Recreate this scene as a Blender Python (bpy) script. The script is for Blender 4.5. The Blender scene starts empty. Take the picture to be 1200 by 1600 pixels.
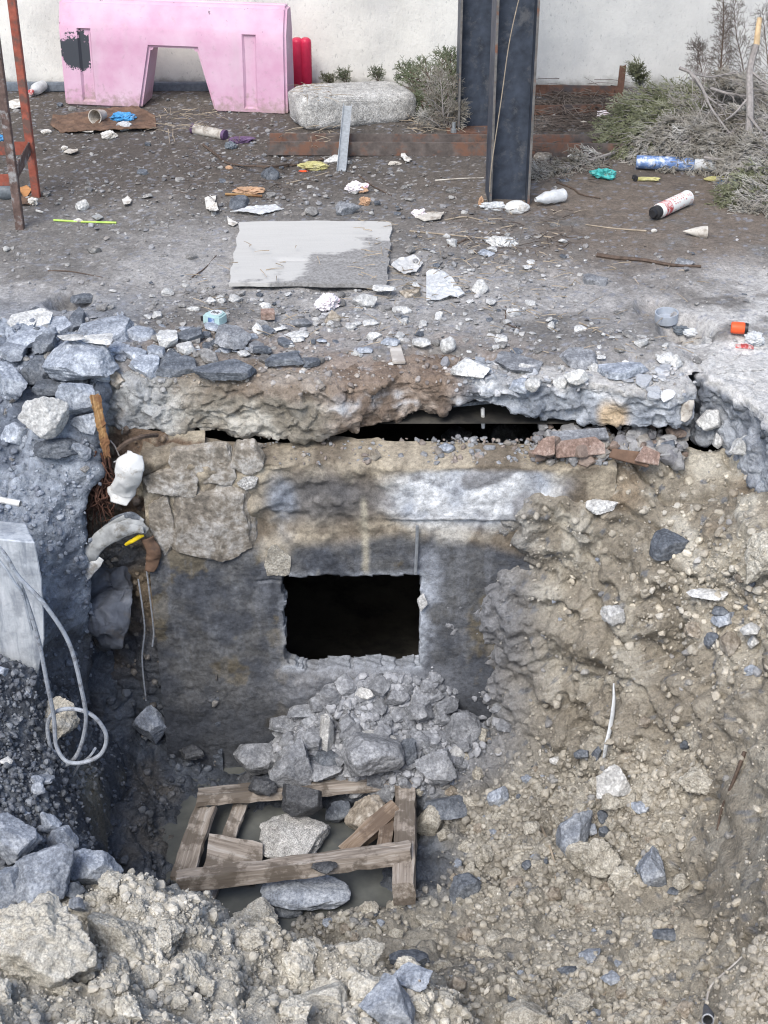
import bpy, bmesh, math, random, time
import numpy as np
from mathutils import Vector, Matrix, Quaternion
R = math.radians
sc = bpy.context.scene
COL = sc.collection
# ------------------------------------------------------------------ camera, sky, sun, exposure
CAMZ, PITCH, FPX = 2.2, R(31.0), 2312.0
cam_d = bpy.data.cameras.new('camera'); cam = bpy.data.objects.new('camera', cam_d); COL.objects.link(cam)
cam.location = (0, 0, CAMZ); cam.rotation_euler = (math.pi/2 - PITCH, 0, 0)
cam_d.sensor_fit = 'VERTICAL'; cam_d.sensor_height = 24.0; cam_d.lens = 24.0*FPX/1600.0
cam_d.clip_start = 0.05; cam_d.clip_end = 500
sc.camera = cam
SUN_EL, SUN_AZ = R(50), R(-22)           # azimuth measured from behind the camera, negative = to its left
sun_dir = Vector((math.sin(SUN_AZ)*math.cos(SUN_EL), -math.cos(SUN_AZ)*math.cos(SUN_EL), math.sin(SUN_EL)))
w = bpy.data.worlds.new('World'); sc.world = w; w.use_nodes = True
nt = w.node_tree; nt.nodes.clear()
sky = nt.nodes.new('ShaderNodeTexSky'); sky.sky_type = 'NISHITA'; sky.sun_disc = False
sky.sun_elevation = SUN_EL; sky.sun_rotation = math.atan2(sun_dir.x, sun_dir.y)
sky.air_density = 1.0; sky.dust_density = 2.0; sky.ozone_density = 1.0
bg = nt.nodes.new('ShaderNodeBackground'); bg.inputs[1].default_value = 0.12
wo = nt.nodes.new('ShaderNodeOutputWorld')
nt.links.new(sky.outputs[0], bg.inputs[0]); nt.links.new(bg.outputs[0], wo.inputs[0])
sd = bpy.data.lights.new('sun', 'SUN'); sd.energy = 1.5; sd.angle = R(26); sd.color = (1.0, .97, .92)
so = bpy.data.objects.new('sun', sd); COL.objects.link(so)
so.rotation_euler = sun_dir.to_track_quat('Z', 'Y').to_euler(); so.location = (-3, -3, 8)
sc.view_settings.view_transform = 'Standard'; sc.view_settings.look = 'None'
sc.view_settings.exposure = 1.1; sc.view_settings.gamma = 1.0; sc.view_settings.use_curve_mapping = False
sc.cycles.max_bounces = 6; sc.cycles.diffuse_bounces = 4
sc.cycles.use_denoising = True; sc.cycles.denoising_input_passes = 'RGB_ALBEDO_NORMAL'; sc.cycles.denoising_prefilter = 'ACCURATE'; sc.cycles.filter_width = 1.15; sc.cycles.adaptive_threshold = .006

# ------------------------------------------------------------------ pixel -> place helpers (photo is 1200 x 1600)
CAM = Vector((0, 0, CAMZ))
FWD = Vector((0, math.cos(PITCH), -math.sin(PITCH))); UPV = Vector((0, math.sin(PITCH), math.cos(PITCH)))
def ray(px, py):
    return (FWD + Vector((1, 0, 0))*((px-600)/FPX) + UPV*((800-py)/FPX))
def atY(px, py, Y):
    d = ray(px, py); return CAM + d*(Y/d.y)
def atZ(px, py, Z=0.0):
    d = ray(px, py); return CAM + d*((Z-CAMZ)/d.z)
def mpp(p):                                  # metres per photo pixel at a place
    return (Vector(p)-CAM).dot(FWD)/FPX

# ------------------------------------------------------------------ numpy noise
def _hash(ix, iy, iz, seed):
    h = (ix.astype(np.uint32)*np.uint32(0x8da6b343)) ^ (iy.astype(np.uint32)*np.uint32(0xd8163841)) ^ (iz.astype(np.uint32)*np.uint32(0xcb1ab31f)) ^ np.uint32((seed*0x9E3779B1) & 0xffffffff)
    h ^= h >> np.uint32(13); h *= np.uint32(0x5bd1e995); h ^= h >> np.uint32(15); h *= np.uint32(0x27d4eb2d); h ^= h >> np.uint32(13)
    return (h & np.uint32(0xffffff)).astype(np.float32)/np.float32(0x1000000)
_ROT = np.array(Matrix.Rotation(.6, 3, Vector((.5, .7, .3)).normalized()))
def vnoise(p, f, seed=0):
    q = (p @ _ROT.T)*f + 100.0
    i = np.floor(q).astype(np.int64); t = (q-i).astype(np.float32); t = t*t*t*(t*(t*6-15)+10)
    ix, iy, iz = i[:, 0], i[:, 1], i[:, 2]; out = np.zeros(len(p), np.float32)
    for a in (0, 1):
        wa = t[:, 0] if a else 1-t[:, 0]
        for b in (0, 1):
            wb = wa*(t[:, 1] if b else 1-t[:, 1])
            for c in (0, 1):
                out += wb*(t[:, 2] if c else 1-t[:, 2])*_hash(ix+a, iy+b, iz+c, seed)
    return out*2-1
def fbm(p, f, octv=4, seed=0, gain=.5):
    o = np.zeros(len(p), np.float32); a = 1.0; s = 0
    for k in range(octv):
        o += a*vnoise(p, f, seed+k*17); s += a; f *= 2.03; a *= gain
    return o/s
def worley(p, f, seed=0):
    q = p*f + 50.0
    i = np.floor(q).astype(np.int64); n = len(p)
    f1 = np.full(n, 9, np.float32); f2 = np.full(n, 9, np.float32); cid = np.zeros(n, np.float32)
    for a in (-1, 0, 1):
        for b in (-1, 0, 1):
            for c in (-1, 0, 1):
                jx, jy, jz = i[:, 0]+a, i[:, 1]+b, i[:, 2]+c
                dx = jx+_hash(jx, jy, jz, seed)-q[:, 0]; dy = jy+_hash(jx, jy, jz, seed+1)-q[:, 1]; dz = jz+_hash(jx, jy, jz, seed+2)-q[:, 2]
                d = np.sqrt(dx*dx+dy*dy+dz*dz).astype(np.float32)
                near = d < f1
                f2 = np.where(near, f1, np.minimum(f2, d)); f1 = np.where(near, d, f1)
                cid = np.where(near, _hash(jx, jy, jz, seed+3), cid)
    return f1, f2, cid
def lumps(p, f, seed=0):                     # rounded lumps with creases between, 0..1, and one random number per lump
    f1, f2, cid = worley(p + .03/f*0, f, seed)
    return np.clip(1-f1*f1*1.3, 0, 1)*(.45+.55*cid), cid
def sstep(a, b, x):
    t = np.clip((x-a)/(b-a), 0, 1); return t*t*(3-2*t)
def mixc(c, d, t):
    c = np.asarray(c, np.float32); d = np.asarray(d, np.float32)
    t = np.asarray(t, np.float32)[:, None]; return c*(1-t)+d*t
def blob(x, y, cx, cy, rx, ry, soft=.5):     # 1 inside an ellipse, fading out
    return 1-sstep(1-soft, 1+soft, np.sqrt(((x-cx)/rx)**2+((y-cy)/ry)**2))

# ------------------------------------------------------------------ mesh helpers
def np_mesh(name, v, f, smooth=True, col=None):
    me = bpy.data.meshes.new(name); v = np.ascontiguousarray(v, np.float32); f = np.ascontiguousarray(f, np.int32)
    n, k = f.shape
    me.vertices.add(len(v)); me.vertices.foreach_set('co', v.ravel())
    me.loops.add(n*k); me.loops.foreach_set('vertex_index', f.ravel())
    me.polygons.add(n); me.polygons.foreach_set('loop_start', np.arange(0, n*k, k, dtype=np.int32))
    me.polygons.foreach_set('use_smooth', np.full(n, bool(smooth)))
    if col is not None:
        a = me.attributes.new('Col', 'FLOAT_COLOR', 'POINT')
        c = np.ones((len(v), 4), np.float32); c[:, :col.shape[1]] = col
        a.data.foreach_set('color', c.ravel())
    me.update(calc_edges=True); me.validate()
    if smooth and len(v) < 3000: me.set_sharp_from_angle(angle=R(40))
    return me
def tag(o, label=None, cat=None, group=None, kind=None):
    if label: o['label'] = label
    if cat: o['category'] = cat
    if group: o['group'] = group
    if kind: o['kind'] = kind
    return o
def put(name, me, mat=None, parent=None):
    o = bpy.data.objects.new(name, me); COL.objects.link(o)
    if mat is not None and me is not None and not me.materials: me.materials.append(mat)
    if parent is not None: o.parent = parent
    return o
def empty(name, loc=(0, 0, 0), rot=(0, 0, 0)):
    o = bpy.data.objects.new(name, None); COL.objects.link(o); o.location = loc; o.rotation_euler = rot; o.empty_display_size = .05
    return o
def bm_obj(name, bm, mat, parent=None, smooth=False, bevel=0):
    if bevel: bmesh.ops.bevel(bm, geom=[e for e in bm.edges if e.is_manifold and e.calc_face_angle(0) > .5], offset=bevel, segments=2, affect='EDGES', clamp_overlap=True)
    bmesh.ops.recalc_face_normals(bm, faces=bm.faces)
    me = bpy.data.meshes.new(name); bm.to_mesh(me); bm.free()
    for p in me.polygons: p.use_smooth = smooth
    if smooth: me.set_sharp_from_angle(angle=R(32))
    return put(name, me, mat, parent)
def box(bm, lo, hi, M=None, cuts=0):
    r = bmesh.ops.create_cube(bm, size=1.0)
    lo = Vector(lo); hi = Vector(hi)
    for v in r['verts']:
        v.co = Vector(((v.co[i]+.5)*(hi[i]-lo[i])+lo[i]) for i in range(3))
        if M is not None: v.co = M @ v.co
    return r['verts']
def frame_along(P, Q, up=(0, 0, 1), roll=0):
    P = Vector(P); Q = Vector(Q); x = (Q-P).normalized(); up = Vector(up)
    y = up.cross(x)
    if y.length < 1e-4: y = Vector((0, 1, 0)).cross(x)
    y.normalize(); z = x.cross(y)
    M = Matrix((x, y, z)).transposed() @ Matrix.Rotation(roll, 3, 'X')
    M = M.to_4x4(); M.translation = P; return M, (Q-P).length
def tube_np(pts, r, sides=6, cap=True):
    pts = np.array([tuple(p) for p in pts], float); n = len(pts)
    r = np.full(n, r) if np.isscalar(r) else np.asarray(r)
    T = np.gradient(pts, axis=0) if n > 2 else np.repeat((pts[1:]-pts[:1]), n, 0)
    T /= np.linalg.norm(T, axis=1)[:, None]+1e-12
    a = np.array([0, 0, 1.0]) if abs(T[0, 2]) < .9 else np.array([1.0, 0, 0])
    N = np.cross(T, a); 
    for i in range(n):
        if i: 
            N[i] = N[i-1]-T[i]*np.dot(N[i-1], T[i])
        N[i] /= np.linalg.norm(N[i])+1e-12
    B = np.cross(T, N); th = np.arange(sides)/sides*2*np.pi
    ring = pts[:, None]+r[:, None, None]*(np.cos(th)[None, :, None]*N[:, None]+np.sin(th)[None, :, None]*B[:, None])
    v = ring.reshape(-1, 3); i = np.arange(n-1)[:, None]*sides; k = np.arange(sides)[None]; k2 = (k+1) % sides
    f = np.stack([i+k, i+k2, i+sides+k2, i+sides+k], -1).reshape(-1, 4)
    if cap:
        v = np.vstack([v, pts[0], pts[-1]]); a0 = n*sides
        c1 = np.stack([np.full(sides, a0), (np.arange(sides)+1) % sides, np.arange(sides), np.full(sides, a0)], -1)
        c2 = np.stack([np.full(sides, a0+1), (n-1)*sides+np.arange(sides), (n-1)*sides+(np.arange(sides)+1) % sides, np.full(sides, a0+1)], -1)
        return v, f, np.vstack([c1[:, :3], c2[:, :3]])
    return v, f, np.zeros((0, 3), int)
def merge(parts):                            # list of (v, quads, tris) -> tris mesh arrays
    V = []; F = []; o = 0
    for v, q, t in parts:
        V.append(v)
        if len(q): F.append(q[:, [0, 1, 2]]+o); F.append(q[:, [0, 2, 3]]+o)
        if len(t): F.append(t+o)
        o += len(v)
    return np.vstack(V), np.vstack(F)
def spline(pts, n=24):
    P = [Vector(p) for p in pts]; P = [P[0]*2-P[1]]+P+[P[-1]*2-P[-2]]; out = []
    m = len(P)-3
    for i in range(m):
        for k in range(n//m+1):
            t = k/(n//m+1); a, b, c, d = P[i:i+4]
            out.append(.5*((2*b)+(c-a)*t+(2*a-5*b+4*c-d)*t*t+(3*b-a-3*c+d)*t**3))
    out.append(P[-2]); return out
def tube(name, pts, r, mat, parent=None, sides=8):
    v, f = merge([tube_np(pts, r, sides)]); return put(name, np_mesh(name, v, f), mat, parent)
def lathe(name, prof, P, Q, mat, parent=None, sides=24, closed=True):   # profile = (distance along PQ in 0..1, radius)
    M, L = frame_along(P, Q); v = []; f = []
    th = np.arange(sides)/sides*2*np.pi
    for (t, r) in prof:
        for a in th: v.append(M @ Vector((t*L, r*math.cos(a), r*math.sin(a))))
    n = len(prof); v = np.array([tuple(x) for x in v]); i = np.arange(n-1)[:, None]*sides; k = np.arange(sides)[None]; k2 = (k+1) % sides
    f = np.stack([i+k, i+k2, i+sides+k2, i+sides+k], -1).reshape(-1, 4)
    return put(name, np_mesh(name, v, f), mat, parent)
def grid_faces(nu, nv, keep=None):
    i = np.arange(nu-1)[:, None]*nv; k = np.arange(nv-1)[None]
    f = np.stack([i+k, i+nv+k, i+nv+k+1, i+k+1], -1).reshape(-1, 4)
    return f if keep is None else f[keep[f].all(1)]
def grid_normals(P):                         # P: nu x nv x 3
    n = np.cross(np.gradient(P, axis=0), np.gradient(P, axis=1)); return n/(np.linalg.norm(n, axis=2, keepdims=True)+1e-12)
def tps(ctrl, reg=2e-3):
    s, h = ctrl[:, :2], ctrl[:, 2]; n = len(s)
    def K(a, b):
        r2 = ((a[:, None]-b[None])**2).sum(2); return np.where(r2 > 1e-12, .5*r2*np.log(r2+1e-12), 0)
    A = np.zeros((n+3, n+3)); A[:n, :n] = K(s, s)+np.eye(n)*reg; A[:n, n] = 1; A[:n, n+1:] = s; A[n, :n] = 1; A[n+1:, :n] = s.T
    wgt = np.linalg.solve(A, np.r_[h, 0, 0, 0])
    def ev(q):
        out = np.empty(len(q))
        for k in range(0, len(q), 40000):
            c = q[k:k+40000]; out[k:k+40000] = K(c, s) @ wgt[:n]+wgt[n]+c @ wgt[n+1:]
        return out
    return ev
_ICO = {}
def ico(sub):
    if sub not in _ICO:
        bm = bmesh.new(); bmesh.ops.create_icosphere(bm, subdivisions=sub, radius=1.0)
        bm.verts.ensure_lookup_table()
        _ICO[sub] = (np.array([tuple(v.co) for v in bm.verts]), np.array([[x.index for x in f.verts] for f in bm.faces])); bm.free()
    return _ICO[sub]
def rock_np(seed, sub=3, kind='ang', cuts=9):
    v, f = ico(sub); v = v.copy(); rg = np.random.RandomState(seed)
    off = rg.rand(3)*40
    if kind in ('ang', 'slab', 'plate', 'mason'):        # fracture planes cut a block with sharp edges
        pl = []
        if kind == 'ang':
            m = 11+seed % 5; k = np.arange(m)+.5; ph = np.arccos(1-2*k/m); th = np.pi*(1+5**.5)*k+seed
            pl = np.stack([np.cos(th)*np.sin(ph), np.sin(th)*np.sin(ph), np.cos(ph)], 1)+rg.randn(m, 3)*.28; d = rg.uniform(.62, 1.0, m)
        else:
            m = 5+seed % 4 if kind != 'mason' else 11; a = (np.arange(m)+rg.uniform(-.3, .3, m))/m*2*np.pi; pl = np.stack([np.cos(a), np.sin(a), rg.uniform(-.35, .45, m)], 1); d = rg.uniform(.6, 1.0, m)
            pl = np.vstack([pl, [[rg.uniform(-.12, .12), rg.uniform(-.12, .12), 1]], [[0, 0, -1]]]); d = np.r_[d, .5, .5]
            if kind == 'slab': pl = np.vstack([pl, [[.5, .3, .8]], [[-.6, -.2, .75]]]); d = np.r_[d, .6, .62]
        pl /= np.linalg.norm(pl, axis=1)[:, None]; q = v @ pl.T
        v = v*np.min(np.where(q > 1e-3, d/np.maximum(q, 1e-3), 9), axis=1)[:, None]
        if sub >= 3:
            nn = v/(np.linalg.norm(v, axis=1)[:, None]+1e-9); v += nn*(.05*fbm(v+off, 2.2, 3, seed)+.05*fbm(v+off, 5, 4, seed+5)-.05*np.abs(fbm(v+off, 3.2, 3, seed+9)))[:, None]*({'plate': .6, 'mason': .9}.get(kind, 1))
    elif kind == 'round':
        for _ in range(cuts):
            n = rg.randn(3); n /= np.linalg.norm(n); d = rg.uniform(.6, .86)
            e = np.maximum(v @ n-d, 0); v -= e[:, None]*n*.97
        if sub >= 3:
            nn = v/(np.linalg.norm(v, axis=1)[:, None]+1e-9); v += nn*(.07*fbm(v+off, 2, 3, seed)+.06*fbm(v+off, 6, 4, seed)-.05*np.abs(fbm(v+off, 4, 3, seed+3)))[:, None]
    elif kind == 'clod':                         # crumbling clod: a blunt block with a rough broken skin
        m = 12+seed % 4; k = np.arange(m)+.5; ph = np.arccos(1-2*k/m); th = np.pi*(1+5**.5)*k+seed; pl = np.stack([np.cos(th)*np.sin(ph), np.sin(th)*np.sin(ph), np.cos(ph)], 1)+rg.randn(m, 3)*.25; pl /= np.linalg.norm(pl, axis=1)[:, None]; d = rg.uniform(.72, 1, m); q = v @ pl.T; nn = v.copy()
        v = v*np.min(np.where(q > 1e-3, d/np.maximum(q, 1e-3), 9), axis=1)[:, None]
        if sub >= 3: v += nn*(.14*fbm(nn+off, 2.4, 3, seed)+.13*fbm(nn+off, 6, 4, seed+1, .6)-.12*np.abs(fbm(nn+off, 4, 4, seed+2, .6)))[:, None]
    else:
        l, _ = lumps(v+off, 2.3, seed) ; nn = v.copy()
        v = nn*(.72+.16*fbm(v+off, 1.6, 2, seed)+.26*l)[:, None]
        if sub >= 3:
            l2, _ = lumps(nn+off, 6.5, seed+4); v += nn*(.11*l2+.05*fbm(nn+off, 11, 3, seed))[:, None]
        if sub >= 4:
            l3, _ = lumps(nn+off, 15, seed+8); v += nn*(.05*l3)[:, None]
    v -= (v.max(0)+v.min(0))/2; v /= np.abs(v).max(0)
    return v, f
# ------------------------------------------------------------------ materials
MAT = {}
class NT:
    def __init__(s, name):
        s.m = bpy.data.materials.new(name); s.m.use_nodes = True; s.t = s.m.node_tree; s.t.nodes.clear()
        s.out = s.n('ShaderNodeOutputMaterial'); s.b = s.n('ShaderNodeBsdfPrincipled'); s.l(s.b.outputs[0], s.out.inputs[0]); s.tc = s.n('ShaderNodeTexCoord')
        s.b.inputs['Specular IOR Level'].default_value = .3; MAT[name] = s.m
    def n(s, t, **k):
        x = s.t.nodes.new(t)
        for a, v in k.items(): setattr(x, a, v)
        return x
    def l(s, a, b): s.t.links.new(a, b)
    def noise(s, scale, detail=5, rough=.6, vec=None, dist=0):
        x = s.n('ShaderNodeTexNoise'); x.inputs['Scale'].default_value = scale; x.inputs['Detail'].default_value = detail; x.inputs['Roughness'].default_value = rough
        x.inputs['Distortion'].default_value = dist; s.l(vec or s.tc.outputs['Object'], x.inputs['Vector']); return x.outputs['Fac']
    def map(s, x, a, b, c, d):
        m = s.n('ShaderNodeMapRange'); m.clamp = True
        for i, v in enumerate((a, b, c, d)): m.inputs[1+i].default_value = v
        s.l(x, m.inputs[0]); return m.outputs[0]
    def ramp(s, x, stops):
        r = s.n('ShaderNodeValToRGB'); e = r.color_ramp.elements
        while len(e) < len(stops): e.new(.5)
        for k, (p, c) in enumerate(stops): e[k].position = p; e[k].color = (*c, 1)
        s.l(x, r.inputs[0]); return r.outputs[0]
    def mul(s, c, f):
        m = s.n('ShaderNodeMix', data_type='RGBA', blend_type='MULTIPLY'); m.inputs[0].default_value = 1
        s.l(c, m.inputs[6]); s.l(f, m.inputs[7]); return m.outputs[2]
    def mix(s, f, a, b):
        m = s.n('ShaderNodeMix', data_type='RGBA')
        s.l(f, m.inputs[0])
        for i, v in ((6, a), (7, b)):
            if isinstance(v, tuple): m.inputs[i].default_value = (*v, 1)
            else: s.l(v, m.inputs[i])
        return m.outputs[2]
    def math(s, op, a, b=None):
        m = s.n('ShaderNodeMath', operation=op)
        for i, v in ((0, a), (1, b)):
            if v is None: continue
            if isinstance(v, (int, float)): m.inputs[i].default_value = v
            else: s.l(v, m.inputs[i])
        return m.outputs[0]
    def bump(s, h, strength=.5, dist=.01, prev=None):
        b = s.n('ShaderNodeBump'); b.inputs['Strength'].default_value = strength; b.inputs['Distance'].default_value = dist
        s.l(h, b.inputs['Height'])
        if prev is not None: s.l(prev, b.inputs['Normal'])
        return b.outputs[0]
    def stretch(s, sx, sy, sz, src='Object'):
        m = s.n('ShaderNodeMapping'); m.inputs['Scale'].default_value = (sx, sy, sz); s.l(s.tc.outputs[src], m.inputs[0]); return m.outputs[0]
    def done(s, col=None, rough=.9, normal=None, metal=0):
        if col is not None:
            if isinstance(col, tuple): s.b.inputs['Base Color'].default_value = (*col, 1)
            else: s.l(col, s.b.inputs['Base Color'])
        if isinstance(rough, (int, float)): s.b.inputs['Roughness'].default_value = rough
        else: s.l(rough, s.b.inputs['Roughness'])
        s.b.inputs['Metallic'].default_value = metal
        if normal is not None: s.l(normal, s.b.inputs['Normal'])
        return s.m
def earth(name, f=70, bump=.6, dist=.012, var=.55, wr=.46):
    s = NT(name); a = s.n('ShaderNodeAttribute', attribute_name='Col')
    n1 = s.noise(f, 6, .65); n2 = s.noise(f*.28, 4, .6); n3 = s.noise(f*3.6, 3, .7)
    v = s.math('ADD', s.map(n1, .3, .7, -.5*var, .5*var), s.map(n3, .3, .7, -.32*var, .32*var)); v = s.math('ADD', v, 1.0)
    cc = s.n('ShaderNodeCombineColor'); [s.l(v, cc.inputs[i]) for i in range(3)]
    c = s.mul(a.outputs['Color'], cc.outputs[0])
    nb = s.bump(n1, bump, dist); nb = s.bump(n3, bump*.8, dist*.35, nb); nb = s.bump(n2, bump*.5, dist*2, nb)
    r = s.math('MULTIPLY_ADD', a.outputs['Alpha'], -(.93-wr)); s.t.nodes[-1].inputs[2].default_value = .93
    return s.done(c, r, nb)
earth('ground_dirt', 75, .6, .01, .7); earth('pit_clay', 85, .95, .014, .6); earth('broken_concrete', 60, .8, .014, .6); earth('wall_concrete', 60, .6, .008, .7, .5); earth('scatter_stone', 110, .5, .004, .45)
def rockm(name, dark, base, light, sc_=22, rnd=.35, speck=.5, bump=.6, rough=.9):
    s = NT(name); n = s.noise(sc_, 7, .68, dist=.4); n2 = s.noise(sc_*5, 4, .7); n3 = s.noise(sc_*.3, 3, .5)
    k = s.math('ADD', s.math('MULTIPLY', n, .6), s.math('ADD', s.math('MULTIPLY', n2, .25), s.math('MULTIPLY', n3, .25)))
    c = s.ramp(k, [(.36, dark), (.53, base), (.7, light)])
    oi = s.n('ShaderNodeObjectInfo'); m = s.map(oi.outputs['Random'], 0, 1, 1-rnd/2, 1+rnd/2)
    sp = s.map(n2, .35, .65, 1-speck*.5, 1+speck*.5); m = s.math('MULTIPLY', m, sp)
    cc = s.n('ShaderNodeCombineColor'); [s.l(m, cc.inputs[i]) for i in range(3)]
    c = s.mul(c, cc.outputs[0])
    nb = s.bump(n, bump, .012); nb = s.bump(n2, bump*.7, .004, nb)
    return s.done(c, rough, nb)
rockm('blue_grey_stone', (.115, .13, .155), (.245, .27, .31), (.46, .49, .53))
rockm('masonry_stone', (.075, .07, .065), (.22, .195, .16), (.46, .455, .44), 9, .2, .6, .9)
rockm('dark_slate', (.045, .05, .06), (.10, .112, .13), (.2, .215, .235))
rockm('pale_stone', (.25, .25, .24), (.44, .44, .43), (.66, .66, .64))
rockm('concrete_rubble', (.10, .105, .115), (.20, .208, .222), (.35, .36, .375))
rockm('clay_lump', (.21, .19, .155), (.38, .355, .30), (.55, .525, .46), 34, .25, .6, 1.0)
rockm('mud_and_hole_dark', (.03, .032, .036), (.062, .065, .072), (.12, .125, .13), 30, .3, .5, .7, .55)
rockm('granite', (.14, .135, .13), (.33, .325, .31), (.56, .55, .53), 45, .2, .9, .7)
rockm('brown_stone', (.12, .095, .07), (.26, .225, .18), (.45, .42, .37), 14)
rockm('brick_red', (.13, .085, .065), (.235, .165, .135), (.37, .3, .26), 20)
rockm('pale_clay', (.27, .25, .21), (.47, .445, .385), (.63, .61, .545), 34, .25, .6, 1.0)
rockm('dusty_stone', (.10, .095, .09), (.195, .19, .183), (.33, .325, .31), 22, .6)
def flat(name, col, rough=.6, metal=0, var=.25, f=40, bump=.15, dist=.003, dirt=None, dirtamt=.5, dirtf=12):
    s = NT(name); n = s.noise(f, 5, .6); nd = s.noise(dirtf, 6, .7)
    c1 = tuple(x*(1-var) for x in col); c2 = tuple(min(1, x*(1+var)) for x in col)
    c = s.ramp(n, [(.3, c1), (.7, c2)])
    if dirt: c = s.mix(s.map(nd, .62-.25*dirtamt, .72-.2*dirtamt, 0, .85), c, dirt)
    return s.done(c, rough, s.bump(n, bump, dist), metal)
RUST = (.16, .07, .04)
flat('steel_painted', (.04, .05, .07), .5, 0, .4, 18, .25, .003, (.10, .105, .115), .34, 11)
flat('steel_edge', (.12, .115, .11), .55, 0, .35, 30, .2, .003, RUST, .25, 14)
flat('rust_steel', (.125, .068, .048), .85, 0, .45, 30, .3, .004, (.06, .06, .065), .5, 8)
flat('scaffold_red', (.26, .075, .05), .65, 0, .3, 30, .2, .003, (.1, .075, .065), .55, 16)
flat('scaffold_dark', (.11, .075, .065), .7, 0, .4, 40, .3, .003, (.3, .3, .3), .35, 22)
flat('galvanised', (.42, .45, .48), .4, .6, .2, 60, .1, .002)
flat('zinc_bolt', (.3, .32, .33), .45, .5)
flat('white_plastic', (.62, .625, .61), .5, 0, .12, 20, .2, .004, (.3, .27, .23), .45, 20)
flat('grey_plastic', (.33, .36, .4), .5, 0, .15)
flat('light_pipe', (.55, .57, .58), .45, 0, .15, 30, .1, .002, (.25, .25, .25), .3, 30)
flat('cable_grey', (.33, .36, .40), .6, 0, .2, 60, .3, .002, (.14, .14, .15), .4, 40)
flat('turquoise_plastic', (.06, .36, .34), .4, 0, .35, 30, .3, .006, (.12, .1, .085), .35, 25)
flat('blue_plastic', (.06, .28, .55), .4, 0, .35, 30, .3, .006, (.12, .1, .085), .3, 25)
flat('blue_flat', (.12, .24, .42), .5, 0, .2)
flat('yellow_green', (.42, .39, .17), .55, 0, .3, 30, .3, .005, (.3, .28, .2), .3)
flat('lime', (.42, .62, .12), .5, 0, .15)
flat('paper', (.58, .565, .53), .85, 0, .15, 40, .2, .003, (.28, .25, .21), .55, 22)
flat('paper_dirty', (.5, .47, .42), .85, 0, .2, 40, .3, .003, (.2, .17, .14), .5, 20)
flat('packet_pink', (.66, .62, .64), .5, 0, .12, 30, .3, .003, (.62, .32, .38), .18, 34)
flat('cardboard_brown', (.14, .088, .06), .9, 0, .35, 25, .3, .004, (.07, .05, .04), .4, 9)
flat('orange_card', (.45, .22, .09), .8, 0, .2)
flat('orange_cap', (.75, .1, .03), .45, 0, .12, 60)
flat('channel_steel', (.10, .085, .078), .8, 0, .4, 25, .3, .004, (.17, .085, .055), .55, 9)
flat('orange_peel', (.42, .27, .17), .8, 0, .3, 40, .4, .006)
flat('black_plastic', (.02, .02, .022), .45, 0, .3)
flat('black_membrane', (.12, .13, .15), .5, 0, .35, 14, .7, .02, (.12, .11, .1), .35, 9)
flat('grey_membrane', (.3, .31, .31), .75, 0, .3, 25, .5, .008, (.12, .11, .09), .4, 16)
flat('yellow_foam', (.75, .55, .02), .6)
flat('purple_label', (.1, .06, .12), .4, 0, .4)
flat('red_label', (.45, .06, .06), .5, 0, .2, 40, .1, .002, (.65, .6, .58), .7, 60)
flat('navy_label', (.10, .17, .34), .3, 0, .4, 30, .2, .003, (.6, .64, .68), .45, 22)
flat('bag_dark', (.13, .15, .17), .4, 0, .4, 25, .5, .008)
flat('stem_grey', (.24, .222, .21), .9, 0, .3, 60, .4, .003)
flat('stem_brown', (.09, .065, .05), .9, 0, .4, 60, .4, .003)
flat('peeled_wood', (.5, .37, .22), .8, 0, .25, 40, .3, .003, (.16, .09, .05), .4, 15)
flat('root_fibre', (.1, .05, .035), .95, 0, .5, 60, .6, .01)
flat('dry_straw', (.3, .25, .19), .9, 0, .3)
flat('tape_body', (.36, .5, .5), .4, 0, .15, 40)
flat('red_pole', (.5, .025, .07), .42, 0, .15, 20, .1, .003)
flat('sky_bluegrey_bar', (.13, .15, .175), .6, 0, .3)
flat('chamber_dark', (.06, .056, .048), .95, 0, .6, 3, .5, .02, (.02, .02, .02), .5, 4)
def leafm(name, c1, c2, c3):
    s = NT(name); n = s.noise(7, 4, .6); n2 = s.noise(60, 3, .6)
    k = s.math('ADD', s.math('MULTIPLY', n, .75), s.math('MULTIPLY', n2, .25))
    return s.done(s.ramp(k, [(.36, c1), (.52, c2), (.66, c3)]), .85)
leafm('juniper_green', (.065, .072, .036), (.145, .152, .088), (.25, .255, .19))
leafm('juniper_dry', (.115, .102, .078), (.25, .235, .205), (.40, .39, .365))
leafm('twig_dry', (.05, .037, .03), (.1, .08, .068), (.18, .155, .135))
leafm('bush_green', (.05, .065, .036), (.10, .12, .07), (.19, .2, .14))
# wood: grain runs along local X
def wood(name, dark, mid, light, wet):
    s = NT(name); v = s.stretch(4, 70, 70); n = s.noise(1.0, 6, .65, v, .6); v2 = s.stretch(1.2, 9, 9); n2 = s.noise(1.4, 5, .6, v2); n3 = s.noise(9, 5, .65)
    c = s.ramp(n, [(.3, dark), (.5, mid), (.72, light)])
    c = s.mix(s.map(n3, .5, .58, 0, .8), c, wet)
    nb = s.bump(n, .5, .004); nb = s.bump(n2, .3, .006, nb)
    return s.done(c, .85, nb)
wood('weathered_wood', (.12, .098, .08), (.29, .252, .215), (.47, .44, .405), (.10, .082, .065))
wood('brown_wood', (.1, .07, .05), (.2, .15, .11), (.34, .29, .24), (.11, .08, .06))
wood('stake_wood', (.11, .055, .025), (.27, .155, .065), (.45, .32, .17), (.13, .06, .03))
wood('chip_board', (.28, .25, .22), (.42, .39, .35), (.55, .52, .48), (.33, .3, .27))
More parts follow.
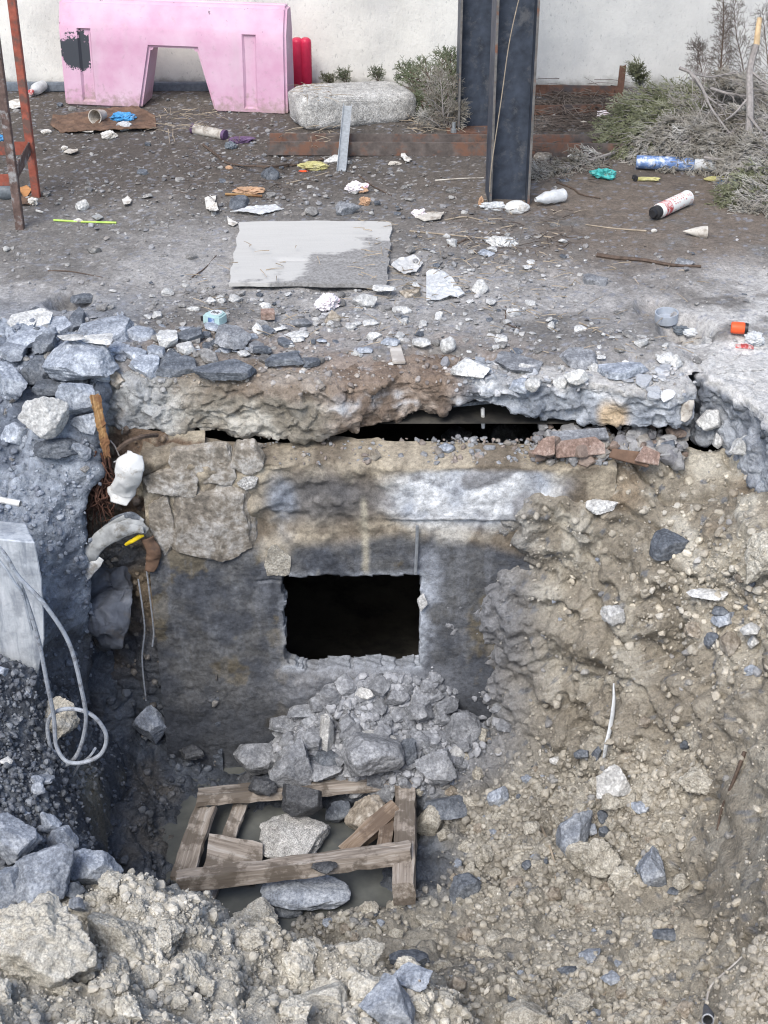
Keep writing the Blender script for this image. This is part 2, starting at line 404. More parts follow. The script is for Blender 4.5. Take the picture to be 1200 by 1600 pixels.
# clear / translucent film
def film(name, col, tr=.45, rough=.25):
    s = NT(name); n = s.noise(45, 4, .6); s.b.inputs['Transmission Weight'].default_value = tr; s.b.inputs['IOR'].default_value = 1.2
    return s.done(s.ramp(n, [(.3, tuple(x*.7 for x in col)), (.7, col)]), rough, s.bump(n, .6, .006))
film('clear_plastic', (.82, .84, .85), .35, .3); film('milky_film', (.78, .78, .77), .3, .4)
# muddy water
s = NT('muddy_water'); s.b.inputs['Specular IOR Level'].default_value = .5; n = s.noise(9, 4, .6)
s.done(s.ramp(n, [(.35, (.085, .09, .088)), (.65, (.13, .135, .125))]), .07, s.bump(s.noise(25, 2, .5), .04, .003))
# plaster wall: rough pitted stucco, damp and dirt towards its foot
s = NT('rough_plaster'); v = s.stretch(70, 70, 38); n = s.noise(1, 5, .7, v); n2 = s.noise(3.0, 6, .65); n3 = s.noise(130, 3, .6)
sx = s.n('ShaderNodeSeparateXYZ'); s.l(s.tc.outputs['Object'], sx.inputs[0])
c = s.ramp(n2, [(.3, (.50, .495, .47)), (.55, (.655, .645, .605)), (.72, (.73, .715, .665))])
c = s.mix(s.map(n, .40, .30, 0, .5), c, (.2, .2, .2))
vst = s.stretch(5, 5, .7); n4 = s.noise(1.0, 5, .6, vst)
c = s.mix(s.map(n4, .54, .74, 0, .5), c, (.46, .46, .46))
gx = s.map(sx.outputs[0], -.2, 2.2, 0, .4); c = s.mix(gx, c, (.46, .48, .5))
zz = s.math('ADD', sx.outputs[2], s.map(s.noise(14, 5, .7), .3, .7, .025, -.03))
c = s.mix(s.map(zz, -.02, .055, .85, 0), c, (.1, .095, .07))
nb = s.bump(n, .4, .010); nb = s.bump(n3, .25, .004, nb)
s.done(c, .95, nb)
# pink barrier: faded plastic, torn black paint patch, scuffs
s = NT('faded_pink'); o = s.tc.outputs['Object']; n = s.noise(5, 5, .6); n2 = s.noise(30, 5, .65)
sx = s.n('ShaderNodeSeparateXYZ'); s.l(o, sx.inputs[0]); X, Z = sx.outputs[0], sx.outputs[2]
c = s.ramp(n, [(.3, (.50, .27, .385)), (.5, (.55, .35, .455)), (.75, (.60, .44, .53))])
c = s.mix(s.map(n2, .58, .76, 0, .6), c, (.36, .27, .30)); vs = s.stretch(9, 9, 1.3); c = s.mix(s.map(s.noise(1, 5, .6, vs), .55, .75, 0, .45), c, (.45, .36, .4))
c = s.mix(s.map(s.math('ADD', Z, s.map(n2, .3, .7, .07, -.07)), .0, .09, .75, 0), c, (.30, .22, .2))
jag = s.map(s.noise(16, 6, .75), .3, .7, -.045, .045); jag2 = s.map(s.noise(60, 3, .7), .3, .7, -.012, .012); jag = s.math('ADD', jag, jag2)
dx = s.math('MULTIPLY', s.math('ABSOLUTE', s.math('SUBTRACT', X, .105)), .75); dz = s.math('ABSOLUTE', s.math('SUBTRACT', Z, .285))
dd = s.math('SQRT', s.math('ADD', s.math('MULTIPLY', dx, dx), s.math('MULTIPLY', dz, dz)))
pm = s.map(s.math('ADD', dd, jag), .087, .083, 0, 1)
pm = s.math('MULTIPLY', pm, s.map(X, .156, .158, 1, 0))
ch = s.math('MULTIPLY', s.map(s.noise(22, 5, .7), .665, .68, 0, 1), s.map(Z, .34, .46, 0.0, 1)); pm = s.math('MAXIMUM', pm, ch)
c = s.mix(pm, c, (.045, .05, .06))
s.done(c, .5, s.bump(n2, .15, .004))
# can label
s = NT('can_label'); v = s.stretch(30, 30, 30); n = s.noise(1.2, 2, .5, v); sx = s.n('ShaderNodeSeparateXYZ'); s.l(s.tc.outputs['Object'], sx.inputs[0])
c = s.ramp(n, [(.6, (.62, .62, .6)), (.64, (.5, .2, .18)), (.68, (.55, .53, .5))]); s.done(c, .35)
# ------------------------------------------------------------------ the setting
SURF = {}
def sheet(name, ctrl, tilt, srange, trange, res, disp, colour, mat, clip=None, reg=2e-3, post=None):
    C = np.array([tuple(c) for c in ctrl]); e2 = np.array([0, math.cos(tilt), math.sin(tilt)]); nn = np.array([0, -math.sin(tilt), math.cos(tilt)])
    ev = tps(np.stack([C[:, 0], C @ e2, C @ nn], 1), reg)
    S = np.arange(*srange, res); T = np.arange(*trange, res); ns, nt_ = len(S), len(T)
    q = np.stack(np.meshgrid(S, T, indexing='ij'), -1).reshape(-1, 2); h = ev(q)
    P = np.outer(q[:, 0], [1, 0, 0])+np.outer(q[:, 1], e2)+np.outer(h, nn)
    if post is not None: P = post(P)
    N = grid_normals(P.reshape(ns, nt_, 3)).reshape(-1, 3)
    if (N @ nn).mean() < 0: N = -N
    d = disp(P, N); P2 = P+N*d[:, None]
    N2 = grid_normals(P2.reshape(ns, nt_, 3)).reshape(-1, 3); 
    if (N2 @ nn).mean() < 0: N2 = -N2
    col = colour(P2, N, d); keep = None if clip is None else clip(P2)
    f = grid_faces(ns, nt_, keep)
    o = put(name, np_mesh(name, P2, f, True, col), MAT[mat]); o['kind'] = 'structure'
    used = np.zeros(len(P2), bool); used[f.ravel()] = True
    SURF[name] = (P2[used], N2[used], col[used]); return o
def cat1(rgb, wet): return np.concatenate([rgb, (np.zeros(len(rgb), np.float32)+wet)[:, None]], 1).astype(np.float32)
def V3(n, c): return np.tile(np.array(c, np.float32), (n, 1))

CLAY = (.445, .405, .33); CLAYP = (.56, .53, .455); CLAYD = (.265, .235, .185); MUD_AND_SHADE = (.09, .103, .125); SLATE = (.19, .21, .24)
WY = 4.42                                     # the front plane of the old foundation wall
WATER_Z = -1.613
# --- yard ground
rngG = np.random.RandomState(3)
def ground_edge(x): return 4.66+.05*np.sin(x*3.1+1)+.03*np.sin(x*7.7)
gp = [atZ(x, y) for x, y in ((-400, 300), (600, 300), (1600, 300), (-400, 600), (600, 600), (1600, 600), (600, 100), (-900, 100), (2000, 100))]
PIPE = atZ(1042, 505); HOLE = atZ(112, 470)
def g_disp(P, N):
    x, y = P[:, 0], P[:, 1]
    near = 1-sstep(5.2, 6.6, y)
    d = .018*fbm(P, 2.2, 4, 1)+.010*fbm(P, 9, 4, 2)*(.6+.7*near)
    l, _ = lumps(P, 26, 5); calm = 1-.8*blob(x, y, 1.2, 6.15, .95, .75, .5); d += .009*l*sstep(-.1, .5, fbm(P, 3, 3, 9))*calm
    l2, _ = lumps(P, 55, 6); d += .004*l2*calm
    d -= .11*blob(x, y, PIPE.x+.06, PIPE.y-.06, .085, .11, .35)+.05*blob(x, y, PIPE.x-.03, PIPE.y+.13, .06, .1, .4)
    d -= .12*blob(x, y, HOLE.x, HOLE.y-.03, .075, .10, .4)
    d += .03*blob(x, y, -1.0, 4.95, .45, .28, .6)+.03*blob(x, y, 1.9, 7.4, .8, .5, .6)
    d -= .05*(1-sstep(-.05, .06, y-ground_edge(x)-.05*fbm(P, 4, 3, 12)))*(1-sstep(1.0, 1.12, x)); d -= .03*sstep(1.0, 1.12, x)*(1-sstep(4.62, 4.9, y))
    dl = sstep(-1.05, -1.25, x); d -= dl*.06*(1-sstep(4.85, 5.0, y))
    return d
def g_col(P, N, d):
    x, y = P[:, 0], P[:, 1]; n = len(P); a = fbm(P, 1.6, 5, 21); b = fbm(P, 7, 4, 22); c2 = fbm(P, 30, 3, 23)
    c = mixc(V3(n, (.155, .147, .138)), (.28, .272, .263), sstep(-.3, .35, a+.5*b))
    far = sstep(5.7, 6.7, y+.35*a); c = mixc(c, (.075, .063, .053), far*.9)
    c = mixc(c, (.135, .108, .086), .85*blob(x, y, 1.25, 6.1, .95, .75, .6)*sstep(-.7, 0, b))       # brown damp soil by the post
    dusty = blob(x, y, 1.66, 4.75, .66, .8, .4); c = mixc(c, (.53, .52, .50), dusty*sstep(-.75, .1, b+.4*a))
    c = mixc(c, (.31, .30, .29), .7*blob(x, y, .75, 5.25, .8, .35, .7)*sstep(-.4, .3, b))
    c = mixc(c, (.20, .15, .115), .75*sstep(5.05, 4.72, y)*sstep(-1.0, -.7, x)*sstep(.75, .2, x)*sstep(-.5, .2, b))
    c = mixc(c, (.18, .2, .23), .6*sstep(-.75, -1.05, x)*sstep(5.4, 5.0, y))
    lf, _, cid = worley(P, 45, 31); calm = 1-.9*blob(x, y, 1.2, 6.15, .95, .75, .5); c = mixc(c, (.42, .41, .4), .55*calm*(cid > .88)*(lf < .4))
    c = mixc(c, (.2, .21, .24), .6*(cid < .16)*(lf < .5))
    c *= (1+.25*c2)[:, None]
    wet = .25*far+.35*sstep(.1, .5, a)*sstep(5.5, 6.4, y)
    return cat1(np.clip(c, .02, .8), wet)
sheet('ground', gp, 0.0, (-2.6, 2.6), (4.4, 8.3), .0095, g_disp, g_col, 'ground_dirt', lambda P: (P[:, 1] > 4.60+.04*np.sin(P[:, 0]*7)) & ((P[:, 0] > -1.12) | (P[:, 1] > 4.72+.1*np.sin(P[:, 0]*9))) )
# land beyond the sheets, at yard level
bm = bmesh.new()
for lo, hi in (((-60, 4.4), (-2.55, 60)), ((2.55, 4.4), (60, 60)), ((-2.6, 8.2), (2.6, 60)), ((-60, -60), (-2.15, 4.41)), ((2.35, -60), (60, 4.41)), ((-2.2, -60), (2.4, .75))):
    z = -.03 if lo[1] > 4 else -.034
    bm.faces.new([bm.verts.new((a, b, z)) for a, b in ((lo[0], lo[1]), (hi[0], lo[1]), (hi[0], hi[1]), (lo[0], hi[1]))])
me = bpy.data.meshes.new('terrain'); bm.to_mesh(me); bm.free()
s = NT('plain_dirt'); n = s.noise(6, 7, .65); s.done(s.ramp(n, [(.3, (.12, .11, .1)), (.7, (.25, .23, .2))]), .95, s.bump(n, .6, .03))
put('terrain', me, MAT['plain_dirt'])['kind'] = 'structure'

# --- pit floor with the clay bank on the right
A = []
Y = lambda px, py, y: A.append(atY(px, py, y))
Z = lambda px, py, z: A.append(atZ(px, py, z))
for t in ((860, 722, 4.43), (950, 715, 4.44), (1060, 740, 4.4), (1085, 772, 4.34), (1200, 772, 4.16), (1330, 760, 4.0), (1500, 760, 3.7),
          (845, 765, 4.41), (790, 850, 4.42), (755, 950, 4.42), (735, 1050, 4.42), (750, 1130, 4.40),
          (900, 850, 4.33), (1000, 850, 4.26), (1100, 850, 4.13), (1200, 850, 3.98), (1330, 850, 3.7),
          (850, 950, 4.32), (950, 950, 4.22), (1050, 950, 4.1), (1200, 950, 3.86), (850, 1050, 4.28), (950, 1050, 4.15), (1050, 1050, 3.99), (1200, 1050, 3.7),
          (810, 1130, 4.28), (900, 1130, 4.16), (1000, 1130, 3.98), (1100, 1130, 3.82), (1200, 1130, 3.55), (1330, 1100, 3.3),
          (900, 1250, 3.96), (1000, 1250, 3.8), (1100, 1250, 3.62), (1200, 1250, 3.26), (1150, 1290, 3.38), (1330, 1250, 2.95),
          (700, 1400, 3.68), (800, 1400, 3.62), (900, 1400, 3.55), (1000, 1400, 3.45), (1100, 1400, 3.26), (1200, 1400, 2.92), (1350, 1400, 2.6),
          (700, 1550, 3.18), (800, 1550, 3.15), (900, 1550, 3.1), (1000, 1550, 3.04), (1100, 1550, 2.95), (1200, 1550, 2.74),
          (700, 1700, 2.75), (900, 1700, 2.7), (1200, 1700, 2.42),
          (590, 1068, 4.37), (650, 1066, 4.37), (530, 1090, 4.37), (700, 1085, 4.38), (480, 1120, 4.37), (560, 1130, 4.31), (650, 1130, 4.31), (700, 1120, 4.36), (560, 1190, 4.21), (440, 1175, 4.30), (690, 1205, 4.18), (640, 1215, 4.14),
          (130, 1150, 4.32), (130, 1060, 4.42), (60, 1150, 4.25)): Y(*t)
for t in ((330, 1205, -1.565), (400, 1212, -1.57), (365, 1240, -1.585), (250, 1160, -1.50), (330, 1175, -1.585), (200, 1200, -1.49), (130, 1250, -1.42), (250, 1250, -1.56), (200, 1340, -1.5), (360, 1165, -1.61), (390, 1180, -1.60),
          (300, 1300, -1.625), (400, 1290, -1.64), (500, 1300, -1.64), (600, 1290, -1.62), (540, 1340, -1.64), (400, 1390, -1.64), (560, 1400, -1.61), (640, 1270, -1.57), (700, 1260, -1.52), (800, 1250, -1.44),
          (655, 1330, -1.56), (660, 1420, -1.56), (560, 1450, -1.57), (300, 1440, -1.64), (300, 1560, -1.64), (480, 1560, -1.62), (600, 1500, -1.56), (100, 1400, -1.6), (0, 1300, -1.6), (0, 1500, -1.6)): Z(*t)
for x in (-1.6, -.8, 0): A.append((x, 2.4, -1.6))
A += [(1.9, 4.3, -.05), (2.3, 3.6, -.05), (2.4, 2.6, -.1), (2.4, 1.4, 0), (1.2, 1.6, -.75), (.4, 1.5, -.9), (0, .9, -.3), (1.4, .8, -.1), (2.4, .7, -.05), (-1.5, .8, -.6), (-2, 4.2, -1.3)]
def clayness(P):                                 # 1 clay bank, 0 dark wet mud of the left side
    x, y, z = P[:, 0], P[:, 1], P[:, 2]
    a = fbm(P, 3, 4, 41)
    return np.maximum(sstep(.10, .34, x+.16*a-.15*(y-4.0)), sstep(3.74, 3.60, y+.1*a)*sstep(-.45, -.25, x))*(1-.88*blob(x, z, .30, -1.02, .22, .52, .75)*sstep(4.05, 4.25, y))
def a_disp(P, N):
    x, y, z = P[:, 0], P[:, 1], P[:, 2]; k = clayness(P); steep = 1-sstep(.25, .75, N[:, 2])
    d = .05*fbm(P, 2.2, 3, 51)+.035*fbm(P, 6, 4, 52)-k*.055*sstep(.18, .5, fbm(P, 5, 3, 63))-k*.03*sstep(.1, .0, np.abs(fbm(P, 4, 3, 64)))
    d += .014*fbm(P, 40, 3, 67)+(1-k)*(.05*fbm(P, 7, 5, 68, .6)-.05*np.abs(fbm(P, 9, 5, 69, .6)))
    l, _ = lumps(P+.02*fbm(P, 9, 2, 54)[:, None], 13, 53); l2, _ = lumps(P+.01*fbm(P, 20, 2, 57)[:, None], 34, 55); l3, _ = lumps(P, 80, 58)
    m = sstep(-.15, .25, fbm(P, 3.3, 3, 56)); m = .3+.7*m
    up = steep*k; e7 = fbm(P*np.array([1, 1, .55]), 5, 6, 65, .58); d += (.048*l+.016*l2+.004*l3)*m*(.55+.45*k)*(1-.55*up)+up*(.075*e7-.05*np.abs(fbm(P+np.array([0, 0, .4])*P[:, :1], 7, 5, 66, .6)))
    ledge = np.abs((z*5+1.2*fbm(P, 2.5, 3, 60)+.6*x) % 1-.5)*2; d += steep*k*.03*sstep(.2, .8, ledge)
    rough = np.abs(fbm(P, 9, 5, 61)); d += steep*.06*rough
    cut = blob(x, z, 1.12, -1.0, .24, .22, .5)*sstep(3.75, 3.5, y)
    d *= 1-.6*cut
    pond = blob(x, y, -.28, 3.95, .42, .36, .4); d *= 1-.15*pond
    d[(y > 4.36) & (x < .2) & (x > -.86)] *= .25
    return d-.02
def a_col(P, N, d):
    x, y, z = P[:, 0], P[:, 1], P[:, 2]; n = len(P); k = clayness(P); a = fbm(P, 2.4, 5, 71); b = fbm(P, 9, 4, 72); c3 = fbm(P, 40, 3, 73)
    clay = mixc(V3(n, CLAYD), CLAY, sstep(-.5, .2, a+.6*b)); clay = mixc(clay, CLAYP, .7*sstep(.05, .5, b-.3*a))
    clay = mixc(clay, (.24, .165, .095), .55*sstep(.1, .45, fbm(P, 3, 4, 74))*sstep(.6, .9, x)*sstep(-1.2, -.6, z))
    clay = mixc(clay, (.215, .205, .18), .6*sstep(-1.15, -1.4, z+.1*a))
    clay = mixc(clay, (.29, .26, .21), .5*blob(x, z, .98, -1.05, .4, .35, .8))
    f1, _, cid = worley(P, 38, 75); clay = mixc(clay, (.56, .54, .49), .45*(cid > .94)*(f1 < .42)); clay = mixc(clay, (.15, .165, .19), .7*(cid < .07)*(f1 < .5))
    mud = mixc(V3(n, MUD_AND_SHADE), (.15, .168, .195), sstep(-.1, .5, b)); mud = mixc(mud, (.15, .13, .10), .6*sstep(.1, .4, a)); mud = mixc(mud, (.045, .05, .058), .6*sstep(.05, .3, fbm(P, 14, 5, 76)))
    c = mixc(mud, clay, k)*(1+.22*c3)[:, None]
    heap = blob(x, y, .02, 4.34, .42, .26, .4)*sstep(-1.52, -1.44, z+.03*b); c = mixc(c, (.30, .305, .32), heap*.9); 
    wet = np.clip((1-k)*.55+.5*sstep(WATER_Z+.1, WATER_Z, z)-heap*.6, 0, 1)
    return cat1(np.clip(c, .015, .8), wet)
sheet('pit_floor', A, R(42), (-1.5, 2.4), (-.45, 3.2), .0065, a_disp, a_col, 'pit_clay', lambda P: (P[:, 1] < np.where((P[:, 0] > -.85) & (P[:, 0] < .6), np.where((np.abs(P[:, 0]+.11) < .28) & (P[:, 2] > -1.18), 4.405, 4.46), 4.6)) & (P[:, 2] < .06) & (P[:, 1] > .7) )

# --- recess between the left mass and the foundation wall
A = []
for t in ((100, 640, 4.62), (190, 640, 4.6), (260, 640, 4.6), (100, 700, 4.6), (190, 700, 4.55), (250, 700, 4.5), (100, 780, 4.56), (190, 790, 4.53), (250, 790, 4.5), (110, 840, 4.5), (180, 850, 4.55), (250, 850, 4.52),
          (110, 930, 4.56), (180, 930, 4.56), (250, 930, 4.50), (120, 1030, 4.52), (190, 1030, 4.50), (250, 1030, 4.46), (110, 1120, 4.5), (180, 1130, 4.47), (250, 1120, 4.46), (180, 1230, 4.4), (260, 1230, 4.42), (100, 1230, 4.4)): Y(*t)
def r_disp(P, N):
    l, _ = lumps(P, 16, 81); l2, _ = lumps(P, 45, 82); return .03*fbm(P, 5, 4, 83)+.03*l+.012*l2-.02
def r_col(P, N, d):
    n = len(P); z = P[:, 2]; a = fbm(P, 5, 4, 84); b = fbm(P, 18, 3, 85)
    c = mixc(V3(n, (.115, .12, .13)), (.22, .175, .125), sstep(-.2, .35, a)); up = sstep(-.66, -.5, z+.05*a)
    c = mixc(c, mixc(V3(n, (.17, .12, .085)), (.34, .3, .23), sstep(-.1, .4, b)), up)
    c = mixc(c, MUD_AND_SHADE, sstep(-1.1, -1.3, z+.1*a))
    return cat1(c*(1+.3*b)[:, None], .35*(1-up))
sheet('recess_soil', A, R(85), (-1.3, -.62), (-1.35, .2), .007, r_disp, r_col, 'pit_clay', lambda P: P[:, 2] < -.2)

# --- left mass of compacted grey rubble under the yard edge
A = []
for t in ((0, 522, 4.90), (-200, 500, 4.95), (150, 560, 4.72), (0, 600, 4.66), (70, 600, 4.64), (130, 600, 4.60), (0, 700, 4.42), (70, 700, 4.42), (130, 700, 4.43), (0, 800, 4.22), (60, 800, 4.27), (120, 800, 4.34),
          (0, 900, 4.08), (60, 900, 4.18), (115, 900, 4.30), (0, 1000, 4.0), (60, 1000, 4.12), (110, 1000, 4.32), (0, 1120, 3.95), (60, 1120, 4.1), (110, 1120, 4.3), (110, 1220, 4.2), (0, 1220, 3.9),
          (-200, 700, 4.3), (-200, 900, 3.9), (-200, 1120, 3.6), (-400, 600, 4.4), (-400, 900, 3.6), (170, 800, 4.42), (170, 1000, 4.42), (170, 650, 4.5)): Y(*t)
def edge_x(z): return -.985-.11*np.clip(-z-.1, 0, 2)-.012*np.sin(z*9)
def l_disp(P, N):
    x, z = P[:, 0], P[:, 2]; top = sstep(-.42, -.22, z)
    l, _ = lumps(P, 9, 91); l2, _ = lumps(P, 24, 92); l3, _ = lumps(P, 60, 93)
    f1, f2, _ = worley(P+.03*fbm(P, 6, 3, 97)[:, None], 6, 94)
    d = .03*fbm(P, 4, 4, 95)+.014*fbm(P, 16, 4, 96)+top*(.05*l+.02*l2)+(1-top)*(.016*l2+.006*l3)
    d -= .02*sstep(.08, .0, f2-f1)*sstep(.0, .3, fbm(P, 3, 2, 99))*top
    return d
def l_col(P, N, d):
    n = len(P); x, z = P[:, 0], P[:, 2]; a = fbm(P, 4, 5, 101); b = fbm(P, 15, 4, 102)
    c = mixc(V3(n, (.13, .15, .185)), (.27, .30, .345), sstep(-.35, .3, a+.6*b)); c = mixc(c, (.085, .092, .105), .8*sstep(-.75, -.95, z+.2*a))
    c = mixc(c, (.4, .37, .31), .5*sstep(.2, .5, fbm(P, 6, 3, 104))*sstep(-1.16, -1.0, x+.05*b)*sstep(-.5, -.7, z))
    c = mixc(c, (.38, .41, .45), .6*sstep(.2, .5, b)*sstep(-.5, -.2, z)); return cat1(c*(1+.2*fbm(P, 50, 2, 103))[:, None], .2)
def l_post(P):
    P = P.copy(); e = edge_x(P[:, 2])+.02*fbm(P, 9, 3, 98); dy = .34*sstep(.0, .08, P[:, 0]-e)**1.3; P[:, 1] += dy; P[:, 0] = np.where(P[:, 0] > e, e-.24*dy, P[:, 0]); return P
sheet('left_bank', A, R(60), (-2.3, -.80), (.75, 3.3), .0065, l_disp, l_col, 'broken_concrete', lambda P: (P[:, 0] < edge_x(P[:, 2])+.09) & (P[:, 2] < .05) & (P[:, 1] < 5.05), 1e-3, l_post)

# --- near bank: granular grey spoil on the left, pale clay heap in front
A = []
for t in ((90, 1165, 3.78), (60, 1080, 3.85), (0, 1150, 3.62), (100, 1250, 3.58), (0, 1250, 3.38), (130, 1300, 3.5), (0, 1340, 3.18), (100, 1370, 3.2), (190, 1370, 3.36), (250, 1390, 3.34), (0, 1430, 2.98), (150, 1430, 3.05),
          (250, 1375, 3.22), (330, 1412, 3.22), (430, 1442, 3.2), (480, 1462, 3.2), (560, 1500, 3.12), (640, 1515, 3.1), (690, 1540, 3.08), (745, 1600, 2.92), (60, 1500, 2.78), (200, 1500, 2.8), (300, 1500, 2.86), (400, 1500, 2.98), (480, 1540, 2.95),
          (0, 1600, 2.42), (150, 1600, 2.44), (300, 1600, 2.52), (450, 1600, 2.64), (600, 1600, 2.76), (680, 1600, 2.86), (0, 1750, 2.02), (300, 1750, 2.12), (600, 1750, 2.36), (750, 1750, 2.52), (-250, 1150, 3.3), (-250, 1400, 2.6), (-250, 1600, 2.1)): Y(*t)
for t in ((300, 1405, 3.55, -1.62), (400, 1430, 3.5, -1.66), (500, 1450, 3.48, -1.68), (600, 1490, 3.35, -1.72), (700, 1510, 3.32, -1.66), (800, 1560, 3.1, -1.75), (850, 1650, 2.8, -1.75), (850, 1800, 2.4, -1.5)):
    A.append((atY(t[0], t[1], t[2]).x, t[2], t[3]))
A += [(-.62, 3.62, -1.62), (-.78, 3.72, -1.6), (-.88, 3.92, -1.55), (-.82, 4.1, -1.6), (-.2, 3.75, -1.8), (.3, 3.6, -1.8), (-.4, 3.9, -1.8), (.6, 3.2, -1.8), (-1.2, 4.15, -1.0), (-.95, 4.1, -1.45), (-1.6, 4.1, -.7), (0, 1.4, -.35), (-1, 1.3, -.2), (-2, 1.2, -.05), (-2.1, 2.5, -.2), (-2.1, 3.8, -.2), (0, .8, -.1), (-1, .8, -.05), (.8, 1.6, -1.1), (.9, .9, -.5)]
def spoil(P):                                    # 1 where grey granular spoil, 0 where pale clay
    px = P[:, 0]; y = P[:, 1]; return sstep(-.06, .08, (y-3.17)-.35*(px+1.0)+.05*fbm(P, 6, 3, 110))*sstep(-.45, -.6, px)
def n_disp(P, N):
    k = spoil(P); l, _ = lumps(P+.02*fbm(P, 9, 2, 111)[:, None], 11, 112); l2, _ = lumps(P+.01*fbm(P, 20, 2, 117)[:, None], 27, 113); l3, _ = lumps(P, 62, 114)
    return .045*fbm(P, 4, 4, 115)+k*.035*fbm(P, 9, 5, 118, .6)+(1-k)*(.055*l+.018*l2+.006*l3-.04+.06*fbm(P, 9, 5, 119, .6)-.05*np.abs(fbm(P, 7, 5, 120, .6))+.012*fbm(P, 40, 3, 109))+k*(.02*l2+.013*l3-.01)
def n_col(P, N, d):
    n = len(P); k = spoil(P); b = fbm(P, 12, 4, 121); a = fbm(P, 3, 4, 122)
    c = mixc(V3(n, (.33, .308, .26)), (.53, .505, .445), sstep(-.4, .3, b+.5*a)); c = mixc(c, (.28, .26, .22), .5*sstep(.2, .5, fbm(P, 5, 3, 123)))
    g = mixc(V3(n, (.075, .082, .096)), (.17, .185, .205), sstep(-.2, .45, b)); nug = blob(P[:, 0], P[:, 1], -.93, 3.84, .09, .14, .6); g = mixc(g, (.42, .38, .27), nug*.8)
    g = mixc(g, (.33, .3, .22), .7*sstep(.0, .35, fbm(P, 5, 3, 124))*blob(P[:, 0], P[:, 1], -.72, 3.5, .13, .3, .7))
    far = sstep(.02, .12, P[:, 1]-np.interp(P[:, 0], [q[0] for q in CREST], [q[1] for q in CREST]))*sstep(-1.02, -.96, P[:, 0])*sstep(-.1, -.4, P[:, 0]); c = mixc(c, g, k); c = mixc(c, mixc(V3(n, MUD_AND_SHADE), (.15, .145, .13), sstep(-.2, .4, b)), far*.9)  # bank's far side darkened with the mud tone, its shade put into the colour
    return cat1(c*(1+.25*fbm(P, 45, 3, 125))[:, None], .1*k)
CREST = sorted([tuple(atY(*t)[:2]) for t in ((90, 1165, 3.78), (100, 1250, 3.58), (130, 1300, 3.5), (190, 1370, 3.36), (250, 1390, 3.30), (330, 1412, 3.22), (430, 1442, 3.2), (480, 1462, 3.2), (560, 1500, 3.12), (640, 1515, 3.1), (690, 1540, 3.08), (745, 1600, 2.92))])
def n_post(P):                                   # the far side of the bank falls away steeply into the pit
    yc = np.interp(P[:, 0], [c[0] for c in CREST], [c[1] for c in CREST]); k = sstep(.0, .26, P[:, 1]-yc)*sstep(-1.0, -.93, P[:, 0]); P = P.copy(); P[:, 2] = np.maximum(P[:, 2]-.75*k, np.minimum(P[:, 2], -1.8)); return P
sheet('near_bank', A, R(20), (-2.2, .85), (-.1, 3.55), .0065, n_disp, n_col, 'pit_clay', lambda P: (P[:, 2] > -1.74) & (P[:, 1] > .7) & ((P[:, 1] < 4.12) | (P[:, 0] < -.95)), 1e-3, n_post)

# --- puddle
bm = bmesh.new(); bmesh.ops.create_grid(bm, x_segments=2, y_segments=2, size=.5)
for v in bm.verts: v.co = Vector((-.25+v.co.x*1.5, 3.95+v.co.y*1.05, WATER_Z))
o = bm_obj('water', bm, MAT['muddy_water']); o['kind'] = 'structure'

